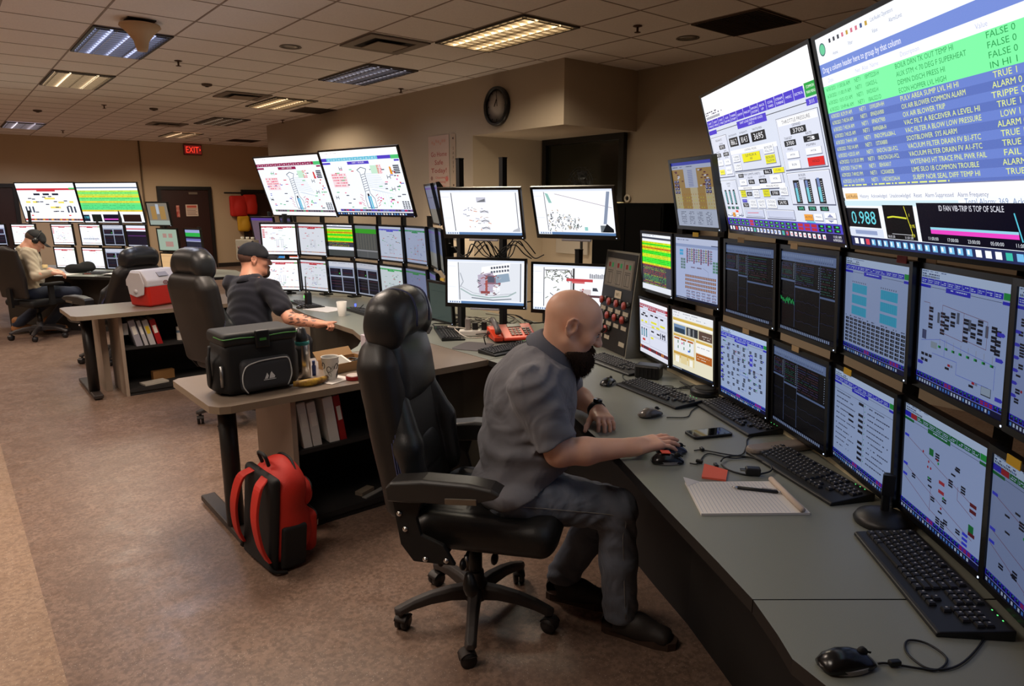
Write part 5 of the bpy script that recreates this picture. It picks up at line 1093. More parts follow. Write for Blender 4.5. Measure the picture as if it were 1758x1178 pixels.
def shelf_unit(x0, x1, y0, y1, label, zsh=.42):
    t = empty('bookshelf', (x0, y0, 0), 0, label, 'bookshelf'); w, d, H = x1 - x0, y1 - y0, ZT - .038
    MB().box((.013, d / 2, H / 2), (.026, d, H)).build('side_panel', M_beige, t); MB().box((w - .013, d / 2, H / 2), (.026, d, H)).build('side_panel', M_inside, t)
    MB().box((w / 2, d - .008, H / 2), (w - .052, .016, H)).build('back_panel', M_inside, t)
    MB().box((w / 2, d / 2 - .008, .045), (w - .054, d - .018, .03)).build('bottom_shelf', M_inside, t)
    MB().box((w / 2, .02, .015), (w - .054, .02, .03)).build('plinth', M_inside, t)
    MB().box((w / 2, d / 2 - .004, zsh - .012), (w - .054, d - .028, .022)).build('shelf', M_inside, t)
    return t
SH1 = (1.20, 2.05, 3.12, 3.62)
shelf_unit(*SH1, 'dark open bookshelf under the lunch bag table holding white binders')
SH2 = (1.06, 1.95, 6.40, 6.90)
shelf_unit(*SH2, 'dark open bookshelf under the cooler table')
o = MB().box((0, 0, 0), (.05, .42, ZT - .04)).build('support_panel', [M_beige], loc=(.985, 6.92, (ZT - .04) / 2)); tag(o, 'narrow beige upright panel beside the bookshelf under the cooler table', 'desk panel')
# binders
def binder(x, y, z, w, h, d, tilt, col, label, group, lab=None):
    t = empty('ring_binder', (x, y, z), 0, label, 'binder', group, rot=(0, tilt, 0))
    v = MB(); v.box((0, d / 2, h / 2), (w, d, h), bev=.004); v.build('cover', mat('binder_%d_%d' % (col[0], col[1]), col, .45), t)
    v = MB(); v.box((0, -.0005, h * .62), (w * .62, .002, h * .3)); v.build('spine_label', mat('binder_label_%d' % ((lab or (225, 220, 210))[2]), lab or (225, 220, 210), .6), t)
    v = MB(); v.box((0, d / 2, h - .001), (w * .7, d * .94, .003)); v.build('pages', mat('paper_edge', (205, 200, 190), .8), t)
x = 1.262
for w, h, col, ti, lb, lab in ((.045, .275, (214, 210, 204), -.12, 'leftmost white binder leaning on the shelf behind the red backpack', None), (.045, .27, (206, 202, 196), -.12, 'second white binder on the shelf behind the red backpack', None), (.055, .28, (222, 218, 212), -.13, 'thick white binder next to the red one on the near shelf', None), (.035, .28, (150, 22, 24), -.14, 'dark red binder at the right of the near shelf row', None)):
    x += w / 2 + .006
    if col[0] == 222: x += .035
    binder(x, SH1[2] + .03, .412, w, h - .03, .24, ti, col, lb, 'binders on the near shelf', lab); x += w / 2
x = 1.17
for w, h, col, ti, lb, lab in ((.05, .26, (150, 148, 158), -.22, 'leftmost grey white binder under the cooler table', None), (.03, .25, (176, 174, 176), -.22, 'thin pale binder between grey and yellow labelled ones under the cooler table', None), (.045, .25, (180, 178, 180), -.22, 'pale binder with a long yellow spine label under the cooler table', (210, 180, 40)), (.045, .25, (160, 24, 28), -.22, 'red binder at the right of the row under the cooler table', None)):
    x += w / 2 + .012; binder(x, SH2[2] + .02, .412, w, h - .02, .22, ti, col, lb, 'binders under the cooler table', lab); x += w / 2
# ================================================================ CHAIRS
M_lea = mat('leather_black', (34, 36, 38), .36, bump=.25, bscale=260, spec=.55)
M_lea2 = mat('leather_seat', (30, 29, 28), .42, bump=.25, bscale=260, spec=.5)
M_thread = mat('thread_blue_grey', (70, 74, 112), .6)
M_base = mat('chair_base_plastic', (52, 46, 44), .55, var=.12, vscale=14, bump=.1, bscale=150)
def castor(parent, x, y, a):
    v = MB(); ca, sa = math.cos(a), math.sin(a)
    v.cyl((x, y, .052), (x, y, .085), .010, n=10)
    v.box((x - ca * .010, y - sa * .010, .052), (.034, .030, .016), rotm(0, 0, a), bev=.005)
    r = [[Vector((x, y, .032)) + rotm(0, 0, a) @ Vector((.034 * math.cos(q) - .012, sd, .031 * math.sin(q))) for q in [math.radians(d) for d in range(20, 161, 20)]] for sd in (-.024, .024)]
    v.loft(r, cap=False, smooth=True)
    c = v.build('castor', M_base, parent)
    w = MB()
    for sd in (-1, 1):
        p = Vector((x - ca * .012, y - sa * .012, .030)); ax = Vector((-sa, ca, 0)) * sd
        w.cyl(p + ax * .004, p + ax * .022, .030, n=20)
    w.build('wheels', mat('castor_rubber', (30, 26, 26), .5), c)
def star_base(t, rot0, r=.30):
    for k in range(5):
        a = rot0 + k * 2 * math.pi / 5; ca, sa = math.cos(a), math.sin(a); rg = []
        for u, hw, zt, th in ((.03, .026, .150, .060), (.10, .024, .150, .050), (.18, .022, .140, .042), (.25, .021, .122, .036), (r, .022, .102, .030), (r + .02, .014, .096, .022)):
            rg.append([Vector((ca * u - sa * q * hw, sa * u + ca * q * hw, zt + dz)) for q, dz in ((-1, -th), (1, -th), (1, -.012), (.55, 0), (-.55, 0), (-1, -.012))])
        MB().loft(rg, smooth=False).build('base_arm', M_base, t, bevel=.003)
        castor(t, ca * (r - .005), sa * (r - .005), a + .9 + k)
    MB().lathe([(.045, .085), (.050, .10), (.048, .155), (.036, .165), (.034, .20)], n=24).build('hub', M_base, t)
    v = MB(); v.cyl((0, 0, .16), (0, 0, .30), .028, n=20); v.cyl((0, 0, .30), (0, 0, .38), .016, n=16); v.build('gas_lift', BLK, t)
def operator_chair(x, y, az, base_rot, label, res=.006, rc=0.):
    """az: compass heading of the seat (0 = +Y, clockwise). Local +y is forward."""
    t = empty('operator_chair', (x, y, 0), -az, label, 'office chair')
    star_base(t, base_rot + az, .30)
    v = MB(); v.box((0, .03, .395), (.20, .26, .05), bev=.01); v.box((0, -.16, .40), (.10, .16, .03)); v.build('tilt_mechanism', BLK, t)
    # levers and lumbar pump
    for (lx, ly, lz, dx) in ((.16, .02, .375, .07), (.17, -.06, .385, .08), (.10, .12, .375, .06)):
        v = MB(); v.cyl((lx - .07, ly, lz), (lx + .04, ly, lz - .012), .006, n=8); v.sphere((lx + .065, ly, lz - .022), .024, sq=(1.1, .55, .9)); v.build('lever', BLK, t)
    v = MB(); v.cyl((.22, .03, .385), (.225, .03, .33), .009, n=10, mi=1); v.lathe([(.010, 0), (.016, -.01), (.026, -.035), (.028, -.055), (.020, -.078), (.005, -.088)], c=(.245, .045, .335), n=18, R=rotm(.2, -.25, 0)); v.build('pump_bulb', [BLK, STEEL], t)
    # seat
    s = SDF((-.33, -.27, .36), (.33, .43, .60), res)
    s.box((0, .08, .462), (.265, .265, .055), .05, k=.01); s.box((0, .10, .500), (.175, .24, .028), .026, k=.03)
    for sx in (-1, 1): s.cap((sx * .215, -.10, .500), (sx * .215, .27, .492), .038, k=.03)
    s.cap((-.18, .30, .475), (.18, .30, .475), .052, k=.04); s.cap((sx * 0 - .15, .02, .535), (.15, .02, .535), .006, k=.012, op='-')
    s.build('seat', M_lea2, t)
    # back (leaning): tilt about the bottom
    def B(px, py, pz): # back coords -> chair coords; pz along the back, py forwards
        c, s_ = math.cos(.17 + rc), math.sin(.17 + rc); return np.array([px, -.185 + py * c - (pz) * s_, .50 + pz * c + py * s_])
    tb = .17 + rc; RB = np.array([[1, 0, 0], [0, math.cos(tb), -math.sin(tb)], [0, math.sin(tb), math.cos(tb)]])
    s = SDF((-.34, -.52, .40), (.34, .06, 1.24), res)
    s.box(B(0, -.022, .30), (.232, .070, .305), .055, RB, k=.01)
    s.box(B(0, -.024, .54), (.196, .066, .118), .056, RB, k=.05)           # shoulders narrower
    s.ell(B(0, -.055, .32), (.22, .055, .30), RB, k=.03)
    s.build('back_shell', mat('leather_back', (34, 31, 30), .45, bump=.2, bscale=260), t)
    s = SDF((-.34, -.50, .40), (.34, .14, 1.26), res)
    s.box(B(0, .016, .525), (.172, .050, .125), .046, RB, k=.01)            # upper lobe
    s.ell(B(0, .035, .535), (.178, .052, .13), RB, k=.02)
    s.build('upper_cushion', M_lea, t)
    s = SDF((-.34, -.50, .38), (.34, .16, 1.20), res)
    s.box(B(0, .008, .235), (.15, .036, .20), .028, RB, k=.01); s.ell(B(0, .012, .16), (.13, .042, .13), RB, k=.03)
    for sx in (-1, 1):
        s.cap(B(sx * .145, .015, .43), B(sx * .190, .040, .26), .040, .056, k=.018); s.cap(B(sx * .190, .040, .26), B(sx * .190, .040, .08), .056, .048, k=.018)
    for q in (.13, .27): s.cap(B(-.12, .056, q), B(.12, .056, q), .005, k=.014, op='-')
    for sx in (-1, 1): s.cap(B(sx * .118, .052, .06), B(sx * .098, .048, .40), .004, k=.016, op='-')
    s.build('lower_cushion', M_lea, t)
    for o_ in (0., .008, .016):                                             # triple piping down both edges
        for sx in (-1, 1):
            pts = [B(sx * (.06 - o_), -.02 + o_, .662), B(sx * (.13 - o_ * .3), -.018 + o_, .640), B(sx * (.172), -.006 + o_, .58), B(sx * (.184), .0 + o_, .50), B(sx * .196, .002 + o_, .42), B(sx * .228, .0 + o_, .30), B(sx * .236, .0 + o_, .15), B(sx * .23, .0 + o_, .03)]
            MB().tube(spline(pts, 5), .0028, 6).build('piping', M_thread, t)
    # headrest
    H0 = B(0, .020, .722); th = tb - .12; RH = np.array([[1, 0, 0], [0, math.cos(th), -math.sin(th)], [0, math.sin(th), math.cos(th)]])
    Hh = lambda a, b, c: H0 + RH @ np.array([a, b, c])
    s = SDF(H0 - .26, H0 + .26, res * .8)
    s.box(Hh(0, -.002, .0), (.168, .074, .088), .072, RH, k=.01); s.ell(Hh(0, .018, .010), (.160, .082, .088), RH, k=.04)
    for sx in (-1, 1): s.ell(Hh(sx * .148, .004, -.045), (.034, .066, .078), RH, k=.06)
    for sx in (-1, 1): s.cap(Hh(sx * .072, .104, .06), Hh(sx * .072, .104, -.06), .003, k=.010, op='-')
    hd = s.build('headrest', M_lea, t)
    for sx in (-1, 1):
        for o_ in (0, .01):
            MB().tube(spline([Hh(sx * (.060 + o_), .097, -.04), Hh(sx * (.060 + o_), .099, .02), Hh(sx * (.060 + o_), .078, .076), Hh(sx * (.060 + o_), .02, .099), Hh(sx * (.060 + o_), -.03, .090)], 4), .0018, 5).build('piping', M_thread, hd)
    v = MB(); a, b = B(0, -.02, .63), Hh(0, -.01, -.04)
    for sx in (-1, 1): v.cyl(a + np.array([sx * .03, 0, 0]), b + np.array([sx * .03, 0, 0]), .009, n=10)
    v.box((a + b) / 2, (.09, .03, .02)); v.build('headrest_bracket', BLK, t)
    # armrests
    for sx in (1, -1):
        ar = MB(); X = .315 * sx
        prof = [(-.21, .680), (-.19, .700), (-.08, .716), (.08, .716), (.155, .706), (.185, .690), (.165, .672), (.10, .650), (.02, .636), (-.07, .634), (-.13, .628), (-.205, .628)]
        ar.loft([[Vector((X + dx, yy, z0 + (zz - z0) * k)) for yy, zz in prof] for z0, (dx, k) in ((.66, (-.045, .8)), (.66, (-.036, 1.)), (.66, (.036, 1.)), (.66, (.045, .8)))], smooth=False)
        pad = ar.build('armrest', mat('armrest_grey_black', (44, 42, 41), .42, bump=.1, bscale=300), t, bevel=.004)
        v = MB(); v.box((X + .047 * sx, .055, .655), (.006, .11, .022), rotm(.06, 0, 0), bev=.003); v.build('adjuster', mat('pewter', (128, 120, 108), .35, .7), pad)
        br = MB(); br.loft([[Vector((X + dx, yy, zz)) for yy, zz in ((-.205, .64), (-.09, .64), (-.115, .56), (-.10, .50), (-.02, .47), (.02, .40), (-.13, .40), (-.175, .46))] for dx in (-.010, .010)], smooth=False)
        br.box((sx * .22, -.06, .408), (.20, .07, .018))
        b_ = br.build('arm_bracket', BLK2, t, bevel=.003)
        for (yy, zz) in ((-.175, .575), (-.155, .52), (-.085, .415), (-.01, .418)):
            v = MB(); v.cyl((X + sx * .009, yy, zz), (X + sx * .016, yy, zz), .009, n=12); v.cyl((X + sx * .016, yy, zz), (X + sx * .018, yy, zz), .005, n=8); v.build('bolt', CHROME, b_)
    return t
AZ1 = math.radians(142)
ch1 = operator_chair(1.46, 1.99, AZ1, math.radians(158), 'black leather operator chair with tall headrest under the man in the grey polo', .0055)
ch2 = copy_thing(ch1, (1.60, 5.13, 0), -math.radians(74), 'black leather operator chair with headrest behind the navy shirted man')
ch3 = copy_thing(ch1, (1.27, 8.05, 0), math.radians(22), 'empty reclined leather operator chair behind the red cooler')
Mh = Matrix.Translation((0, -.185, .50)) @ Matrix.Rotation(math.radians(26), 4, 'X') @ Matrix.Translation((0, .185, -.50))
for c_ in ch3.children:
    if c_.name.split('.')[0] in ('back_shell', 'upper_cushion', 'lower_cushion', 'piping', 'headrest', 'headrest_bracket'): c_.matrix_local = Mh @ c_.matrix_local
# far task chair with a rounded plastic back
t = empty('task_chair', (.82, 9.98, 0), -math.radians(62), 'black rounded back task chair under the man in the tan shirt', 'office chair')
star_base(t, .4, .30)
s = SDF((-.32, -.30, .36), (.32, .32, .56), .012); s.box((0, .02, .45), (.25, .25, .045), .04, k=.01); s.build('seat', BLK2, t)
s = SDF((-.32, -.42, .44), (.32, -.1, 1.14), .010); s.box((0, -.27, .80), (.235, .022, .29), .02, rotm(.12, 0, 0), k=.02); s.ell((0, -.26, .82), (.25, .045, .31), rotm(.12, 0, 0), k=.04); s.build('backrest', mat('task_back', (30, 25, 24), .5), t)
v = MB(); v.box((0, -.24, .46), (.07, .10, .05)); v.box((0, -.30, .52), (.07, .03, .22)); v.box((0, 0, .395), (.16, .2, .04)); v.build('spine_bracket', BLK, t)
for sx in (-1, 1):
    v = MB(); v.box((sx * .28, .02, .67), (.075, .26, .035), bev=.012); v.build('armrest', BLK2, t)
    v = MB(); v.box((sx * .28, 0, .55), (.03, .06, .22)); v.box((sx * .22, 0, .435), (.15, .06, .02)); v.build('arm_bracket', BLK2, t)
# ================================================================ PEOPLE
def at(px, py, w):
    """image pixel and depth to a world point, from a fixed eye 1.62 m above the floor"""
    F = 1177.; P0, Y0_ = math.radians(11.62), math.radians(39.63); cp, sp, cy_, sy = math.cos(P0), math.sin(P0), math.cos(Y0_), math.sin(Y0_)
    f = np.array([sy * cp, cy_ * cp, -sp]); r = np.array([cy_, -sy, 0]); u = np.array([sy * sp, cy_ * sp, cp])
    return np.array((0., 0., 1.62)) + (f + r * (px - 879) / F - u * (py - 589) / F) * w
def az(deg): a = math.radians(deg); return np.array([math.sin(a), math.cos(a), 0.])
def skin_mat(name, col, tattoo=False):
    m = bpy.data.materials.new(name); m.use_nodes = True; nt = m.node_tree; b = nt.nodes['Principled BSDF']
    tc = nt.nodes.new('ShaderNodeTexCoord'); n = nt.nodes.new('ShaderNodeTexNoise'); n.inputs['Scale'].default_value = 22; n.inputs['Detail'].default_value = 6
    nt.links.new(tc.outputs['Object'], n.inputs['Vector']); mx = nt.nodes.new('ShaderNodeMix'); mx.data_type = 'RGBA'
    c = lin(col); mx.inputs['A'].default_value = (*c, 1); mx.inputs['B'].default_value = (*(c * np.array([.86, .74, .68])), 1)
    nt.links.new(n.outputs['Fac'], mx.inputs['Factor']); src = mx.outputs['Result']
    nt.links.new(src, b.inputs['Base Color']); b.inputs['Roughness'].default_value = .46
    b.inputs['Subsurface Weight'].default_value = .12; b.inputs['Subsurface Radius'].default_value = (.012, .005, .003); b.inputs['Subsurface Scale'].default_value = 1.
    n2 = nt.nodes.new('ShaderNodeTexNoise'); n2.inputs['Scale'].default_value = 350; nt.links.new(tc.outputs['Object'], n2.inputs['Vector'])
    bp = nt.nodes.new('ShaderNodeBump'); bp.inputs['Strength'].default_value = .12; bp.inputs['Distance'].default_value = .001; nt.links.new(n2.outputs['Fac'], bp.inputs['Height']); nt.links.new(bp.outputs['Normal'], b.inputs['Normal'])
    return m
def cloth_mat(name, col, rough=.85, weave=900, fold=6., fstr=.5, vary=.08, fd=.02):
    m = bpy.data.materials.new(name); m.use_nodes = True; nt = m.node_tree; b = nt.nodes['Principled BSDF']; L = nt.links.new
    tc = nt.nodes.new('ShaderNodeTexCoord'); n = nt.nodes.new('ShaderNodeTexNoise'); n.inputs['Scale'].default_value = 9; n.inputs['Detail'].default_value = 5; L(tc.outputs['Object'], n.inputs['Vector'])
    mx = nt.nodes.new('ShaderNodeMix'); mx.data_type = 'RGBA'; c = lin(col); mx.inputs['A'].default_value = (*(c * (1 + vary)), 1); mx.inputs['B'].default_value = (*(c * (1 - vary)), 1); L(n.outputs['Fac'], mx.inputs['Factor'])
    w = nt.nodes.new('ShaderNodeTexNoise'); w.inputs['Scale'].default_value = weave; L(tc.outputs['Object'], w.inputs['Vector'])
    m2 = nt.nodes.new('ShaderNodeMix'); m2.data_type = 'RGBA'; m2.blend_type = 'MULTIPLY'; m2.inputs['Factor'].default_value = .35; L(mx.outputs['Result'], m2.inputs['A']); L(w.outputs['Fac'], m2.inputs['B'])
    L(m2.outputs['Result'], b.inputs['Base Color']); b.inputs['Roughness'].default_value = rough; b.inputs['Sheen Weight'].default_value = .15
    f = nt.nodes.new('ShaderNodeTexNoise'); f.inputs['Scale'].default_value = fold; f.inputs['Detail'].default_value = 2; f.inputs['Distortion'].default_value = 1.2; L(tc.outputs['Object'], f.inputs['Vector'])
    b1 = nt.nodes.new('ShaderNodeBump'); b1.inputs['Strength'].default_value = fstr; b1.inputs['Distance'].default_value = fd; L(f.outputs['Fac'], b1.inputs['Height'])
    b2 = nt.nodes.new('ShaderNodeBump'); b2.inputs['Strength'].default_value = .3; b2.inputs['Distance'].default_value = .001; L(w.outputs['Fac'], b2.inputs['Height']); L(b1.outputs['Normal'], b2.inputs['Normal']); L(b2.outputs['Normal'], b.inputs['Normal'])
    return m
def head(s, c, f, up, sc=1., neck=None, nr=.062, ears=True):
    """skull, face and ears added to the body surface; c = skull centre, f = gaze direction"""
    R = frame(f, up); f_ = R[:, 1]; 
    u0 = np.array(up, float); R = np.stack([R[:, 0], f_, np.cross(R[:, 0], f_)], 1)
    T = lambda x, y, z: c + R @ (np.array([x, y, z]) * sc); S_ = lambda *r: tuple(q * sc for q in r)
    s.ell(T(0, -.014, .030), S_(.077, .098, .086), R, k=.01); s.ell(T(0, .040, .028), S_(.066, .052, .066), R, k=.03)
    s.ell(T(0, .038, -.035), S_(.063, .054, .072), R, k=.03); s.ell(T(0, .030, -.082), S_(.056, .058, .034), R, k=.03); s.ell(T(0, .080, -.102), S_(.024, .020, .020), R, k=.025)
    for q in (-1, 1):
        s.cap(T(q * .060, -.002, -.055), T(q * .030, .068, -.098), .017 * sc, .018 * sc, k=.03); s.ell(T(q * .046, .066, -.024), S_(.022, .020, .020), R, k=.03)
    s.cap(T(-.040, .084, .020), T(.040, .084, .020), .0140 * sc, k=.022)
    for q in (-1, 1): s.ell(T(q * .032, .100, -.002), S_(.017, .014, .0115), R, k=.016, op='-')
    for q in (-1, 1): s.ell(T(q * .031, .0815, -.002), S_(.0135, .0125, .0125), R, k=.006); s.cap(T(q * .020, .092, .004), T(q * .043, .087, .003), .0035 * sc, k=.006)
    s.cap(T(0, .094, .010), T(0, .112, -.026), .0085 * sc, .0120 * sc, k=.02); s.ell(T(0, .115, -.033), S_(.0125, .0130, .0110), R, k=.012)
    for q in (-1, 1): s.ell(T(q * .013, .108, -.036), S_(.0095, .011, .008), R, k=.01)
    s.cap(T(-.021, .094, -.064), T(.021, .094, -.064), .0085 * sc, k=.012); s.cap(T(-.018, .094, -.074), T(.018, .094, -.074), .009 * sc, k=.012); s.cap(T(-.022, .106, -.069), T(.022, .106, -.069), .0022 * sc, k=.005, op='-')
    if ears:
        for q in (-1, 1):
            e = lambda a, b, z: T(q * a, b, z)
            s.ell(e(.083, -.012, -.004), S_(.010, .020, .032), R, k=.006); 
            pts = [e(.083, .005, .016), e(.089, -.003, .029), e(.094, -.018, .029), e(.097, -.031, .013), e(.094, -.029, -.008), e(.088, -.017, -.028), e(.083, -.004, -.037)]
            for a, b in zip(pts, pts[1:]): s.cap(a, b, .0042 * sc, k=.004)
            s.ell(e(.095, -.010, -.002), S_(.012, .011, .017), R, k=.005, op='-'); s.cap(e(.083, .006, .002), e(.083, .006, -.010), .0045 * sc, k=.005)
    if neck is not None: s.cap(T(0, -.028, -.045), neck, nr * sc, nr * 1.12 * sc, k=.035)
    return T, R
def hand(s, W, f, n, side, curl, sc=1., spread=.12, thumb=(.55, .3), tilt=None):
    """W wrist, f direction of the fingers, n back of the hand, side +1 when the thumb lies along cross(n, f)"""
    f = np.array(f, float); f /= np.linalg.norm(f); n = np.array(n, float); n -= f * (n @ f); n /= np.linalg.norm(n); l = np.cross(n, f) * side
    R = np.stack([l, f, n], 1); T = lambda a, b, c: W + (l * a + f * b + n * c) * sc
    s.box(T(.002, .050, 0), (.040 * sc, .046 * sc, .0135 * sc), .012, R, k=.02); s.ell(T(.020, .030, -.006), (.020 * sc, .032 * sc, .015 * sc), R, k=.015); s.cap(T(0, -.01, 0), T(0, .03, 0), .026 * sc, .024 * sc, k=.02)
    tips = []
    for i, (x, L, r) in enumerate(((.031, .074, .0094), (.011, .083, .0098), (-.010, .077, .0093), (-.029, .060, .0083))):
        b0 = T(x, .092 - .004 * abs(i - 1), .002); sp = spread * (x / .03); d = f + l * sp; d /= np.linalg.norm(d); a = 0; p = b0
        s.cap(T(x * .8, .055, .003), b0, r * 1.05 * sc, r * 1.08 * sc, k=.010)
        for seg, (fr_, ca) in enumerate(zip((.46, .30, .24), curl[i] if isinstance(curl[0], (list, tuple)) else curl)):
            a += ca; q = p + (d * math.cos(a) - n * math.sin(a)) * L * fr_ * sc
            s.cap(p, q, r * (1 - .10 * seg) * sc, r * (.93 - .10 * seg) * sc, k=.004); p = q
        tips.append(p)
    p = T(.026, .018, -.006); d = l * math.sin(thumb[0]) + f * math.cos(thumb[0]) - n * thumb[1]; d /= np.linalg.norm(d)
    for L, r0, r1 in ((.042, .0155, .0118), (.034, .0112, .0102), (.026, .0104, .0085)):
        q = p + d * L * sc; s.cap(p, q, r0 * sc, r1 * sc, k=.008); p = q; d = d + f * .22 - n * .04; d /= np.linalg.norm(d)
    return tips
def limb(s, pts, rs, k=.03):
    for (a, b), (ra, rb) in zip(zip(pts, pts[1:]), zip(rs, rs[1:])): s.cap(a, b, ra, rb, k=k)
def shoe(parent, ankle, toe_dir, col, name='shoe', L=.285, sole=(60, 40, 28), high=False, z0=0.0):
    d = np.array(toe_dir, float); d[2] = 0; d /= np.linalg.norm(d); R = frame(d); heel = np.array([ankle[0], ankle[1], z0]) - d * .065
    T = lambda x, y, z: heel + R @ np.array([x, y, z]); lo = np.minimum(T(-.1, -.05, 0), T(.1, .36, .2)) - .08; hi = np.maximum(T(-.1, -.05, 0), T(.1, .36, .2)) + .08; lo[2] = z0 - .02
    s = SDF(lo, hi, .006)
    s.cap(T(0, .035, .055), T(0, .14, .050), .040, .042, k=.03); s.cap(T(0, .14, .05), T(.004, L - .06, .040), .044, .034, k=.03); s.cap(T(0, .055, .06), T(0, .060, .15 if high else .11), .043, .046, k=.02)
    s.box(T(0, L / 2 - .01, .035), (.044, L / 2 - .015, .02), .018, R, k=.02)
    up = s.build('upper', col, parent)
    v = MB(); out = []
    for q, wd in ((0, .026), (.02, .036), (.08, .036), (.15, .042), (.21, .046), (.26, .038), (.285, .018)): out.append((q, wd))
    rg = []
    for z in (0, .006, .026, .030):
        rg.append([Vector(T(-w_, q, z)) for q, w_ in out] + [Vector(T(w_, q, z)) for q, w_ in reversed(out)])
    v.loft(rg, smooth=False)
    so = v.build('sole', mat('sole_%d' % sole[0], sole, .8), parent)
    return up
# ---------------------------------------------------------------- man at the near console
SKIN = skin_mat('skin_tan', (236, 188, 162))
p1 = empty('person', (1.5, 1.9, 0), 0, 'bald bearded man in a grey polo shirt and dark jeans using a mouse', 'person')
O1 = np.array([1.5, 1.9, 0])
class J: pass
neck = at(946, 622, 2.56); hc = at(983, 556, 2.50)
Rsh, Relb, Rwr = at(914, 668, 2.37), at(960, 776, 2.38), np.array([1.800, 1.497, .772])
Lsh = np.array([1.86, 1.995, .965]); Lelb = np.array([2.075, 2.10, .80]); Lwr = np.array([2.006, 1.862, .772])
pel = at(884, 826, 2.60); Rhip, Rkn, Rank = at(884, 850, 2.49), at(1058, 874, 2.52), np.array([1.823, 1.553, .10])
Lhip, Lkn, Lank = at(905, 838, 2.70), at(1045, 866, 2.78), np.array([1.815, 1.86, .12])
fT = az(122); rT = np.cross(fT, [0, 0, 1]); hf = az(129) + np.array([0, 0, -.42]); 
s = SDF((1.22, 1.22, 0), (2.24, 2.26, 1.36), .0042)
chest = at(918, 665, 2.56); belly = at(903, 735, 2.57)
s.ell(chest, (.15, .11, .17), frame(fT), k=.03); s.ell(belly, (.14, .12, .16), frame(fT), k=.05); s.ell(pel, (.15, .12, .12), frame(fT), k=.05)
s.cap(Rsh, Lsh, .05, .05, k=.05); s.cap(neck + np.array([0, 0, -.05]), chest, .07, .10, k=.05)
headT, hR = head(s, hc, hf, (0, 0, 1), 1.03, neck - np.array([0, 0, .01]), .058)
limb(s, [Rsh, Relb], [.055, .050]); limb(s, [Relb, Relb * .65 + Rwr * .35 + np.array([0, 0, -.004]), Rwr], [.050, .047, .030], k=.02); 
limb(s, [Lsh, Lelb, Lelb * .6 + Lwr * .4, Lwr], [.052, .048, .045, .030], k=.02)
tipsR = hand(s, Rwr, (.93, -.36, .06), (0, -.12, 1), 1, [(.05, .20, .28), (.05, .18, .25), (.08, .25, .25), (.18, .30, .25)], 1.08, .14, (.75, .35))
fL = np.array([-.50, -.86, -.06]); tipsL = hand(s, Lwr, fL, (.1, 0, 1), -1, [(.35, .75, .45), (.30, .70, .45), (.28, .70, .45), (.35, .75, .5)], 1.0, .10, (.7, .5))
for a, b, c in ((Rhip, Rkn, Rank), (Lhip, Lkn, Lank)): limb(s, [a, b, c], [.075, .052, .036], k=.04)
body = s.build('body', SKIN, p1, O1)
# beard, brows
s = SDF(headT(0, .02, -.06) - .17, headT(0, .02, -.06) + .17, .0033)
Rm = hR
s.ell(headT(0, .050, -.094), (.062, .056, .040), Rm, k=.02); s.ell(headT(0, .088, -.110), (.040, .038, .042), Rm, k=.03); s.ell(headT(0, .082, -.136), (.036, .034, .036), Rm, k=.03)
for q in (-1, 1): s.cap(headT(q * .058, .030, -.088), headT(q * .042, .070, -.102), .018, .027, k=.03)
s.clip(headT(0, .05, -.073), (0, 0, 1.)); 
s.cap(headT(-.030, .098, -.058), headT(.030, .098, -.058), .0074, k=.006)
for q in (-1, 1): s.cap(headT(q * .030, .098, -.058), headT(q * .040, .084, -.09), .0085, .014, k=.010)
s.cap(headT(-.016, .114, -.072), headT(.016, .114, -.072), .0065, k=.006, op='-')
s.fn(lambda X, Y, Z: .0030 * np.sin(X * 620 + 3 * np.sin(Z * 160)) * np.sin(Y * 560 + 2 * np.sin(Z * 200)) * np.sin(Z * 380 + 1.5))
M_hair = mat('beard_black', (54, 43, 37), .95, bump=1., bscale=330, spec=.1, var=.4, vscale=300)
brd = s.build('beard', M_hair, p1, O1, smooth=0); rg_ = np.random.RandomState(4); pk = s.V[rg_.choice(len(s.V), 2600)]; mc = headT(0, .03, -.06); vv = []; ff = []
for p in pk:
    d = (p - mc) / np.linalg.norm(p - mc) * .6 + np.array([0, 0, -.9]) + rg_.randn(3) * .25; d /= np.linalg.norm(d); e = np.cross(d, rg_.randn(3)); e *= .0009 / np.linalg.norm(e); g_ = np.cross(d, e); L_ = .007 + .009 * rg_.rand(); o_ = len(vv)
    vv += [p - O1 + e, p - O1 - e * .5 + g_, p - O1 - e * .5 - g_, p - O1 + d * L_ + (p - mc) * .02]; ff += [(o_, o_ + 1, o_ + 3), (o_ + 1, o_ + 2, o_ + 3), (o_ + 2, o_, o_ + 3)]
mesh_obj('beard_hairs', vv, ff, M_hair, brd)['kind'] = 'stuff'
for q in (-1, 1):
    v = MB(); v.tube([Vector(headT(q * .012, .1060, .020)) - Vector(O1), Vector(headT(q * .032, .1060, .029)) - Vector(O1), Vector(headT(q * .058, .0960, .020)) - Vector(O1)], [.0045, .0066, .0045], 6); v.build('eyebrow', M_hair, p1); v = MB(); v.tube([Vector(headT(q * .018, .0955, .003)) - Vector(O1), Vector(headT(q * .031, .0975, .0045)) - Vector(O1), Vector(headT(q * .046, .0885, .001)) - Vector(O1)], [.001, .0018, .001], 5); v.build('eyelashes', M_hair, p1)
    v = MB(); v.sphere(Vector(headT(q * .031, .0865, -.003)) - Vector(O1), .0105, mi=0); v.sphere(Vector(headT(q * .031, .0945, -.005)) - Vector(O1), .0045, mi=1); v.build('eye', [mat('eye_white', (205, 195, 190), .25), mat('iris_brown', (35, 22, 16), .15)], p1)
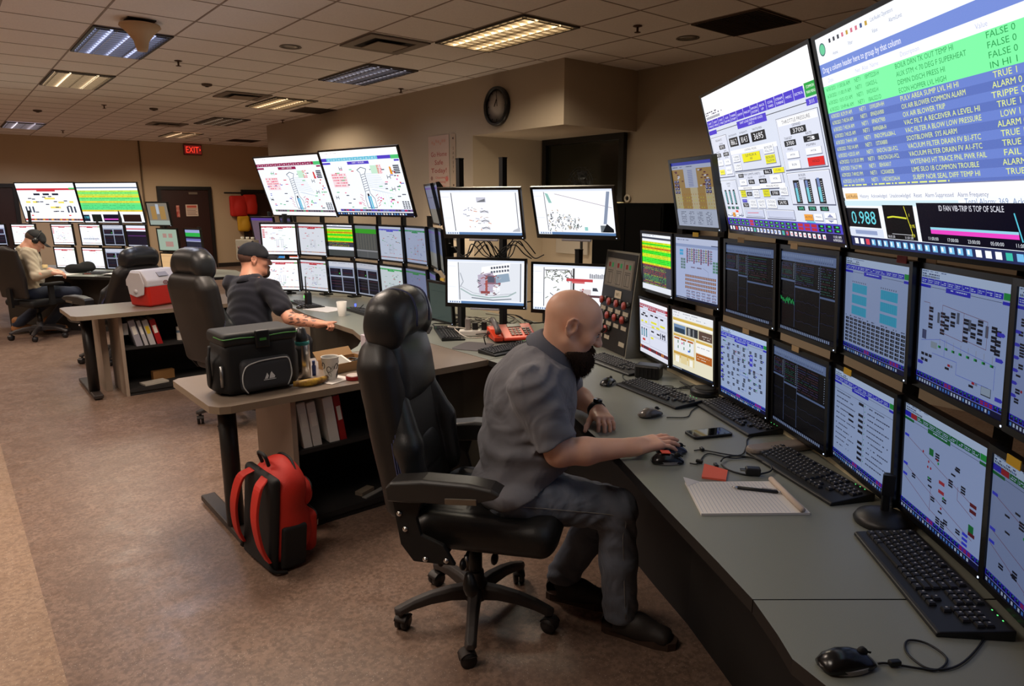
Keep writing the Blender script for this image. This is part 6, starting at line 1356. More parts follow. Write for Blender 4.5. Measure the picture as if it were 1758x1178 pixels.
# polo shirt
M_polo = cloth_mat('polo_grey', (124, 124, 132), .82, 1400, 7, .9, .05, .02)
s = SDF((1.18, 1.20, .46), (2.14, 2.26, 1.16), .0055)
Rt = frame(fT + np.array([0, 0, -.12])); 
s.ell(chest + rT * 0, (.205, .148, .165), Rt, k=.03); s.ell(at(908, 705, 2.57), (.205, .168, .15), Rt, k=.05); s.ell(at(905, 765, 2.58), (.205, .182, .15), Rt, k=.05); s.ell(at(890, 830, 2.59), (.222, .178, .11), Rt, k=.04)
s.cap(Rsh, neck + np.array([-.02, .0, -.03]), .078, .075, k=.04); s.cap(Lsh, neck + np.array([.02, .02, -.03]), .076, .075, k=.04)
slR = Rsh * .30 + Relb * .70; dR = (Relb - Rsh) / np.linalg.norm(Relb - Rsh); dL = (Lelb - Lsh) / np.linalg.norm(Lelb - Lsh); s2 = SDF((1.18, 1.20, .46), (2.14, 2.26, 1.16), .0055); s2.cap(Rsh + np.array([0, 0, -.005]), slR + dR * .04, .084, .079, k=.01)
slL = Lsh * .30 + Lelb * .70; s2.cap(Lsh, slL + dL * .04, .080, .076, k=.01)
cn = at(957, 603, 2.555); axc = (headT(0, -.02, -.03) - neck); axc = axc / np.linalg.norm(axc) + fT * .30; axc /= np.linalg.norm(axc)
s.cap(neck + (chest - neck) * .25 - fT * .045, chest - fT * .075, .085, .10, k=.05); s.cap(cn + axc * .01 - fT * .006, neck + np.array([0, 0, -.05]) - fT * .02, .080, .10, k=.03)
def folds(X, Y, Z):
    u = (X * rT[0] + Y * rT[1]) * 1.; w = X * fT[0] + Y * fT[1]
    g = np.exp(-((Z - .74) / .09) ** 2)
    da = np.sqrt((X - Rsh[0]) ** 2 + (Y - Rsh[1]) ** 2 + (Z - Rsh[2] + .04) ** 2)
    return .0045 * np.sin(Z * 74 + 9 * w + 4 * np.sin(u * 13)) * (.2 + g) + .0042 * np.sin((w * .55 - Z * .8) * 95 + 3 * np.sin(Z * 22 + u * 9)) * np.exp(-((da - .12) / .05) ** 2) + .003 * np.sin(u * 40 + w * 30 + 3 * np.sin(Z * 14))
def clipball(s, c, n, R_):   # cut only near one sleeve end
    ax = [(s.lo[i] + np.arange(s.n[i]) * s.res) for i in range(3)]; X, Y, Z = np.meshgrid(*ax, indexing='ij')
    d = (X - c[0]) * n[0] + (Y - c[1]) * n[1] + (Z - c[2]) * n[2]; m = ((X - c[0]) ** 2 + (Y - c[1]) ** 2 + (Z - c[2]) ** 2) < R_ * R_
    s.D = np.where(m, np.maximum(s.D, d.astype(np.float32)), s.D)
clipball(s2, slR + dR * .035, dR, .16); clipball(s2, slL + dL * .03, dL, .16); hh_ = np.maximum(.03 - np.abs(s.D - s2.D), 0) / .03; s.D = np.minimum(s.D, s2.D) - hh_ * hh_ * .03 * .25; s.fn(folds)
ha, hb = at(832, 850, 2.6), at(985, 784, 2.55); hn = np.cross(hb - ha, rT); hn = hn * -np.sign(hn[2]); s.clip(ha, hn); s.clip(cn, axc)
shirt = s.build('polo_shirt', M_polo, p1, O1)
# collar: a folded band round the neck, open at the front
axu = axc; fr = frame(fT, axu); fr = np.stack([fr[:, 0], np.cross(axu, fr[:, 0]), axu], 1); v = MB(); rg = []
for k in range(25):
    a = math.radians(-158 + 316 * k / 24); e = np.array([math.sin(a), -math.cos(a)]); 
    B0 = lambda rad, h, dz=0: Vector(cn - O1 + fr[:, 0] * e[0] * rad * 1.02 + fr[:, 1] * (e[1] * rad * 1.06) + axu * h)
    op = max(0, -math.cos(math.pi - abs(a))) if abs(a) > math.pi / 2 else 0; drop = -.030 * (abs(a) / 2.76) ** 3
    rg.append([B0(.082, .034 + drop), B0(.086, .038 + drop), B0(.095, .030 + drop), B0(.120, -.020 + drop * 1.6), B0(.118, -.026 + drop * 1.6), B0(.092, .012 + drop), B0(.082, -.03 + drop)])
v.loft(rg, smooth=True); v.build('collar', mat('collar_grey', (84, 87, 100), .8, bump=.3, bscale=700), shirt)
v = MB(); pf = chest - O1 + fT * .150; pt = neck - O1 + fT * .085 + np.array([0, 0, -.03])
v.loft([[Vector(p + rT * x + fT * dy) for x, dy in ((-.016, .0), (.016, .0), (.016, .007), (-.016, .007))] for p in (pt, (pt + pf) / 2 + fT * .012, pf)], smooth=False); v.build('placket', mat('collar_grey', (84, 87, 100), .8), shirt)
v = MB(); ring = [Vector(slR - O1 + dR * .030 + (np.cross(dR, rT) / np.linalg.norm(np.cross(dR, rT)) * math.cos(q) + rT * math.sin(q)) * .0805) for q in [2 * math.pi * k / 28 for k in range(29)]]
# jeans
M_jean = cloth_mat('jeans_dark', (110, 117, 132), .9, 1100, 9, .8, .25, .02)
s = SDF((1.22, 1.25, .02), (2.2, 2.26, .80), .0055)
s.ell(pel + np.array([0, 0, -.02]), (.188, .145, .10), Rt, k=.03)
mk = Rkn - Rank; 
for a, b, c in ((Rhip, Rkn, Rank), (Lhip, Lkn, Lank)):
    s.cap(a, b, .094, .076, k=.05); s.cap(b, b * .5 + c * .5, .073, .068, k=.02); s.cap(b * .5 + c * .5, c + np.array([0, 0, -.012]), .068, .066, k=.03)
s.fn(lambda X, Y, Z: .0035 * np.sin(Z * 85 + 6 * np.sin(X * 21) + Y * 30) * (np.exp(-((Z - .45) / .09) ** 2) + np.exp(-((Z - .12) / .06) ** 2)) + .003 * np.sin((X - Y) * 70 + Z * 50) * np.exp(-((Z - .60) / .06) ** 2))
clipball(s, Rank + np.array([0, 0, -.035]), np.array([0, 0, -1.]), .13); clipball(s, Lank + np.array([0, 0, -.03]), np.array([0, 0, -1.]), .12)
jeans = s.build('jeans', M_jean, p1, O1)
M_st = mat('jeans_thread', (150, 146, 140), .7)
def seam(pts, r=.0011, nm='seam'): MB().tube(spline([np.array(p) - O1 for p in pts], 6), r, 5).build(nm, M_st, jeans)
out = rT * .001
seam([Rhip + rT * .099 + np.array([0, 0, -.0]), (Rhip + Rkn) / 2 + rT * .088 + np.array([0, 0, .006]), Rkn + rT * .075, Rkn * .8 + Rank * .2 + rT * .073, Rkn * .5 + Rank * .5 + rT * .070, Rank + rT * .067])
seam([Rhip + rT * .085 + fT * .03 + np.array([0, 0, .062]), Rhip + rT * .098 + fT * -.01 + np.array([0, 0, .03]), Rhip + rT * .102 + fT * -.035 + np.array([0, 0, -.005])])
for k, (ank, d, pre) in enumerate(((Rank, az(156), 'right'), (Lank, az(150), 'left'))):
    sh = empty('shoe', (0, 0, 0)); sh.parent = p1; sh.location = tuple(-O1)

    shoe(sh, ank, d, mat('shoe_dark', (40, 34, 32), .6, bump=.3, bscale=200), sole=(62, 44, 34))
    dd = d; T_ = lambda x, y, z: np.array([ank[0], ank[1], 0]) - dd * .065 + frame(dd) @ np.array([x, y, z])
    v = MB()
    for q in range(5): v.tube([T_(-.030, .13 + .022 * q, .086 - .006 * q), T_(0, .135 + .022 * q, .099 - .007 * q), T_(.030, .13 + .022 * q, .086 - .006 * q)], .0028, 6)
    v.build('laces', mat('lace_grey', (70, 66, 62), .8), sh)
for o_ in [c for c in p1.children if c.name.startswith('shoe')]:
    if 'label' in o_: del o_['label']
# watch and ring
def band(parent, c, ax, r, h, m, nm, th=.004):
    ax = Vector(ax).normalized(); R_ = ax.to_track_quat('Z', 'Y').to_matrix(); v = MB()
    v.lathe([(r, -h / 2), (r + th, -h / 2), (r + th, h / 2), (r, h / 2)], c=c, n=28, R=R_, cap=False); v.lathe([(r, h / 2), (r, -h / 2)], c=c, n=28, R=R_, cap=False); return v.build(nm, m, parent)
wc = Vector(Lwr * .93 + Lelb * .07 - O1); wa = Lwr - Lelb
w_ = band(p1, wc, wa, .0335, .022, mat('watch_black', (26, 26, 28), .3, .3), 'wristwatch', .005)
v = MB(); zz = Vector((0.05, -.1, 1)).normalized(); v.cyl(wc + zz * .036, wc + zz * .047, .019, n=24); v.build('watch_case', mat('watch_case', (30, 30, 32), .2, .7), w_); v = MB(); v.cyl(wc + zz * .047, wc + zz * .048, .016, n=24); v.build('watch_face', mat('watch_glass', (20, 24, 30), .08), w_)
# ---------------------------------------------------------------- man in navy at the middle console
def other(name_label, O, neck, hc, hf, fT, Rsh, Relb, Rwr, Lsh, Lelb, Lwr, pel, Rhip, Rkn, Rank, Lhip, Lkn, Lank, skin, shirt_m, pants_m, shoe_m, sole, longsl=False, hands=None, cap_m=None, hairc=None, beardc=None, toe=None, res=.0075, high=False, shoe_name='shoe'):
    p = empty('person', tuple(O), 0, name_label, 'person'); P_ = [neck, hc, Rsh, Relb, Rwr, Lsh, Lelb, Lwr, pel, Rkn, Lkn, Rank, Lank]
    lo = np.min(P_, 0) - .24; hi = np.max(P_, 0) + .24; lo[2] = 0
    rT = np.cross(fT, [0, 0, 1]); chest = neck * .68 + pel * .32; belly = neck * .32 + pel * .68; Rt = frame(fT + np.array([0, 0, -.1]))
    s = SDF(lo, hi, res)
    s.ell(chest, (.14, .10, .15), Rt, k=.03); s.ell(belly, (.13, .10, .16), Rt, k=.05); s.cap(Rsh, Lsh, .05, k=.05); s.cap(neck, chest, .065, .09, k=.04)
    T, hR = head(s, hc, hf, (0, 0, 1), 1., neck, .062)
    for a, b, c in ((Rsh, Relb, Rwr), (Lsh, Lelb, Lwr)): limb(s, [a, b, b * .6 + c * .4, c], [.052, .046, .044, .030], k=.02)
    for hh in hands: hand(s, *hh)
    for a, b, c in ((Rhip, Rkn, Rank), (Lhip, Lkn, Lank)): limb(s, [a, b, c], [.07, .05, .036], k=.04)
    s.build('body', skin, p, O)
    s = SDF(lo, hi, res)
    s.ell(chest, (.195, .13, .165), Rt, k=.03); s.ell(belly, (.185, .145, .17), Rt, k=.06); s.ell(pel + np.array([0, 0, .05]), (.18, .14, .09), Rt, k=.04)
    for q, e, w in ((Rsh, Relb, Rwr), (Lsh, Lelb, Lwr)):
        s.cap(q, neck + np.array([0, 0, -.035]), .072, .068, k=.04)
        if longsl: s.cap(q, e, .074, .058, k=.03); s.cap(e, w * .93 + e * .07, .057, .040, k=.02)
        else: s.cap(q, q * .35 + e * .65, .078, .074, k=.03)
    s.fn(lambda X, Y, Z: .004 * np.sin(Z * 60 + 8 * np.sin(X * 9 + Y * 7)) * np.sin(X * 30 + Y * 24 + Z * 12))
    s.clip(pel + np.array([0, 0, -.03]), (0, 0, -1)); s.clip(neck + np.array([0, 0, .005]), fT * .35 + np.array([0, 0, 1.]))
    sh = s.build('shirt', shirt_m, p, O)
    axu = T(0, -.02, -.03) - neck; axu /= np.linalg.norm(axu); fr = frame(fT, axu); v = MB(); rg = []
    for k in range(21):
        a = math.radians(-150 + 300 * k / 20); e = (math.sin(a), -math.cos(a)); B0 = lambda rad, h: Vector(neck - O + fr[:, 0] * e[0] * rad + fr[:, 1] * e[1] * rad * 1.05 + axu * (h - .02 * (abs(a) / 2.6) ** 3))
        rg.append([B0(.070, .03), B0(.075, .034), B0(.098, -.018), B0(.094, -.02), B0(.076, .01)])
    v.loft(rg); v.build('collar', shirt_m, sh)
    s = SDF(lo, hi, res); s.ell(pel + np.array([0, 0, -.02]), (.185, .14, .10), Rt, k=.03)
    for a, b, c in ((Rhip, Rkn, Rank), (Lhip, Lkn, Lank)): s.cap(a, b, .090, .068, k=.05); s.cap(b, c, .068, .058, k=.03)
    clipball(s, Rank + np.array([0, 0, -.03]), np.array([0, 0, -1.]), .12); clipball(s, Lank + np.array([0, 0, -.03]), np.array([0, 0, -1.]), .12)
    s.build('trousers', pants_m, p, O)
    for ank, d in ((Rank, toe[0]), (Lank, toe[1])):
        e = empty(shoe_name); e.parent = p; e.location = tuple(-O); shoe(e, ank, d, shoe_m, sole=sole, high=high, z0=max(0, ank[2] - .10))
    if hairc is not None:
        s = SDF(hc - .16, hc + .16, .005); s.ell(T(0, -.020, .026), (.081, .099, .084), hR, k=.01)
        s.clip(T(0, .03, 0), hR[:, 1] * .9 - hR[:, 2] * .45); s.build('hair', hairc, p, O)
    if beardc is not None:
        s = SDF(T(0, .05, -.09) - .12, T(0, .05, -.09) + .12, .004); s.ell(T(0, .078, -.106), (.034, .030, .036), hR, k=.02); s.ell(T(0, .05, -.095), (.052, .052, .030), hR, k=.02); s.cap(T(-.024, .100, -.056), T(.024, .100, -.056), .007, k=.01)
        for q in (-1, 1): s.cap(T(q * .026, .098, -.058), T(q * .034, .088, -.09), .008, .012, k=.01)
        s.build('beard', beardc, p, O)
    if cap_m is not None:
        s = SDF(hc - .24, hc + .24, .005); s.ell(T(0, -.012, .040), (.086, .106, .088), hR, k=.01); s.cap(T(-.055, .06, .028), T(.055, .06, .028), .03, k=.04)
        s.clip(T(0, 0, .022), -hR[:, 2] - .10 * hR[:, 1]); c_ = s.build('baseball_cap', cap_m, p, O); v = MB(); rg = []
        for k in range(11):
            u = -1 + 2 * k / 10; ed = .175 - .045 * u * u
            rg.append([Vector(T(u * .078, .070 - .03 * u * u, .038 - .012 * u * u) - O), Vector(T(u * .076, ed, .026 - .020 * u * u) - O), Vector(T(u * .076, ed, .021 - .020 * u * u) - O), Vector(T(u * .078, .070 - .03 * u * u, .030 - .012 * u * u) - O)])
        v.loft(rg); v.build('brim', cap_m, c_); MB().sphere(Vector(T(0, -.012, .129) - O), .008).build('top_button', cap_m, c_)
    return p, T, hR
fM = az(70); O2 = np.array([1.75, 5.45, 0])
navy = cloth_mat('navy_shirt', (24, 26, 42), .85, 900, 6, .4, .1, .012); navyj = cloth_mat('navy_jeans', (30, 34, 48), .9, 900, 6, .4)
M_cap = mat('cap_navy', (14, 16, 26), .8, bump=.3, bscale=400)
nk = at(430, 478, 5.12); rM = np.cross(fM, [0, 0, 1]); pl = np.array([nk[0] - .06, nk[1] - .03, .60])
person2, T2, R2 = other('man in a navy shirt and dark cap with a tattooed forearm at the middle console', O2, nk, at(437, 445, 5.14), az(104) + np.array([0, 0, -.05]), fM,
    nk + rM * .19 + np.array([0, 0, -.045]), at(497, 546, 5.0), at(546, 556, 4.98), nk - rM * .19 + np.array([0, 0, -.045]), nk - rM * .26 + fM * .10 + np.array([0, 0, -.30]), nk - rM * .2 + fM * .36 + np.array([0, 0, -.28]),
    pl, pl + rM * .10, pl + rM * .14 + fM * .40 + np.array([0, 0, -.07]), pl + rM * .15 + fM * .42 + np.array([0, 0, -.50]), pl - rM * .10, pl - rM * .15 + fM * .38 + np.array([0, 0, -.07]), pl - rM * .16 + fM * .36 + np.array([0, 0, -.50]),
    skin_mat('skin_ruddy', (226, 168, 142)), navy, navyj, mat('boot_black', (24, 20, 18), .6), (30, 26, 24),
    hands=[(at(546, 556, 4.98), at(566, 556, 4.96) - at(546, 556, 4.98), (-.1, .2, 1), 1, (.9, 1.25, .9), 1., .06, (.35, -.15)), (nk - rM * .2 + fM * .36 + np.array([0, 0, -.28]), fM, (0, 0, 1), -1, (.3, .4, .3), 1.)],
    cap_m=M_cap, hairc=mat('stubble', (96, 66, 54), .8), beardc=mat('beard_grey_brown', (84, 66, 56), .85, bump=.7, bscale=400), toe=(fM, fM))
b2 = [c for c in person2.children if c.name.startswith('body')][0]; b2.data.materials.append(skin_mat('tattooed_skin', (120, 92, 84))); w0, e0 = at(546, 556, 4.98), at(497, 546, 5.0)
cc = np.array([tuple(q.center) for q in b2.data.polygons]) + O2; tt = (cc - e0) @ (w0 - e0) / ((w0 - e0) @ (w0 - e0)); dd_ = np.linalg.norm(cc - e0 - tt[:, None] * (w0 - e0), axis=1)
mk = (dd_ < .06) & (tt > .05) & (tt < .95) & (np.sin(cc[:, 0] * 95 + 2 * np.sin(cc[:, 2] * 120)) * np.sin(cc[:, 1] * 80 + cc[:, 2] * 110) > .18); b2.data.polygons.foreach_set('material_index', mk.astype(np.int32))
# ---------------------------------------------------------------- man writing at the far console
fF = az(80); rF = np.cross(fF, [0, 0, 1]); O3 = np.array([.55, 10.2, 0]); nk = at(46, 426, 8.15); pl = np.array([nk[0] - .02, nk[1] - .03, .57])
tanc = cloth_mat('tan_shirt', (196, 182, 156), .85, 700, 6, .4, .05, .012); jn = cloth_mat('far_jeans', (34, 42, 62), .9, 700, 6, .4)
rw, lw = at(90, 468, 8.0), at(86, 464, 8.25)
person3, T3, R3 = other('man in a tan long sleeved shirt and black cap writing at the far console', O3, nk, at(60, 413, 8.17), az(92) + np.array([0, 0, -.75]), fF + np.array([0, 0, -.1]),
    nk + rF * .19 + np.array([-.03, 0, -.05]), at(62, 474, 8.0), rw, nk - rF * .19 + np.array([0, 0, -.05]), at(66, 470, 8.4), lw,
    pl, pl + rF * .10, pl + rF * .14 + fF * .42 + np.array([0, 0, -.04]), np.array([.93, 10.25, .12]), pl - rF * .1, pl - rF * .14 + fF * .40, np.array([.62, 10.45, .12]),
    skin_mat('skin_far', (228, 176, 150)), tanc, jn, mat('boot_tan', (150, 100, 58), .7), (40, 32, 26), longsl=True,
    hands=[(rw, (.9, -.1, -.15), (0, -.2, 1), 1, (.5, .7, .4), 1.), (lw, (.9, -.3, -.1), (0, 0, 1), -1, (.3, .4, .3), 1.)],
    cap_m=mat('cap_black', (16, 15, 17), .8), hairc=mat('hair_short_brown', (70, 50, 38), .8), toe=(fF + np.array([0, -.3, 0]), fF), high=True, shoe_name='boot')
# headset on the far man
v = MB(); pts = [T3(math.sin(a) * .095, -.005, math.cos(a) * .115 + .02) - O3 for a in [math.radians(q) for q in range(-100, 101, 20)]]; v.tube(pts, .006, 8)
hs = v.build('headset', BLK, person3)
MB().cyl(T3(.088, -.005, -.002) - O3, T3(.112, -.005, -.002) - O3, .034, n=18).build('ear_cup', BLK, hs)
# ================================================================ THINGS ON AND AROUND THE DESKS
ZD = ZT + .0005
def wcable(pts, r, label, m=None, name='cable', group='cables on the desks'):
    o = MB().tube(spline(pts, 6), r, 6).build(name, m or CABLE); return tag(o, label, 'cable', group)
# ---- keyboards
M_key = mat('key_black', (24, 24, 26), .5); M_kb = mat('keyboard_body', (17, 17, 18), .45); M_leg = mat('key_legend', (170, 170, 175), .6)
def keyset():
    rows = [(0, [1, None, 1, 1, 1, 1, None, 1, 1, 1, 1, None, 1, 1, 1, 1]), (1, [1] * 13 + [2]), (2, [1.5] + [1] * 12 + [1.5]), (3, [1.75] + [1] * 11 + [2.25]), (4, [2.25] + [1] * 10 + [2.75]), (5, [1.25] * 3 + [6.25] + [1.25] * 4)]
    out = []; U = .0190
    for r, ws in rows:
        x = 0
        for w in ws:
            if w is None: x += .5 if r == 0 else 1; continue
            out.append((x + w / 2, r + (0 if r == 0 else .2), w)); x += w
    for r in range(6):
        for c in range(3):
            if (r == 3) or (r == 4 and c != 1): continue
            out.append((15.35 + c + .5, r + (0 if r == 0 else .2), 1))
    for r in range(1, 6):
        for c in range(4):
            if c == 3 and r in (3, 5): continue
            if r == 5 and c == 1: continue
            out.append((18.7 + c + .5, r + .2, 1))
    return [((x - 11.35) * U, (3.0 - y) * U, w) for x, y, w in out][:99]
_kb = None
def keyboard(x, y, rz, label, group='keyboards', sc=1., pad=False):
    global _kb
    if _kb is None:
        t = empty('keyboard', (x, y, ZD), rz, label, 'keyboard', group)
        v = MB(); v.loft([[Vector((sx * .226, yy, z)) for yy, z in ((-.078, 0), (.078, 0), (.078, .024), (.066, .024), (-.070, .012), (-.078, .009))] for sx in (-1, 1)], smooth=False); v.build('case', M_kb, t, bevel=.003)
        me = {}
        for kx, ky, w in keyset():
            if w not in me:
                k = MB(); hw, hh = w * .0095 - .0012, .0082; k.loft([[Vector((sx * a, sy * b, z)) for sx, sy in ((-1, -1), (1, -1), (1, 1), (-1, 1))] for a, b, z in ((hw, hh, 0), (hw, hh, .003), (hw - .002, hh - .002, .0075))], smooth=False)
                if w < 3: k.box((-hw * .25, hh * .2, .0078), (.0035, .004, .0006), mi=1)
                o = k.build('key', [M_key, M_leg], t); me[w] = o.data
            else:
                o = bpy.data.objects.new('key', me[w]); COL.objects.link(o); o.parent = t
            o.location = (kx, ky, .0175 + ky * .075); o.rotation_euler = (math.radians(4.5), 0, 0)
        for k in range(3): MB().box((.15 + .02 * k, .070, .0245), (.003, .002, .001)).build('status_light', mat('led_green', (90, 220, 120), .4, emit=(90, 230, 120), estr=1.5), t)
        _kb = t; return t
    return copy_thing(_kb, (x, y, ZD), rz, label, group)
def rz_of(ax, ay, bx, by): return math.atan2(by - ay, bx - ax)
# each given by its left and right ends as the user sees them
keyboard(1.712, .522, rz_of(1.79, .72, 1.473, .41), 'full size black keyboard nearest the camera at the lower right')
keyboard(2.115, 1.03, rz_of(2.20, 1.22, 2.01, .83), 'black keyboard between the writing pad and the plain text monitor')
keyboard(2.48, 1.525, rz_of(2.58, 1.72, 2.38, 1.33), 'black keyboard beneath the dense piping diagram monitor')
keyboard(2.512, 1.962, rz_of(2.56, 2.17, 2.46, 1.75), 'black keyboard beneath the tan web page monitor, between two mice')
keyboard(2.80, 2.48, rz_of(2.83, 2.70, 2.73, 2.28), 'dark keyboard at the foot of the black switch panel beside the beard')
keyboard(2.64, 3.17, rz_of(2.44, 3.17, 2.84, 3.20), 'black keyboard in front of the orange desk phone')
keyboard(2.61, 3.83, rz_of(2.52, 3.62, 2.72, 4.02), 'grey brown keyboard lying by the power strip near the camera monitors')
keyboard(2.62, 5.05, rz_of(2.58, 4.83, 2.60, 5.27), 'black keyboard on the middle worktop behind the white cup')
keyboard(2.42, 5.75, rz_of(2.38, 5.55, 2.40, 5.97), 'black keyboard on the middle worktop beyond the navy shirted man')
keyboard(1.55, 9.95, rz_of(1.35, 10.1, 1.75, 9.75), 'black keyboard on the far worktop behind the empty chair')
# ---- mice
def mouse(x, y, rz, label, top=(16, 17, 20), side=(150, 148, 150), z=ZD):
    t = empty('computer_mouse', (x, y, z), rz, label, 'computer mouse', 'computer mice')
    v = MB(); rg = []
    for yy, hw, h in ((-.058, .010, .008), (-.054, .022, .018), (-.040, .029, .031), (-.015, .031, .037), (.012, .029, .034), (.036, .028, .024), (.050, .022, .014), (.055, .010, .007)):
        rg.append([Vector((math.cos(a) * hw, yy, max(.006, .006 + math.sin(a) * (h - .006)))) if a <= math.pi else Vector((math.cos(a) * hw, yy, .004)) for a in [2 * math.pi * k / 20 for k in range(20)]])
    v.loft(rg); v.build('shell', mat('mouse_%d' % top[0], top, .22), t)
    v = MB(); v.prism([(math.cos(a) * .0325, math.sin(a) * .056 - .002) for a in [2 * math.pi * k / 28 for k in range(28)]], .002, .011); v.build('side_band', mat('mouse_side_%d' % side[0], side, .35, .4), t)
    MB().cyl((-.004, .032, .026), (.004, .032, .026), .010, n=14).build('scroll_wheel', BLK2, t)
    v = MB(); v.box((0, .038, .0265), (.0012, .030, .004), rotm(-.35, 0, 0)); v.build('button_gap', BLK2, t)
    return t
m1 = mouse(1.262, .497, rz_of(0, 0, 1, 0) + math.radians(-118), 'large black mouse with silver side on the nearest worktop corner')
m2 = mouse(1.858, 1.392, math.radians(-128), 'black and silver mouse with an orange red tag on it')
m3 = mouse(1.945, 1.442, math.radians(-118), 'mouse under the right hand of the man in the grey polo', (44, 48, 66), (120, 120, 130))
m4 = mouse(2.235, 1.775, math.radians(-100), 'silver grey mouse lying alone left of the smartphone', (110, 104, 98), (60, 58, 56))
m5 = mouse(2.477, 2.24, math.radians(-70), 'black mouse with silver rim beside the beard and the far end keyboard')
m6 = mouse(2.395, 3.855, math.radians(-60), 'shiny dark mouse to the right of the chair headrest', (30, 28, 26), (150, 146, 130))
m7 = mouse(2.33, 5.62, math.radians(-80), 'dark mouse on the middle worktop near the raised sheet', (30, 24, 30))
mouse(2.98, 3.55, math.radians(-70), 'silver mouse propped behind the orange phone', (150, 148, 146), (90, 90, 92), z=ZD)
v = MB(); v.box((0, -.010, .041), (.030, .032, .003), rotm(-.05, 0, 0), bev=.001); tg = v.build('tag', mat('tag_orange_red', (226, 74, 48), .6)); tg.parent = m2
tg.location = (0, 0, -.002)
c3 = lambda pts: [(x, y, ZD + .003) for x, y in pts]
wcable(c3([(1.312, .459), (1.327, .447), (1.357, .404), (1.382, .377), (1.433, .379), (1.454, .421), (1.437, .45), (1.404, .445), (1.38, .423), (1.373, .387), (1.421, .358), (1.513, .351), (1.66, .36)]), .0022, 'looped thin black mouse cable at the lower right corner')
wcable(c3([(1.905, 1.335), (1.925, 1.315), (2.03, 1.35), (2.06, 1.27), (2.12, 1.22), (2.08, 1.12)]), .0022, 'mouse cable running from the tagged mouse to the charger loop')
wcable(c3([(2.02, 1.40), (2.05, 1.38), (2.10, 1.27), (2.2, 1.30), (2.30, 1.35), (2.42, 1.33)]), .0022, 'mouse cable running back from the mouse under the hand')
wcable(c3([(2.26, 1.71), (2.33, 1.66), (2.42, 1.70), (2.52, 1.72), (2.62, 1.70)]), .0022, 'cable from the silver grey mouse to the keyboards')
wcable(c3([(2.50, 2.20), (2.56, 2.10), (2.60, 2.24), (2.70, 2.32), (2.78, 2.2)]), .0022, 'cable from the mouse beside the beard')
for (x, y, rz), lab in (((1.333, .437, 1.0), 'small ferrite bead on the lower right mouse cable'), ((1.937, 1.318, .2), 'small ferrite bead on the cable of the tagged mouse'), ((2.047, 1.385, -.6), 'small ferrite bead on the cable of the mouse under the hand')):
    o = MB().box((0, 0, .007), (.012, .024, .012), bev=.003).build('ferrite_bead', BLK, loc=(x, y, ZD), rot=(0, 0, rz)); tag(o, lab, 'ferrite bead', 'ferrite beads on the mouse cables')
# charger and its coiled lead
t = empty('phone_charger', (1.985, 1.142, ZD), math.radians(-50), 'black cube phone charger with folded prongs inside a cable loop', 'charger')
MB().box((0, 0, .014), (.048, .030, .026), bev=.005).build('body', BLK, t); v = MB()
for s_ in (-1, 1): v = MB(); v.box((-.032, s_ * .006, .016), (.018, .002, .006)); v.build('prong', STEEL, t)
wcable([(2.03 + .085 * math.cos(a) * .9 + .0, 1.195 + .085 * math.sin(a), ZD + .003 + .006 * (a > 4)) for a in [k * 2 * math.pi / 12 * .97 + 2.3 for k in range(13)]], .003, 'coiled black charging lead right of the coral notes', group='coiled leads')
o = MB().box((0, 0, .006), (.026, .012, .010), bev=.002).build('usb_plug', BLK, loc=(1.953, 1.262, ZD), rot=(0, 0, .9)); tag(o, 'black plug at the end of the coiled charging lead', 'plug')
# smartphone
t = empty('smartphone', (2.218, 1.475, ZD), rz_of(2.157, 1.547, 2.32, 1.476), 'black smartphone lying face up on the near worktop', 'smartphone')
v = MB(); v.prism(rrect(-.085, -.042, .085, .042, .014), 0, .010); v.build('case', BLK, t, bevel=.002); MB().prism(rrect(-.077, -.036, .077, .036, .008), .0101, .0106).build('screen', mat('phone_glass', (8, 9, 12), .06), t)
# coral sticky notes
def note_pad(c, w, h, th, rz, m, name, label, cat, line=None, curl=.004):
    t = empty(name, (c[0], c[1], ZD), rz, label, cat); v = MB(); v.box((0, 0, th / 2), (w, h, th)); v.build('pad', m, t); return t
M_coral = mat('coral_paper', (236, 106, 84), .75)
t = empty('sticky_note_pad', (1.888, 1.222, ZD), math.radians(-60), 'coral pink sticky note pad beside the writing pad', 'sticky notes')
v = MB(); v.loft([[Vector((x, y, z)) for x, y in ((-.038, -.045), (.038, -.045), (.038, .045), (-.038, .045))] for z in (0, .006)], smooth=False); v.build('pad', M_coral, t)
v = MB(); v.tube([(-.012 + .008 * k, .012 + (.006 if k % 2 else 0), .0066) for k in range(4)], .0007, 4); v.build('handwriting', mat('ink_dark', (60, 40, 40), .7), t)
v = MB(); n = 6; vs = []
for k in range(n): u = k / (n - 1); vs += [(-.039 + .0 * u, .045 - .09 * u, .0065 + .012 * (1 - u) ** 2), (.034, .045 - .09 * u, .0065)]
v.add(vs, [(2 * k, 2 * k + 1, 2 * k + 3, 2 * k + 2) for k in range(n - 1)], smooth=True); v.build('lifted_sheet', M_coral, t)
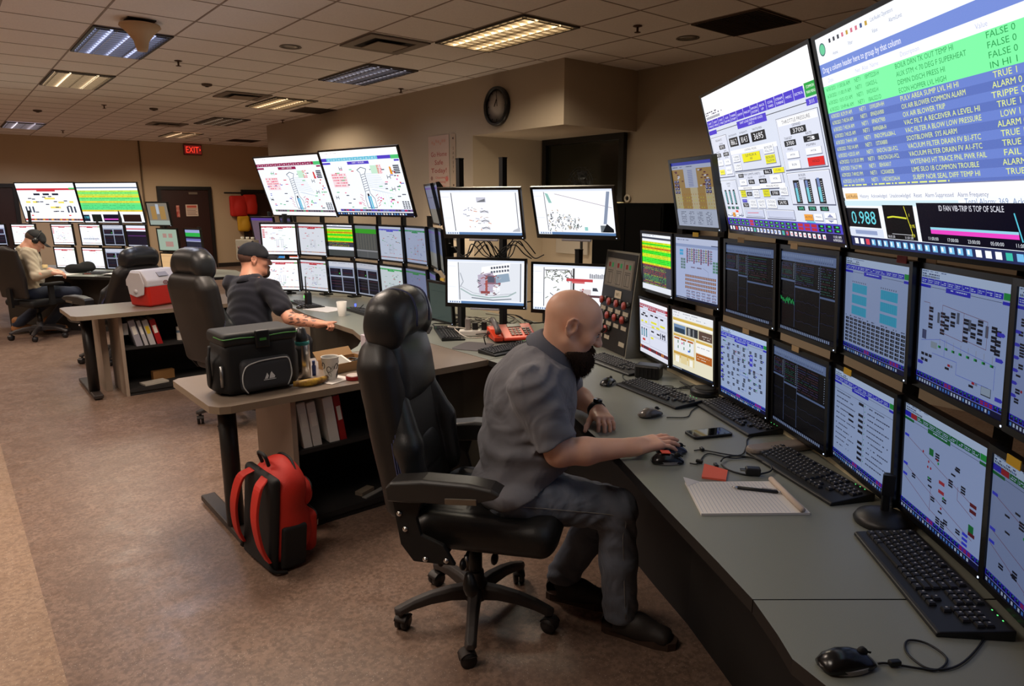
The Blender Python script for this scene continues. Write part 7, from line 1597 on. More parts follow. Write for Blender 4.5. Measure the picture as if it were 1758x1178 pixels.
# ruled writing pad with pen
quad = [(1.751, 1.241), (1.984, 1.054), (1.845, .872), (1.597, 1.07)]
t = empty('writing_pad', (1.795, 1.06, ZD), 0, 'white ruled writing pad with a folded binding strip and a pen on top', 'notepad')
Q = [(x - 1.795, y - 1.06) for x, y in quad]; M_pap = mat('paper_white', (222, 218, 214), .8)
v = MB(); v.prism(Q, 0, .007); v.build('pad', M_pap, t)
L4 = lambda u, w, z: Vector(((Q[0][0] * (1 - u) + Q[1][0] * u) * (1 - w) + (Q[3][0] * (1 - u) + Q[2][0] * u) * w, (Q[0][1] * (1 - u) + Q[1][1] * u) * (1 - w) + (Q[3][1] * (1 - u) + Q[2][1] * u) * w, z))
v = MB()
for k in range(22):
    u = .02 + .84 * k / 22; a, b, c, d = L4(u, .02, .0074), L4(u + .004, .02, .0074), L4(u + .004, .98, .0074), L4(u, .98, .0074); v.add([a, b, c, d], [(0, 1, 2, 3)])
v.build('ruling', mat('rule_blue', (150, 158, 176), .8), t)['kind'] = 'stuff'
v = MB(); v.tube([L4(.93, .0, .015), L4(.93, 1., .015)], .009, 8); v.build('binding_roll', mat('binding_beige', (206, 188, 172), .8), t)
v = MB(); v.add([L4(0, 0, .0075), L4(.16, 0, .0076), L4(.0, .16, .0076), L4(-.02, -.02, .022)], [(0, 1, 3), (0, 3, 2), (1, 2, 3)]); v.build('curled_corner', M_pap, t)
t = empty('pen', (1.862, 1.052, ZD + .0125), rz_of(1.821, 1.113, 1.907, .985), 'black ballpoint pen with silver tip lying on the writing pad', 'pen')
v = MB(); v.cyl((-.058, 0, 0), (.060, 0, 0), .0052, n=14); v.build('barrel', BLK, t); v = MB(); v.cyl((-.076, 0, 0), (-.058, 0, 0), .0014, .005, n=12); v.cyl((.060, 0, 0), (.072, 0, 0), .003, n=10); v.build('tip', CHROME, t)
v = MB(); v.box((.035, 0, .0068), (.045, .003, .0015)); v.build('clip', CHROME, t)
# long grey case, puck, stand, black box
t = empty('wrist_rest', (2.265, 1.205, ZD), rz_of(2.17, 1.26, 2.39, 1.17), 'long rounded grey beige bar lying under the right dark trend monitor', 'wrist rest')
v = MB(); v.prism(rrect(-.135, -.034, .135, .034, .032), 0, .026); v.build('body', mat('bar_taupe', (128, 116, 106), .5), t, bevel=.008)
t = empty('conference_puck', (2.69, 1.82, ZD), 0, 'flat round black disc device under the corner of the tan web page monitor', 'speaker puck')
MB().lathe([(.062, 0), (.070, .006), (.070, .022), (.060, .032), (.02, .034)], n=32).build('body', BLK, t); MB().lathe([(.05, .0335), (.048, .0355), (.01, .036)], n=28).build('grille', BLK2, t)
t = empty('microphone_stand', (1.955, .715, ZD), math.radians(-60), 'short black upright stand on a domed base in front of the green header monitor', 'stand')
MB().lathe([(.075, 0), (.078, .008), (.07, .022), (.04, .036), (.01, .040)], n=32).build('base', BLK, t); v = MB(); v.box((-.0, 0, .085), (.022, .014, .13), bev=.004); v.box((0, -.016, .12), (.03, .012, .06)); v.build('upright', BLK, t)
t = empty('dock_box', (2.74, 2.20, ZD), math.radians(-65), 'black ribbed box device under the red headed monitor', 'device')
v = MB(); v.box((0, 0, .035), (.13, .09, .07), bev=.01); v.build('body', BLK, t)
for k in range(5): MB().box((-.04 + .02 * k, -.046, .035), (.006, .004, .05)).build('rib', BLK2, t)
random.seed(11)
for k in range(7):
    a = Vector((2.62 + .03 * k, 2.02 - .05 * k, ZD)); pts = [a + Vector((random.uniform(-.08, .08), random.uniform(-.10, .10), .004 + random.uniform(0, .01) )) for q in range(5)]
    wcable(pts, .0025, 'tangled thin black cables under the tan web page monitor', group='cable tangle under the tan web page monitor')
for k in range(9):
    u = k / 8; a = Vector((2.62 - .75 * u, 1.52 - 1.1 * u, ZD)); pts = [a + Vector((-.04 + .03 * q + random.uniform(-.02, .02), -.05 * q + random.uniform(-.02, .02), .024 + random.uniform(0, .03))) for q in range(4)]
    wcable(pts, .0025, 'thin black cables lying on the cream ledge behind the keyboards', group='cables on the cream ledge')
# ---- UNIT 1 switch panel
t = empty('switch_console', (3.07, 2.75, ZD), math.radians(158 + 90), 'black leaning switch panel labelled unit 1 with rows of round red switches', 'control panel')
tl = math.radians(-14); Wp, Hp = .42, .62
v = MB(); v.loft([[Vector((sx, y, z)) for y, z in ((-.02, 0), (.24, 0), (.24, Hp * .93), (.05, Hp * .97))] for sx in (-Wp / 2, Wp / 2)], smooth=False); v.build('cabinet', mat('panel_side_grey', (118, 116, 106), .5), t)
def PF(x, z, d=.004): return Vector((x, -.02 - d + .07 * z / (Hp * .97), z))
v = MB(); v.add([PF(-Wp / 2 + .012, .01), PF(Wp / 2 - .012, .01), PF(Wp / 2 - .012, Hp * .955), PF(-Wp / 2 + .012, Hp * .955), PF(-Wp / 2 + .012, .01, 0), PF(Wp / 2 - .012, .01, 0), PF(Wp / 2 - .012, Hp * .955, 0), PF(-Wp / 2 + .012, Hp * .955, 0)], [(0, 1, 2, 3), (0, 4, 5, 1), (1, 5, 6, 2), (2, 6, 7, 3), (3, 7, 4, 0)]); v.build('face', mat('panel_face_black', (26, 24, 22), .5), t)
a = Art(.36, .17); a.rect(0, 0, 1, 1, (112, 106, 96))
for k in range(3):
    x = .04 + .32 * k; a.rect(x, .06, x + .29, .95, (124, 118, 108)); a.rect(x + .05, .16, x + .12, .32, (120, 26, 24)); a.rect(x + .16, .16, x + .23, .32, (40, 140, 84)); a.frame(x + .05, .50, x + .22, .90, .02, (60, 56, 52)); a.line([(x + .11, .5), (x + .11, .9)], .02, (60, 56, 52)); a.rect(x + .04, .42, x + .24, .45, (80, 76, 70))
ang = math.atan2(.07, Hp * .97)
Ms = Matrix.Translation(PF(-.18, Hp * .90, .006)) @ Matrix.Rotation(-ang, 4, 'X') @ Matrix(((1, 0, 0, 0), (0, -1, 0, 0), (0, 0, 1, 0), (0, 0, 0, 1)))
a.build('diagram_plate', art_mat('paper_print', None, .8), t, Ms)
a = Art(.085, .045); a.rect(0, 0, 1, 1, (196, 184, 160)); a.text('UNIT 1', .5, .72, .42, (60, 50, 40), align='c', width=.7)
a.build('unit_label', art_mat('paper_print', None, .8), t, Matrix.Translation(PF(-.02, Hp * .60, .006)) @ Matrix.Rotation(-ang, 4, 'X') @ Matrix(((1, 0, 0, 0), (0, -1, 0, 0), (0, 0, 1, 0), (0, 0, 0, 1))))
M_sw = mat('switch_red', (150, 44, 30), .35)
for r, zz in enumerate((.48, .345, .21)):
    for c in range(4):
        if r == 2 and c in (2, 3): continue
        p = PF(-.15 + c * .10, Hp * zz); v = MB(); nrm = Vector((0, -1, .11)).normalized(); v.cyl(p, p + nrm * .018, .010, n=12, mi=1); v.cyl(p + nrm * .016, p + nrm * .026, .023, n=20); v.build('rotary_switch', [M_sw, BLK], t)
        v = MB(); v.cyl(p + Vector((.032, 0, .012)), p + Vector((.032, 0, .012)) + nrm * .016, .013, n=14); v.build('indicator_lamp', mat('lamp_dark_glass', (60, 58, 52), .15), t)
        q = PF(-.15 + c * .10, Hp * zz - .048, .006); v = MB(); v.box(q, (.066, .002, .024), rotm(-ang, 0, 0)); v.build('name_plate', mat('plate_cream', (176, 166, 146), .6), t)
q = PF(.15, Hp * .115, .006); v = MB(); v.box(q, (.07, .002, .026), rotm(-ang, 0, 0)); v.build('name_plate', mat('plate_cream', (176, 166, 146), .6), t)
# ---- orange red desk phone
t = empty('desk_phone', (2.82, 3.42, ZD), math.radians(-24), 'orange red desk telephone with grey display and keypad', 'telephone')
M_ph = mat('phone_orange', (214, 62, 30), .38)
v = MB(); v.loft([[Vector((sx, y, z)) for y, z in ((-.10, .012), (.10, .012), (.10, .085), (.085, .092), (-.10, .030))] for sx in (-.07, .155)], smooth=False); v.build('body', M_ph, t, bevel=.008)
sl = math.atan2(.062, .185); PP = lambda x, y: Vector((x, y, .030 + (y + .10) / .185 * .062))
v = MB(); v.loft([[Vector((sx, y, z)) for y, z in ((-.10, .012), (.11, .012), (.11, .080), (-.10, .04))] for sx in (-.135, -.075)], smooth=False); v.build('cradle', M_ph, t, bevel=.006)
v = MB(); v.tube([PP(-.105, -.085) + Vector((0, 0, .035)), PP(-.105, -.05) + Vector((0, 0, .045)), PP(-.105, .03) + Vector((0, 0, .048)), PP(-.105, .075) + Vector((0, 0, .035))], [.022, .017, .017, .022], 12); v.build('handset', mat('handset_grey', (96, 92, 92), .4), t)
v = MB(); v.box(PP(.035, .055) + Vector((0, 0, .003)), (.09, .040, .004), rotm(sl, 0, 0)); v.build('display', mat('lcd_grey', (104, 112, 104), .2), t)
for r in range(4):
    for c in range(3): v = MB(); v.box(PP(.0 + c * .026, .012 - r * .024) + Vector((0, 0, .004)), (.020, .015, .006), rotm(sl, 0, 0)); v.build('dial_key', mat('dial_key_grey', (120, 96, 86), .4), t)
    for c in (0, 1): v = MB(); v.box(PP(.092 + c * .028, .012 - r * .024) + Vector((0, 0, .004)), (.022, .013, .006), rotm(sl, 0, 0)); v.build('function_key', mat('dial_key_dark', (70, 54, 50), .4), t)
v = MB(); v.tube(spline([(-.20, -.13, .004), (-.21, -.13, .06), (-.17, -.10, .065), (-.15, -.02, .06), (-.14, .06, .05), (-.14, .06, .004)], 4), .0035, 6); v.build('wire_rest', BLK, t)
# power strip, adapters and the tangle of leads
t = empty('power_strip', (2.76, 3.66, ZD), math.radians(-40), 'white power strip with plugs beneath the lower left camera monitor', 'power strip')
MB().box((0, 0, .02), (.30, .075, .04), bev=.008).build('body', WHITE_P, t)
for k in range(4): MB().box((-.10 + .055 * k, 0, .0405), (.03, .03, .002)).build('socket', mat('socket_grey', (150, 148, 144), .5), t)
for k, (dx, c, h) in enumerate(((-.09, (170, 160, 156), .075), (-.04, (24, 24, 26), .05), (.02, (24, 24, 26), .055), (.08, (215, 210, 205), .07))):
    v = MB(); v.box((dx, 0, .042 + h / 2), (.036, .042, h), bev=.005); v.build('plug', mat('plug_%d' % c[0], c, .5), t)
random.seed(5)
cols = [CABLE, CABLE, mat('cable_white', (200, 192, 180), .5), mat('cable_grey', (120, 114, 106), .5), CABLE]
for k in range(16):
    a = Vector((random.uniform(2.72, 3.08), random.uniform(3.72, 4.12), ZD)); pts = []
    th = random.uniform(0, 6)
    for q in range(6): pts.append(a + Vector((.07 * q * math.cos(th + q * .8) + random.uniform(-.05, .05), .07 * q * math.sin(th + q * .8) + random.uniform(-.05, .05), .005 + random.uniform(0, .045))))
    pts = [Vector((max(2.6, min(3.3, p.x)), max(3.6, min(4.25, p.y)), p.z)) for p in pts]
    wcable(pts, .0035, 'tangled black, white and grey leads behind the power strip', cols[k % 5], group='tangle of leads below the camera monitors')
for k in range(8):
    a = Vector((2.72 + .03 * k, 3.74 - .035 * k, 1.30 + .012 * (k % 3))); r = .045 + .012 * (k % 3)
    pts = [a + Vector((.5 * q * r, -.55 * q * r + .03 * math.sin(q), r * math.sin(q * 1.25 + k))) for q in range(-3, 5)]
    wcable(pts, .004, 'looped black cables hanging between the left pair of camera monitors', group='cables between the camera monitors')
wcable([(3.12, 3.50, 1.02), (3.2, 3.45, .88), (3.35, 3.3, .92), (3.45, 3.1, .84), (3.4, 2.9, .80)], .006, 'thick black cable sagging left of the bald head', group='cables beside the bald head')
wcable([(2.95, 3.62, .92), (3.15, 3.50, .95), (3.3, 3.3, .90), (3.42, 3.05, .93)], .005, 'thinner black cable crossing the cream wall left of the bald head', group='cables beside the bald head')
wcable([(2.98, 3.56, .86), (3.1, 3.5, .80), (3.3, 3.35, .84), (3.42, 3.05, .92)], .005, 'lower black cable crossing the cream wall left of the bald head', group='cables beside the bald head')
# mats
t = MB().prism(rrect(-.12, -.10, .12, .10, .03), 0, .004).build('mouse_mat', mat('mat_grey', (92, 88, 88), .85), loc=(2.50, 3.40, ZD), rot=(0, 0, .5)); tag(t, 'grey mouse mat left of the black keyboard and orange phone', 'mouse mat')
t = MB().prism(rrect(-.13, -.10, .13, .10, .01), 0, .004).build('mouse_mat', mat('mat_black', (34, 32, 32), .85), loc=(2.52, 4.10, ZD), rot=(0, 0, .9)); tag(t, 'black mouse mat behind the chair headrest with a coiled lead on it', 'mouse mat')
wcable([(2.52 + .07 * math.cos(a), 4.10 + .07 * math.sin(a), ZD + .010 + .001 * k) for k, a in enumerate([q * .6 for q in range(22)])], .003, 'black lead coiled in a ring on the black mouse mat', group='coiled leads')
# wire basket with red item
t = empty('wire_basket', (3.10, 3.25, ZD), math.radians(-25), 'white wire basket holding something dark red beside the orange phone', 'basket')
v = MB()
for k in range(7): x = -.09 + .03 * k; v.tube([(x, -.05, .10), (x, -.05, .005), (x, .05, .005), (x, .05, .10)], .0018, 5)
for z in (.03, .065, .10): v.tube([(-.09, -.05, z), (.09, -.05, z), (.09, .05, z), (-.09, .05, z), (-.09, -.05, z)], .0018, 5)
v.build('wires', mat('wire_white', (190, 184, 172), .4), t)
o = MB().box((0, 0, 0), (.06, .05, .09), bev=.012).build('red_pouch', mat('dark_red', (128, 26, 22), .5), loc=(3.08, 3.17, ZD + .070), rot=(0, 0, .4)); tag(o, 'dark red pouch behind the collar of the man in the grey polo', 'pouch')
# ---- sticky tags on monitor edges
M_tagy = mat('tag_yellow', (206, 168, 40), .6); M_tagt = mat('tag_tan', (176, 150, 110), .6)
for (x, y, z, yaw, m, lab) in ((2.76, 1.955, 1.478, 158, M_tagy, 'yellow tag on the top edge of the orange squares monitor'), (2.50, 1.55, 1.478, 152, M_tagt, 'tan tag on the top edge of the left dark trend monitor'), (2.30, 1.215, 1.478, 146, M_tagt, 'tan tag on the top edge of the green wiggle monitor'), (2.14, .92, 1.110, 140, M_tagy, 'yellow tag above the plain text monitor'), (1.96, .66, 1.478, 137, M_tagt, 'tan tag above the grey flow diagram monitor'), (1.63, .35, 1.112, 133, M_tagy, 'orange yellow tag on the top of the lower cut off monitor'), (2.33, 1.195, 1.112, 147, M_tagt, 'tan tag above the lower dark trend monitor'), (2.50, 1.50, 1.112, 152, M_tagt, 'tan tag above the dense piping diagram monitor'), (2.01, .75, 1.476, 140, mat('tag_red', (150, 30, 26), .6), 'dark red tag on the top right of the cyan block monitor')):
    a = math.radians(yaw); o = MB().box((0, 0, 0), (.048, .002, .020)).build('label_tag', m, loc=(x + math.cos(a) * .016, y + math.sin(a) * .016, z - .008), rot=(0, 0, a + math.pi / 2)); tag(o, lab, 'tag', 'tags stuck to monitor edges')
for k, (x, y, z, lab) in enumerate(((2.70, 4.03, 1.085, 'gold clip on top of the dark greenish monitor'), (2.745, 3.94, 1.03, 'pink red paper tag hanging on the dark greenish monitor'))):
    o = MB().box((0, 0, 0), (.006, .05, .02) if k == 0 else (.006, .02, .075)).build('paper_tag', mat('tag_gold', (190, 160, 70), .5) if k == 0 else mat('tag_pink', (214, 44, 70), .6), loc=(x, y, z)); tag(o, lab, 'tag')
# ---- lunch bag
t = empty('lunch_bag', (1.105, 3.30, ZD), math.radians(2), 'black insulated lunch bag with a grey front pocket and green piping', 'lunch bag'); t.scale = (.9, .95, 1.)
M_nyl = mat('nylon_black', (20, 20, 22), .7, bump=.3, bscale=350); M_grp = mat('green_piping', (60, 130, 54), .5); M_gry = mat('pocket_grey', (52, 54, 60), .7, bump=.3, bscale=350)
s = SDF((-.27, -.20, -.01), (.27, .20, .34), .006); s.box((0, 0, .13), (.195, .115, .125), .035, k=.01); s.box((-.20, 0, .10), (.035, .075, .085), .03, k=.03); s.box((.19, 0, .10), (.03, .08, .08), .028, k=.03); s.build('body', M_nyl, t)
s = SDF((-.25, -.17, .20), (.25, .17, .34), .006); s.box((0, 0, .268), (.20, .120, .032), .022, k=.01); s.build('lid', mat('lid_nylon', (28, 29, 30), .6, bump=.3, bscale=350), t)
for s_ in (-1, 1): MB().tube(spline([(s_ * .035, -.122, .272), (s_ * .12, -.123, .276), (s_ * .18, -.122, .274), (s_ * .197, -.108, .274), (s_ * .20, 0, .274)], 5), .003, 6).build('lid_piping', M_grp, t)
v = MB(); v.box((0, -.128, .262), (.075, .022, .085), bev=.008); v.build('latch', BLK, t); MB().box((0, -.1405, .262), (.035, .002, .012)).build('latch_badge', M_grp, t)
s = SDF((-.17, -.19, .0), (.19, -.05, .22), .005); s.box((.01, -.118, .093), (.135, .032, .078), .03, k=.01); s.build('front_pocket', M_gry, t)
MB().tube(spline([(-.10, -.149, .016), (-.120, -.148, .05), (-.122, -.149, .10), (-.10, -.149, .142), (-.05, -.150, .158), (.01, -.150, .163), (.09, -.150, .164), (.125, -.149, .155), (.138, -.148, .11), (.138, -.147, .07), (.115, -.147, .025)], 5), .0032, 6).build('reflective_piping', mat('piping_silver', (196, 198, 200), .35), t)
v = MB()
for pts in ([(-.022, .072), (-.008, .100), (.000, .086), (-.006, .072)], [(.002, .072), (.010, .096), (.016, .104), (.034, .080), (.030, .072)]): v.prism([(x + .012, z) for x, z in pts], 0, .001, R=rotm(math.pi / 2, 0, 0), c=(0, -.1505, 0))
v.prism([(-.016, .066), (.05, .066), (.05, .069), (-.016, .069)], 0, .001, R=rotm(math.pi / 2, 0, 0), c=(0, -.1505, 0)); v.build('mountain_logo', mat('logo_white', (220, 222, 224), .5), t)
v = MB(); v.tube(spline([(-.235, -.03, .24), (-.25, -.05, .18), (-.245, -.04, .10), (-.235, 0, .04)], 5), .008, 6); v.build('shoulder_strap', M_nyl, t)
for k in range(3): MB().cyl((-.205 + .028 * k, -.085, .05), (-.205 + .028 * k, -.088, .15 + .02 * k), .009, n=10).build('pen_in_sleeve', (mat('pen_silver', (160, 160, 160), .3, .8), BLK, BLK)[k], t)
# steel bottle
t = empty('water_bottle', (1.362, 3.33, ZD), 0, 'tall brushed steel water bottle with black cap and teal ring', 'bottle')
MB().lathe([(.034, 0), (.037, .006), (.037, .175), (.034, .188)], n=32).build('flask', mat('brushed_steel', (190, 186, 182), .22, 1.), t)
MB().lathe([(.0375, .176), (.0385, .182), (.0375, .192), (.033, .197)], n=32).build('teal_ring', mat('teal', (46, 140, 136), .4), t)
MB().lathe([(.034, .192), (.033, .215), (.026, .235), (.020, .262), (.008, .266)], n=28).build('cap', mat('bottle_cap', (44, 44, 46), .35), t)
v = MB(); v.tube(spline([(-.03, 0, .205), (-.034, 0, .235), (-.018, 0, .262)], 5), .006, 8); v.build('spout', WHITE_P, t)
o = MB().lathe([(.010, 0), (.011, .05), (.006, .06), (.008, .062), (.008, .078), (.003, .08)], n=16).build('glue_stick', mat('blue_cap', (40, 60, 120), .4), loc=(1.425, 3.345, ZD)); tag(o, 'small tube with a blue cap between bottle and paper cup', 'tube')
# banana
t = empty('banana', (1.345, 3.16, ZD), math.radians(10), 'ripe spotted banana lying in front of the steel bottle', 'banana')
pts = spline([(-.10, .03, .020), (-.05, .005, .019), (0, -.004, .018), (.05, .0, .019), (.085, .02, .021)], 5); n = len(pts)
MB().tube(pts, [.010 + .009 * math.sin(math.pi * min(1, (k + 2) / n)) for k in range(n)], 10).build('peel', mat('banana_yellow', (206, 164, 52), .5, vary2=(110, 72, 30), vscale=28), t); MB().tube([(.085, .02, .021), (.10, .032, .024), (.108, .04, .026)], [.008, .005, .005], 8).build('stem', mat('banana_stem', (90, 70, 40), .6), t)
# paper cup on a napkin
o = MB().box((0, 0, .0015), (.15, .12, .003)).build('napkin', mat('napkin_white', (226, 220, 214), .9, bump=.5, bscale=60), loc=(1.462, 3.19, ZD), rot=(0, 0, .35)); tag(o, 'folded white napkin under the paper cup', 'napkin')
t = empty('paper_cup', (1.458, 3.215, ZD + .003), .6, 'white paper coffee cup printed with dark scribbled figures', 'cup')
MB().lathe([(.030, .004), (.030, 0), (.0305, .002), (.044, .112), (.0455, .114), (.0455, .117), (.043, .117), (.042, .112), (.029, .006)], n=32, cap=False).build('cup', mat('cup_white', (226, 222, 214), .6), t)
MB().lathe([(.0415, .095), (.01, .095)], n=24).build('coffee', mat('coffee', (48, 30, 20), .2), t)
v = MB(); random.seed(3)
for k in range(12):
    a0 = random.uniform(2.6, 6.2); z0 = random.uniform(.02, .085); pts = []
    for q in range(10): u = q / 9; a = a0 + .28 * math.cos(u * 5 + k); z = z0 + .016 * math.sin(u * 5 + k * 2); r = .0305 + .0135 * z / .112 + .0008; pts.append((r * math.cos(a), r * math.sin(a), z))
    v.tube(pts, .0009 if k % 3 else .0018, 5)
v.build('printed_pattern', mat('print_dark', (50, 46, 44), .6), t)['kind'] = 'stuff'
# cardboard box with a white frame
t = empty('cardboard_tray', (1.63, 3.40, ZD), math.radians(8), 'open cardboard tray holding a white framed card and black wire', 'box')
M_card = mat('cardboard', (158, 122, 80), .8); v = MB(); v.box((0, 0, .002), (.23, .17, .004)); 
for s_ in (-1, 1): v.box((s_ * .114, 0, .026), (.003, .17, .046)); v.box((0, s_ * .084, .026), (.225, .003, .046))
v.build('tray', M_card, t); v = MB(); v.box((0, .115, .062), (.23, .004, .062), rotm(-.8, 0, 0)); v.build('flap', M_card, t)
v = MB(); v.box((-.03, .0, .040), (.10, .13, .006), rotm(.25, 0, 0)); v.build('white_card', WHITE_P, t); v = MB(); v.box((-.03, 0, .0435), (.07, .10, .002), rotm(.25, 0, 0)); v.build('card_window', mat('card_grey', (150, 146, 138), .7), t)
v = MB(); v.tube(spline([(.02, -.06, .02), (.07, -.05, .035), (.10, .0, .03), (.06, .05, .035), (.03, .0, .03), (.08, -.03, .04)], 5), .005, 6); v.build('black_wire', BLK, t)
t = empty('round_tin', (1.548, 3.14, ZD), 0, 'round tin with red side and white lid beside the paper cup', 'tin')
MB().lathe([(.040, 0), (.041, .003), (.041, .018), (.040, .020)], n=32).build('base', mat('tin_red', (150, 26, 24), .35), t); MB().lathe([(.039, .020), (.036, .024), (.01, .025)], n=32).build('lid', mat('tin_lid', (206, 190, 180), .4), t)
t = empty('tissue_box', (1.87, 3.58, ZD), .1, 'upright pale lilac box behind the chair headrest', 'box')
MB().box((0, 0, .065), (.075, .05, .13), bev=.002).build('carton', mat('carton_lilac', (196, 186, 196), .6), t); MB().box((0, -.0256, .09), (.05, .001, .03)).build('printed_label', mat('carton_print', (150, 140, 170), .6), t)
# ---- red backpack leaning on the leg
bp = empty('backpack', (1.045, 2.945, 0), math.radians(-38), 'red and black backpack slumped against the table leg', 'backpack', rot=(math.radians(4), math.radians(-3), math.radians(96)))
M_red = mat('nylon_red', (196, 38, 24), .6, bump=.4, bscale=300, var=.06, vscale=12)
s = SDF((-.22, -.19, -.01), (.22, .19, .58), .006)
s.box((0, .03, .23), (.145, .085, .215), .08, k=.01); s.ell((0, .02, .38), (.13, .085, .12), k=.05); s.ell((0, -.02, .16), (.14, .10, .15), k=.04)
bk = s.build('main_bag', M_red, bp)
s = SDF((-.2, -.22, .0), (.2, .03, .36), .005); s.box((0, -.095, .135), (.105, .035, .10), .034, k=.01); s.build('front_pocket', M_red, bp)
s = SDF((-.2, -.22, .2), (.2, .03, .46), .005); s.ell((0, -.075, .315), (.095, .045, .075), k=.01); s.build('upper_pocket', M_red, bp)
s = SDF((-.22, .0, -.01), (.22, .2, .56), .006); s.box((0, .105, .23), (.140, .022, .22), .02, k=.01); s.build('back_panel', M_nyl, bp)
for s_ in (-1, 1):
    s = SDF((-.24, -.16, -.01), (.24, .16, .42), .006); s.box((s_ * .142, .02, .12), (.014, .06, .10), .013, k=.01); s.build('side_pocket', M_nyl, bp)
    pts = spline([(s_ * .06, .12, .44), (s_ * .085, .165, .40), (s_ * .10, .185, .28), (s_ * .115, .165, .15), (s_ * .125, .13, .07)], 5)
    v = MB(); rg = []
    for k, p in enumerate(pts): w = .030 - .010 * abs(k / len(pts) - .3); rg.append([p + Vector((dx * w, dy, 0)) for dx, dy in ((-1, -.006), (1, -.006), (1, .008), (-1, .008))])
    v.loft(rg, smooth=False); v.build('shoulder_strap', M_red, bp, bevel=.003)
    MB().tube(spline([(s_ * .125, .13, .07), (s_ * .15, .12, .03), (s_ * .16, .06, .012)], 4), .008, 6).build('strap_webbing', M_nyl, bp)
for pts, m, nm in (([(-.095, -.118, .19), (-.08, -.118, .222), (0, -.116, .232), (.08, -.118, .222), (.095, -.118, .19)], M_nyl, 'zip'), ([(-.082, -.088, .33), (-.055, -.102, .355), (0, -.108, .366), (.055, -.102, .355), (.082, -.088, .33)], M_nyl, 'zip'), ([(-.135, .0, .30), (-.115, -.0, .42), (-.06, -.005, .485), (0, -.005, .497), (.06, -.005, .485), (.115, .0, .42), (.135, .0, .30)], M_nyl, 'zip')):
    MB().tube(spline(pts, 5), .0065, 6).build(nm, m, bp)
MB().tube(spline([(-.03, .09, .475), (-.03, .11, .525), (.03, .11, .525), (.03, .09, .475)], 5), .008, 6).build('grab_handle', M_nyl, bp)
for x, z, y in ((-.095, .19, -.122), (.078, .33, -.098)): v = MB(); v.box((x, y, z - .012), (.006, .004, .03)); v.build('zip_pull', STEEL, bp)
MB().tube(spline([(.14, -.05, .03), (.19, -.10, .015), (.24, -.10, .012), (.28, -.14, .012)], 5), .009, 6).build('loose_strap', M_nyl, bp); MB().box((.29, -.15, .018), (.04, .03, .016), bev=.004).build('buckle', BLK, bp)
# ---- shelf clutter
for loc, d, rz, m, lab, nm in (((1.78, 3.26, .415), (.16, .10, .035), .2, mat('papers_pale', (170, 166, 172), .8), 'stack of pale papers on the near shelf behind the chair', 'paper_stack'), ((1.62, 3.22, .062), (.10, .05, .02), .4, mat('box_tan', (120, 108, 92), .7), 'small tan box low in the near bookshelf', 'small_box'), ((1.66, 3.18, .062), (.17, .03, .006), .35, mat('edge_pale', (130, 128, 124), .5), 'flat pale folder edge low in the near bookshelf', 'folder')):
    o = MB().box((0, 0, d[2] / 2), d).build(nm, m, loc=loc, rot=(0, 0, rz)); tag(o, lab, nm.replace('_', ' '))
t = empty('highlighter', (1.66, 3.20, .415), 0, 'yellow green highlighter standing on the near shelf', 'highlighter', rot=(0, .2, 0)); MB().cyl((0, 0, 0), (0, 0, .10), .010, n=14).build('barrel', mat('barrel_grey', (110, 112, 60), .5), t); MB().cyl((0, 0, .10), (0, 0, .13), .011, n=14).build('cap', mat('cap_lime', (190, 205, 50), .4), t)
t = empty('lotion_bottle', (1.56, 6.50, .415), 0, 'white pump lotion bottle with a blue label on the shelf under the cooler', 'bottle')
MB().prism([(.042 * math.cos(a), .026 * math.sin(a)) for a in [2 * math.pi * k / 24 for k in range(24)]], 0, .125).build('bottle', mat('lotion_white', (206, 198, 188), .4), t, bevel=.006); v = MB(); v.cyl((0, 0, .125), (0, 0, .15), .011, n=12); v.cyl((0, 0, .15), (0, 0, .158), .016, n=12); v.box((-.014, 0, .160), (.03, .01, .008)); v.build('pump', mat('pump_grey', (120, 124, 130), .4), t)
MB().prism([(.0425 * math.cos(a), .0268 * math.sin(a)) for a in [2 * math.pi * k / 24 for k in range(24)]], .07, .092).build('label_band', mat('label_blue', (96, 116, 136), .5), t)
for loc, d, rz, m, lab, nm, c in (((1.30, 6.50, .062), (.20, .12, .015), .2, mat('tray_white', (176, 168, 156), .6), 'pale tray on the bottom shelf under the cooler', 'tray', 'tray'), ((1.40, 6.62, .062), (.18, .06, .08), .1, mat('pack_orange', (120, 84, 44), .6), 'brownish package on the bottom shelf under the cooler', 'package', 'package'), ((1.11, 6.46, .52), (.05, .003, .10), 0, mat('note_pale', (170, 170, 170), .7), 'pale paper note at the left of the binders under the cooler', 'paper_note', 'note')):
    o = MB().box((0, 0, d[2] / 2), d).build(nm, m, loc=loc, rot=(0, 0, rz)); tag(o, lab, c)
# trash bin
t = empty('waste_bin', (2.33, 3.62, 0), 0, 'black waste bin with a liner below the corner of the worktops', 'bin')
MB().lathe([(.11, 0), (.145, .36), (.15, .37), (.145, .36), (.105, .01)], n=28, cap=False).build('bin', BLK2, t); MB().lathe([(.151, .33), (.153, .372), (.140, .368), (.12, .30)], n=28, cap=False).build('liner', mat('liner_grey', (70, 70, 66), .4), t)
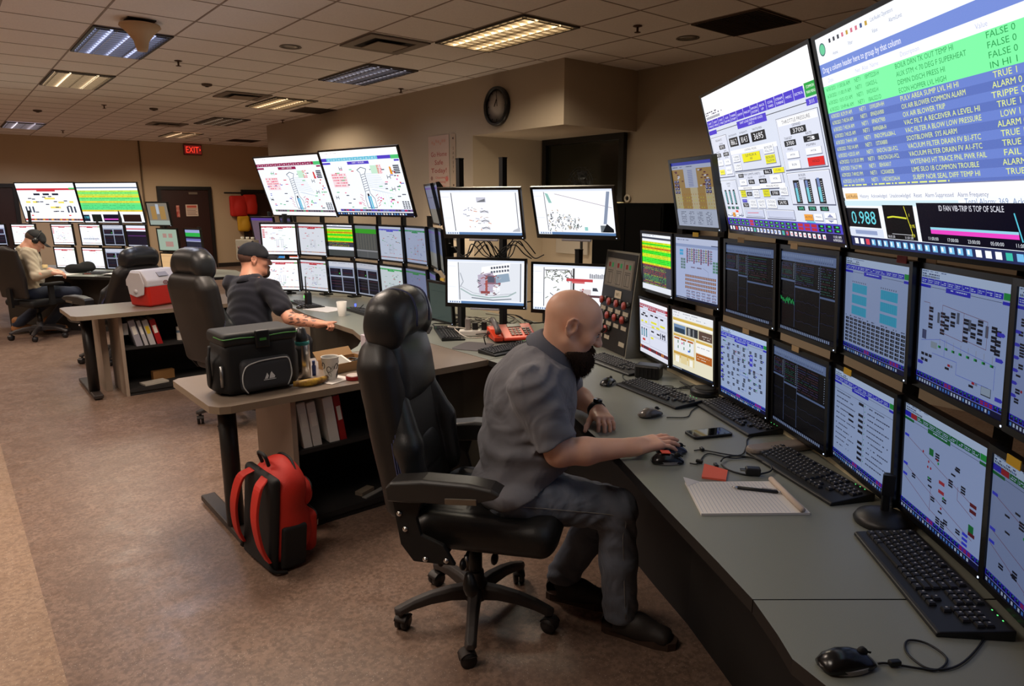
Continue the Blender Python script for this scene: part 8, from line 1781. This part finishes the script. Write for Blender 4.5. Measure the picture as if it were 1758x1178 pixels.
# ---- cooler
t = empty('cooler', (1.42, 6.66, ZD), math.radians(28), 'red and white picnic cooler with a peaked white lid on the middle table', 'cooler')
M_cr = mat('cooler_red', (196, 36, 22), .4); M_cw = mat('cooler_white', (200, 196, 200), .4)
v = MB(); v.loft([[Vector((sx * w, sy * d, z)) for sx, sy in ((-1, -1), (1, -1), (1, 1), (-1, 1))] for w, d, z in ((.155, .105, 0), (.165, .115, .02), (.178, .125, .17), (.182, .128, .20))], smooth=False); v.build('body', M_cr, t, bevel=.018)
v = MB(); v.loft([[Vector((sx, y, z)) for y, z in ((-.130, .175), (.130, .175), (.130, .23), (.06, .315), (-.06, .315), (-.130, .23))] for sx in (-.185, .185)], smooth=False); v.build('lid', M_cw, t, bevel=.012)
for s_ in (-1, 1): 
    v = MB(); v.loft([[Vector((s_ * x, y, z)) for y, z in ((-.10, .20), (-.085, .11), (0, .085), (.085, .11), (.10, .20), (.06, .30), (-.06, .30))] for x in (.183, .196)], smooth=False); v.build('handle_plate', M_cw, t, bevel=.006)
    MB().cyl((s_ * .190, 0, .135), (s_ * .202, 0, .135), .020, n=20).build('pivot_button', M_cw, t)
v = MB(); v.box((0, -.100, .276), (.10, .004, .05), rotm(-.88 , 0, 0)); v.build('release_button', mat('cooler_button', (150, 148, 156), .5), t)
v = MB(); v.tube([(.022 * math.cos(a), -.1325, .205 + .014 * math.sin(a)) for a in [2 * math.pi * k / 12 for k in range(13)]], .003, 5); v.box((0, -.1325, .205), (.02, .002, .006)); v.build('round_logo', mat('logo_dark_red', (120, 30, 26), .5), t)
for loc, r, h, m, lab in (((1.80, 6.56), .035, .10, mat('cup_pale', (206, 198, 190), .6), 'white cup right of the red cooler'),): 
    t = empty('plastic_cup', (*loc, ZD), 0, lab, 'cup'); MB().lathe([(r * .8, 0), (r, h), (r * .96, h), (r * .76, .004)], n=24, cap=False).build('cup', m, t); MB().lathe([(r * .78, .003), (.003, .003)], n=20).build('bottom', m, t)
s = SDF((-.15, -.12, -.01), (.15, .12, .26), .008); s.ell((0, 0, .10), (.085, .07, .10), k=.01); s.ell((.02, 0, .18), (.06, .05, .06), k=.04); s.clip((0, 0, .001), (0, 0, -1))
o = s.build('plastic_bag', mat('bag_pinkish', (176, 150, 146), .5, bump=.8, bscale=30)); o.location = (1.68, 6.64, ZD); tag(o, 'crumpled pinkish bag between the red cooler and the chair', 'bag')
# ---- middle worktop things
t = empty('foam_cup', (2.40, 5.02, ZD), 0, 'white foam cup on the middle worktop by the monitors', 'cup'); MB().lathe([(.028, 0), (.042, .115), (.040, .115), (.026, .004)], n=24, cap=False).build('cup', WHITE_P, t); MB().lathe([(.027, .003), (.003, .003)], n=20).build('bottom', WHITE_P, t)
t = empty('hand_radio', (2.38, 5.62, ZD), .3, 'black handheld radio with a long antenna in front of the navy shirted man', 'radio'); MB().box((0, 0, .065), (.055, .035, .13), bev=.006).build('body', BLK, t); MB().cyl((-.018, 0, .13), (-.018, 0, .27), .006, .004, n=10).build('antenna', BLK, t); MB().cyl((.015, 0, .13), (.015, 0, .145), .007, n=12).build('knob', BLK, t)
o = MB().box((0, 0, .002), (.22, .30, .004)).build('paper_sheet', mat('paper_white', (222, 218, 214), .8), loc=(2.44, 5.42, ZD), rot=(0, 0, .3)); tag(o, 'white sheet of paper on the middle worktop left of the foam cup', 'paper')
for k, (x, y, c, lab) in enumerate(((2.62, 6.20, (240, 150, 40), 'tiny orange light below the white monitors'), (2.60, 6.22, (90, 210, 80), 'tiny green light below the white monitors'), (2.72, 5.42, (70, 90, 255), 'tiny blue light behind the foam cup'))):
    o = MB().box((0, 0, .012), (.012, .012, .024), bev=.003).build('indicator_light', mat('ind_%d' % k, c, .4, emit=c, estr=2.5), loc=(x, y, ZD + .0)); tag(o, lab, 'indicator light')
t = empty('stapler', (2.55, 4.72, ZD), .4, 'dark stapler shaped gadget right of the foam cup', 'stapler'); MB().box((0, 0, .008), (.05, .17, .014), bev=.004).build('base', BLK, t); MB().box((0, 0, .030), (.035, .16, .022), rotm(.08, 0, 0), bev=.008).build('arm', BLK, t)
wcable([(2.62, 4.9, ZD + .004), (2.72, 5.0, ZD + .02), (2.66, 5.2, ZD + .01), (2.76, 5.35, ZD + .02)], .004, 'black lead behind the foam cup on the middle worktop')
# ---- equipment beyond the middle console
monitor(2.90, 7.98, 1.275, 205, .36, .37, lambda a, R: (a.rect(0, 0, 1, 1, (126, 104, 120)), a.rect(0, 0, 1, .09, (110, 80, 180)), dash(a, .2, .5, .6, .02, (150, 120, 130), R, .6)), 800, 'dim mauve monitor with a violet bar left of the cap of the navy shirted man', 'monitors beyond the middle console', .6, tilt=10)
monitor(3.10, 7.78, 1.28, 178, .36, .37, dimw((90, 100, 120)), 801, 'dark monitor turned away beside the dim mauve one', 'monitors beyond the middle console', .3, tilt=10)
monitor(2.80, 7.35, 1.00, 212, .56, .34, lambda a, R: (a.rect(0, 0, 1, 1, (226, 232, 246)), a.rect(0, 0, 1, .06, (40, 60, 130)), a.rect(.42, .30, .66, .44, (60, 140, 210)), a.rect(.70, .28, .98, .36, (226, 90, 50)), a.rect(.44, .44, .66, .9, (240, 242, 246)), a.rect(.70, .38, .98, .92, (250, 250, 250))), 802, 'wide monitor with a blue title bar behind the head of the navy shirted man', 'monitors beyond the middle console', .95)
for (x, y, zt), lab in (((3.02, 8.1, 1.5), 'black post behind the dim mauve monitor'), ((3.22, 7.86, 1.55), 'black post behind the dark turned away monitor'), ((2.92, 7.5, 1.05), 'short post behind the wide blue titled monitor')): post(x, y, .73, zt, lab, 'posts beyond the middle console')
t = empty('switch_box', (2.78, 8.45 - .25, ZD), math.radians(205 + 90), 'small cream box with three toggle switches and gauges beside the mauve monitor', 'switch box')
MB().box((0, .04, .20), (.27, .10, .10), bev=.004).build('stand', BLK2, t); MB().box((0, .0, .34), (.27, .12, .24), bev=.006).build('box', mat('switch_box_cream', (176, 164, 138), .5), t)
for k in range(3): MB().box((-.08 + .08 * k, -.065, .29), (.018, .012, .05)).build('toggle', WHITE_P, t); MB().cyl((-.08 + .08 * k, -.060, .37), (-.08 + .08 * k, -.068, .37), .018, n=14).build('gauge', mat('gauge_red_grey', (120, 80, 70), .4), t); MB().cyl((-.08 + .08 * k, 0, .46), (-.08 + .08 * k, 0, .49), .02, n=12).build('cap_lamp', mat('lamp_cream', (220, 210, 180), .4), t)
MB().box((0, .04, .075), (.05, .05, .15)).build('leg', BLK2, t)
# ---- far worktop things
for loc, d, rz, m, lab, nm, c in (((1.12, 10.22), (.34, .22, .004), -.75, mat('paper_white', (222, 218, 214), .8), 'white sheets on the far worktop right of the writing man', 'paper_sheet', 'paper'), ((1.05, 10.40), (.20, .14, .012), -.7, mat('folder_green', (60, 150, 80), .6), 'green folder on the far worktop beyond the hands of the writer', 'folder', 'folder'), ((1.40, 10.02), (.09, .06, .012), -.7, mat('note_orange', (230, 110, 80), .6), 'small orange notes on the far worktop', 'note_stack', 'notes')):
    o = MB().box((0, 0, d[2] / 2), d).build(nm, m, loc=(*loc, ZD), rot=(0, 0, rz)); tag(o, lab, c)
t = empty('open_book', (1.62, 9.62, ZD), -.8, 'open white book on the far worktop left of the cooler chair', 'book')
for s_ in (-1, 1):
    v = MB(); v.add([(0, -.13, .035), (0, .13, .035), (s_ * .08, -.13, .03), (s_ * .08, .13, .03), (s_ * .19, -.13, .006), (s_ * .19, .13, .006)], [(0, 2, 3, 1), (2, 4, 5, 3)], smooth=True); v.add([(0, -.13, .001), (0, .13, .001), (s_ * .19, -.13, .001), (s_ * .19, .13, .001)], [(0, 1, 3, 2)]); v.build('page_block', M_pap, t)
t = empty('desk_lamp', (1.36, 10.34, ZD), 0, 'dark jumble of cloth on the far worktop below the four pane monitor', 'cloth'); t.name = 'dark_jacket'
s = SDF((-.25, -.15, -.01), (.25, .15, .2), .01); s.ell((0, 0, .05), (.17, .08, .06), k=.01); s.ell((.08, .02, .09), (.08, .06, .05), k=.04); s.ell((-.1, -.02, .06), (.07, .06, .05), k=.04); s.clip((0, 0, .001), (0, 0, -1)); s.build('cloth', mat('cloth_black', (16, 15, 17), .9, bump=.8, bscale=40), t)
for x, y, lab in ((1.0, 10.62, 'cream paper cup beyond the hands of the writer'),):
    t = empty('paper_cup', (x, y, ZD), 0, lab, 'cup'); MB().lathe([(.03, 0), (.042, .10), (.040, .10), (.028, .004)], n=20, cap=False).build('cup', mat('cup_cream', (206, 176, 120), .6), t)
for x, y, lab, c in ((2.02, 9.22, 'small red lit button box left of the middle chair headrest', (220, 40, 50)),):
    o = MB().box((0, 0, .03), (.06, .05, .06), bev=.01).build('button_box', mat('btn_red', c, .4, emit=c, estr=.6), loc=(x, y, ZD)); tag(o, lab, 'button box')
# ---- alcove and wall things by the camera monitors
t = empty('equipment_cabinet', (5.75, 4.75, 0), 0, 'tall black equipment cabinet behind the switch panel', 'cabinet')
MB().box((0, 0, .81), (.60, .95, 1.60), bev=.01).build('body', mat('cabinet_black', (9, 9, 9), .95, spec=.05), t)
for s_ in (-1, 1): MB().box((-.305, s_ * .23, .81), (.01, .44, 1.52)).build('door', mat('cabinet_door', (11, 10, 10), .95, spec=.05), t); MB().box((-.315, s_ * .04, .9), (.012, .015, .14)).build('handle', STEEL, t)
t = empty('pedestal_fan', (5.62, 5.55, 0), 0, 'round black fan silhouetted before the dark window', 'fan')
MB().lathe([(.18, 0), (.18, .02), (.03, .04)], n=24).build('base', BLK2, t); MB().cyl((0, 0, .03), (0, 0, 1.70), .016, n=12).build('pole', BLK2, t); MB().cyl((.09, 0, 1.80), (-.03, 0, 1.80), .06, n=16).build('motor', BLK2, t)
v = MB()
for r in (.05, .09, .13, .17, .20): v.tube([(-.06 + .02 * (r / .2), r * math.cos(a), 1.80 + r * math.sin(a)) for a in [2 * math.pi * k / 24 for k in range(25)]], .004, 5)
for k in range(18): a = 2 * math.pi * k / 18; v.tube([(-.06, .03 * math.cos(a), 1.80 + .03 * math.sin(a)), (-.045, .2 * math.cos(a), 1.80 + .2 * math.sin(a)), (.02, .2 * math.cos(a), 1.80 + .2 * math.sin(a))], .003, 4)
v.build('guard', BLK2, t)
for k in range(4):
    a0 = k * math.pi / 2; v = MB(); v.loft([[Vector((-.01 + .02 * q, r * math.cos(a0 + w * q), 1.80 + r * math.sin(a0 + w * q))) for q in (-1, 1)] + [Vector((-.006 + .02 * q, r * math.cos(a0 + w * q), 1.80 + r * math.sin(a0 + w * q))) for q in (1, -1)] for r, w in ((.04, .3), (.10, .45), (.17, .4))], smooth=False); v.build('blade', BLK, t)
t = empty('wall_ring', (6.06, 5.26, 1.66), 0, 'small round white ring fitting on the wall right of the fan', 'ring fitting'); v = MB(); v.tube([(-.015, .035 * math.cos(a), .035 * math.sin(a)) for a in [2 * math.pi * k / 20 for k in range(21)]], .011, 8); v.build('ring', mat('ring_cream', (206, 194, 176), .5), t); MB().cyl((0, 0, 0), (-.01, 0, 0), .022, n=16).build('center', M_dark, t)
t = empty('wall_box', (6.055, 5.38, 1.44), 0, 'small lit cream framed box on the wall behind the right camera monitor', 'wall box'); v = MB()
for s_ in (-1, 1): v.box((-.03, s_ * .055, 0), (.04, .02, .36)); v.box((-.03, 0, s_ * .17), (.04, .09, .02))
v.build('frame', mat('frame_cream', (230, 214, 170), .5, emit=(255, 226, 160), estr=.35), t); MB().box((-.02, 0, 0), (.02, .09, .32)).build('face', mat('box_face', (44, 42, 38), .5), t)
o = MB().box((-.02, 0, 0), (.03, .55, .42), bev=.005).build('wall_cabinet', mat('wall_cabinet_grey', (170, 160, 148), .6), loc=(6.05, 6.12, 1.20)); tag(o, 'pale wall box below the upper right camera monitor', 'wall box')
# red and yellow safety items hanging by the second far door
t = empty('safety_vests', (5.98, 18.14, 1.30), 0, 'bright red and yellow vests hanging beside the far doorway', 'vests')
for dx, dz, c, w, h in ((0, .22, (206, 34, 22), .42, .52), (.30, .26, (214, 40, 24), .34, .50), (.10, -.22, (214, 160, 30), .30, .40), (.42, -.24, (206, 50, 24), .30, .34)):
    s = SDF((dx - w, -.2, dz - h), (dx + w, .2, dz + h), .02); s.box((dx, 0, dz), (w / 2, .06, h / 2), .05, k=.01); s.ell((dx + .05, -.05, dz - .05), (w * .35, .06, h * .35), k=.05); s.build('vest', mat('vest_%d_%d' % (c[0], c[1]), c, .7, bump=.6, bscale=20), t)
MB().tube([(-.3, .07, .55), (.7, .07, .55)], .015, 8).build('rail', M_dark, t)
bpy.data.objects.remove(_to)
bpy.data.curves.remove(_tc)
bpy.context.view_layer.update()
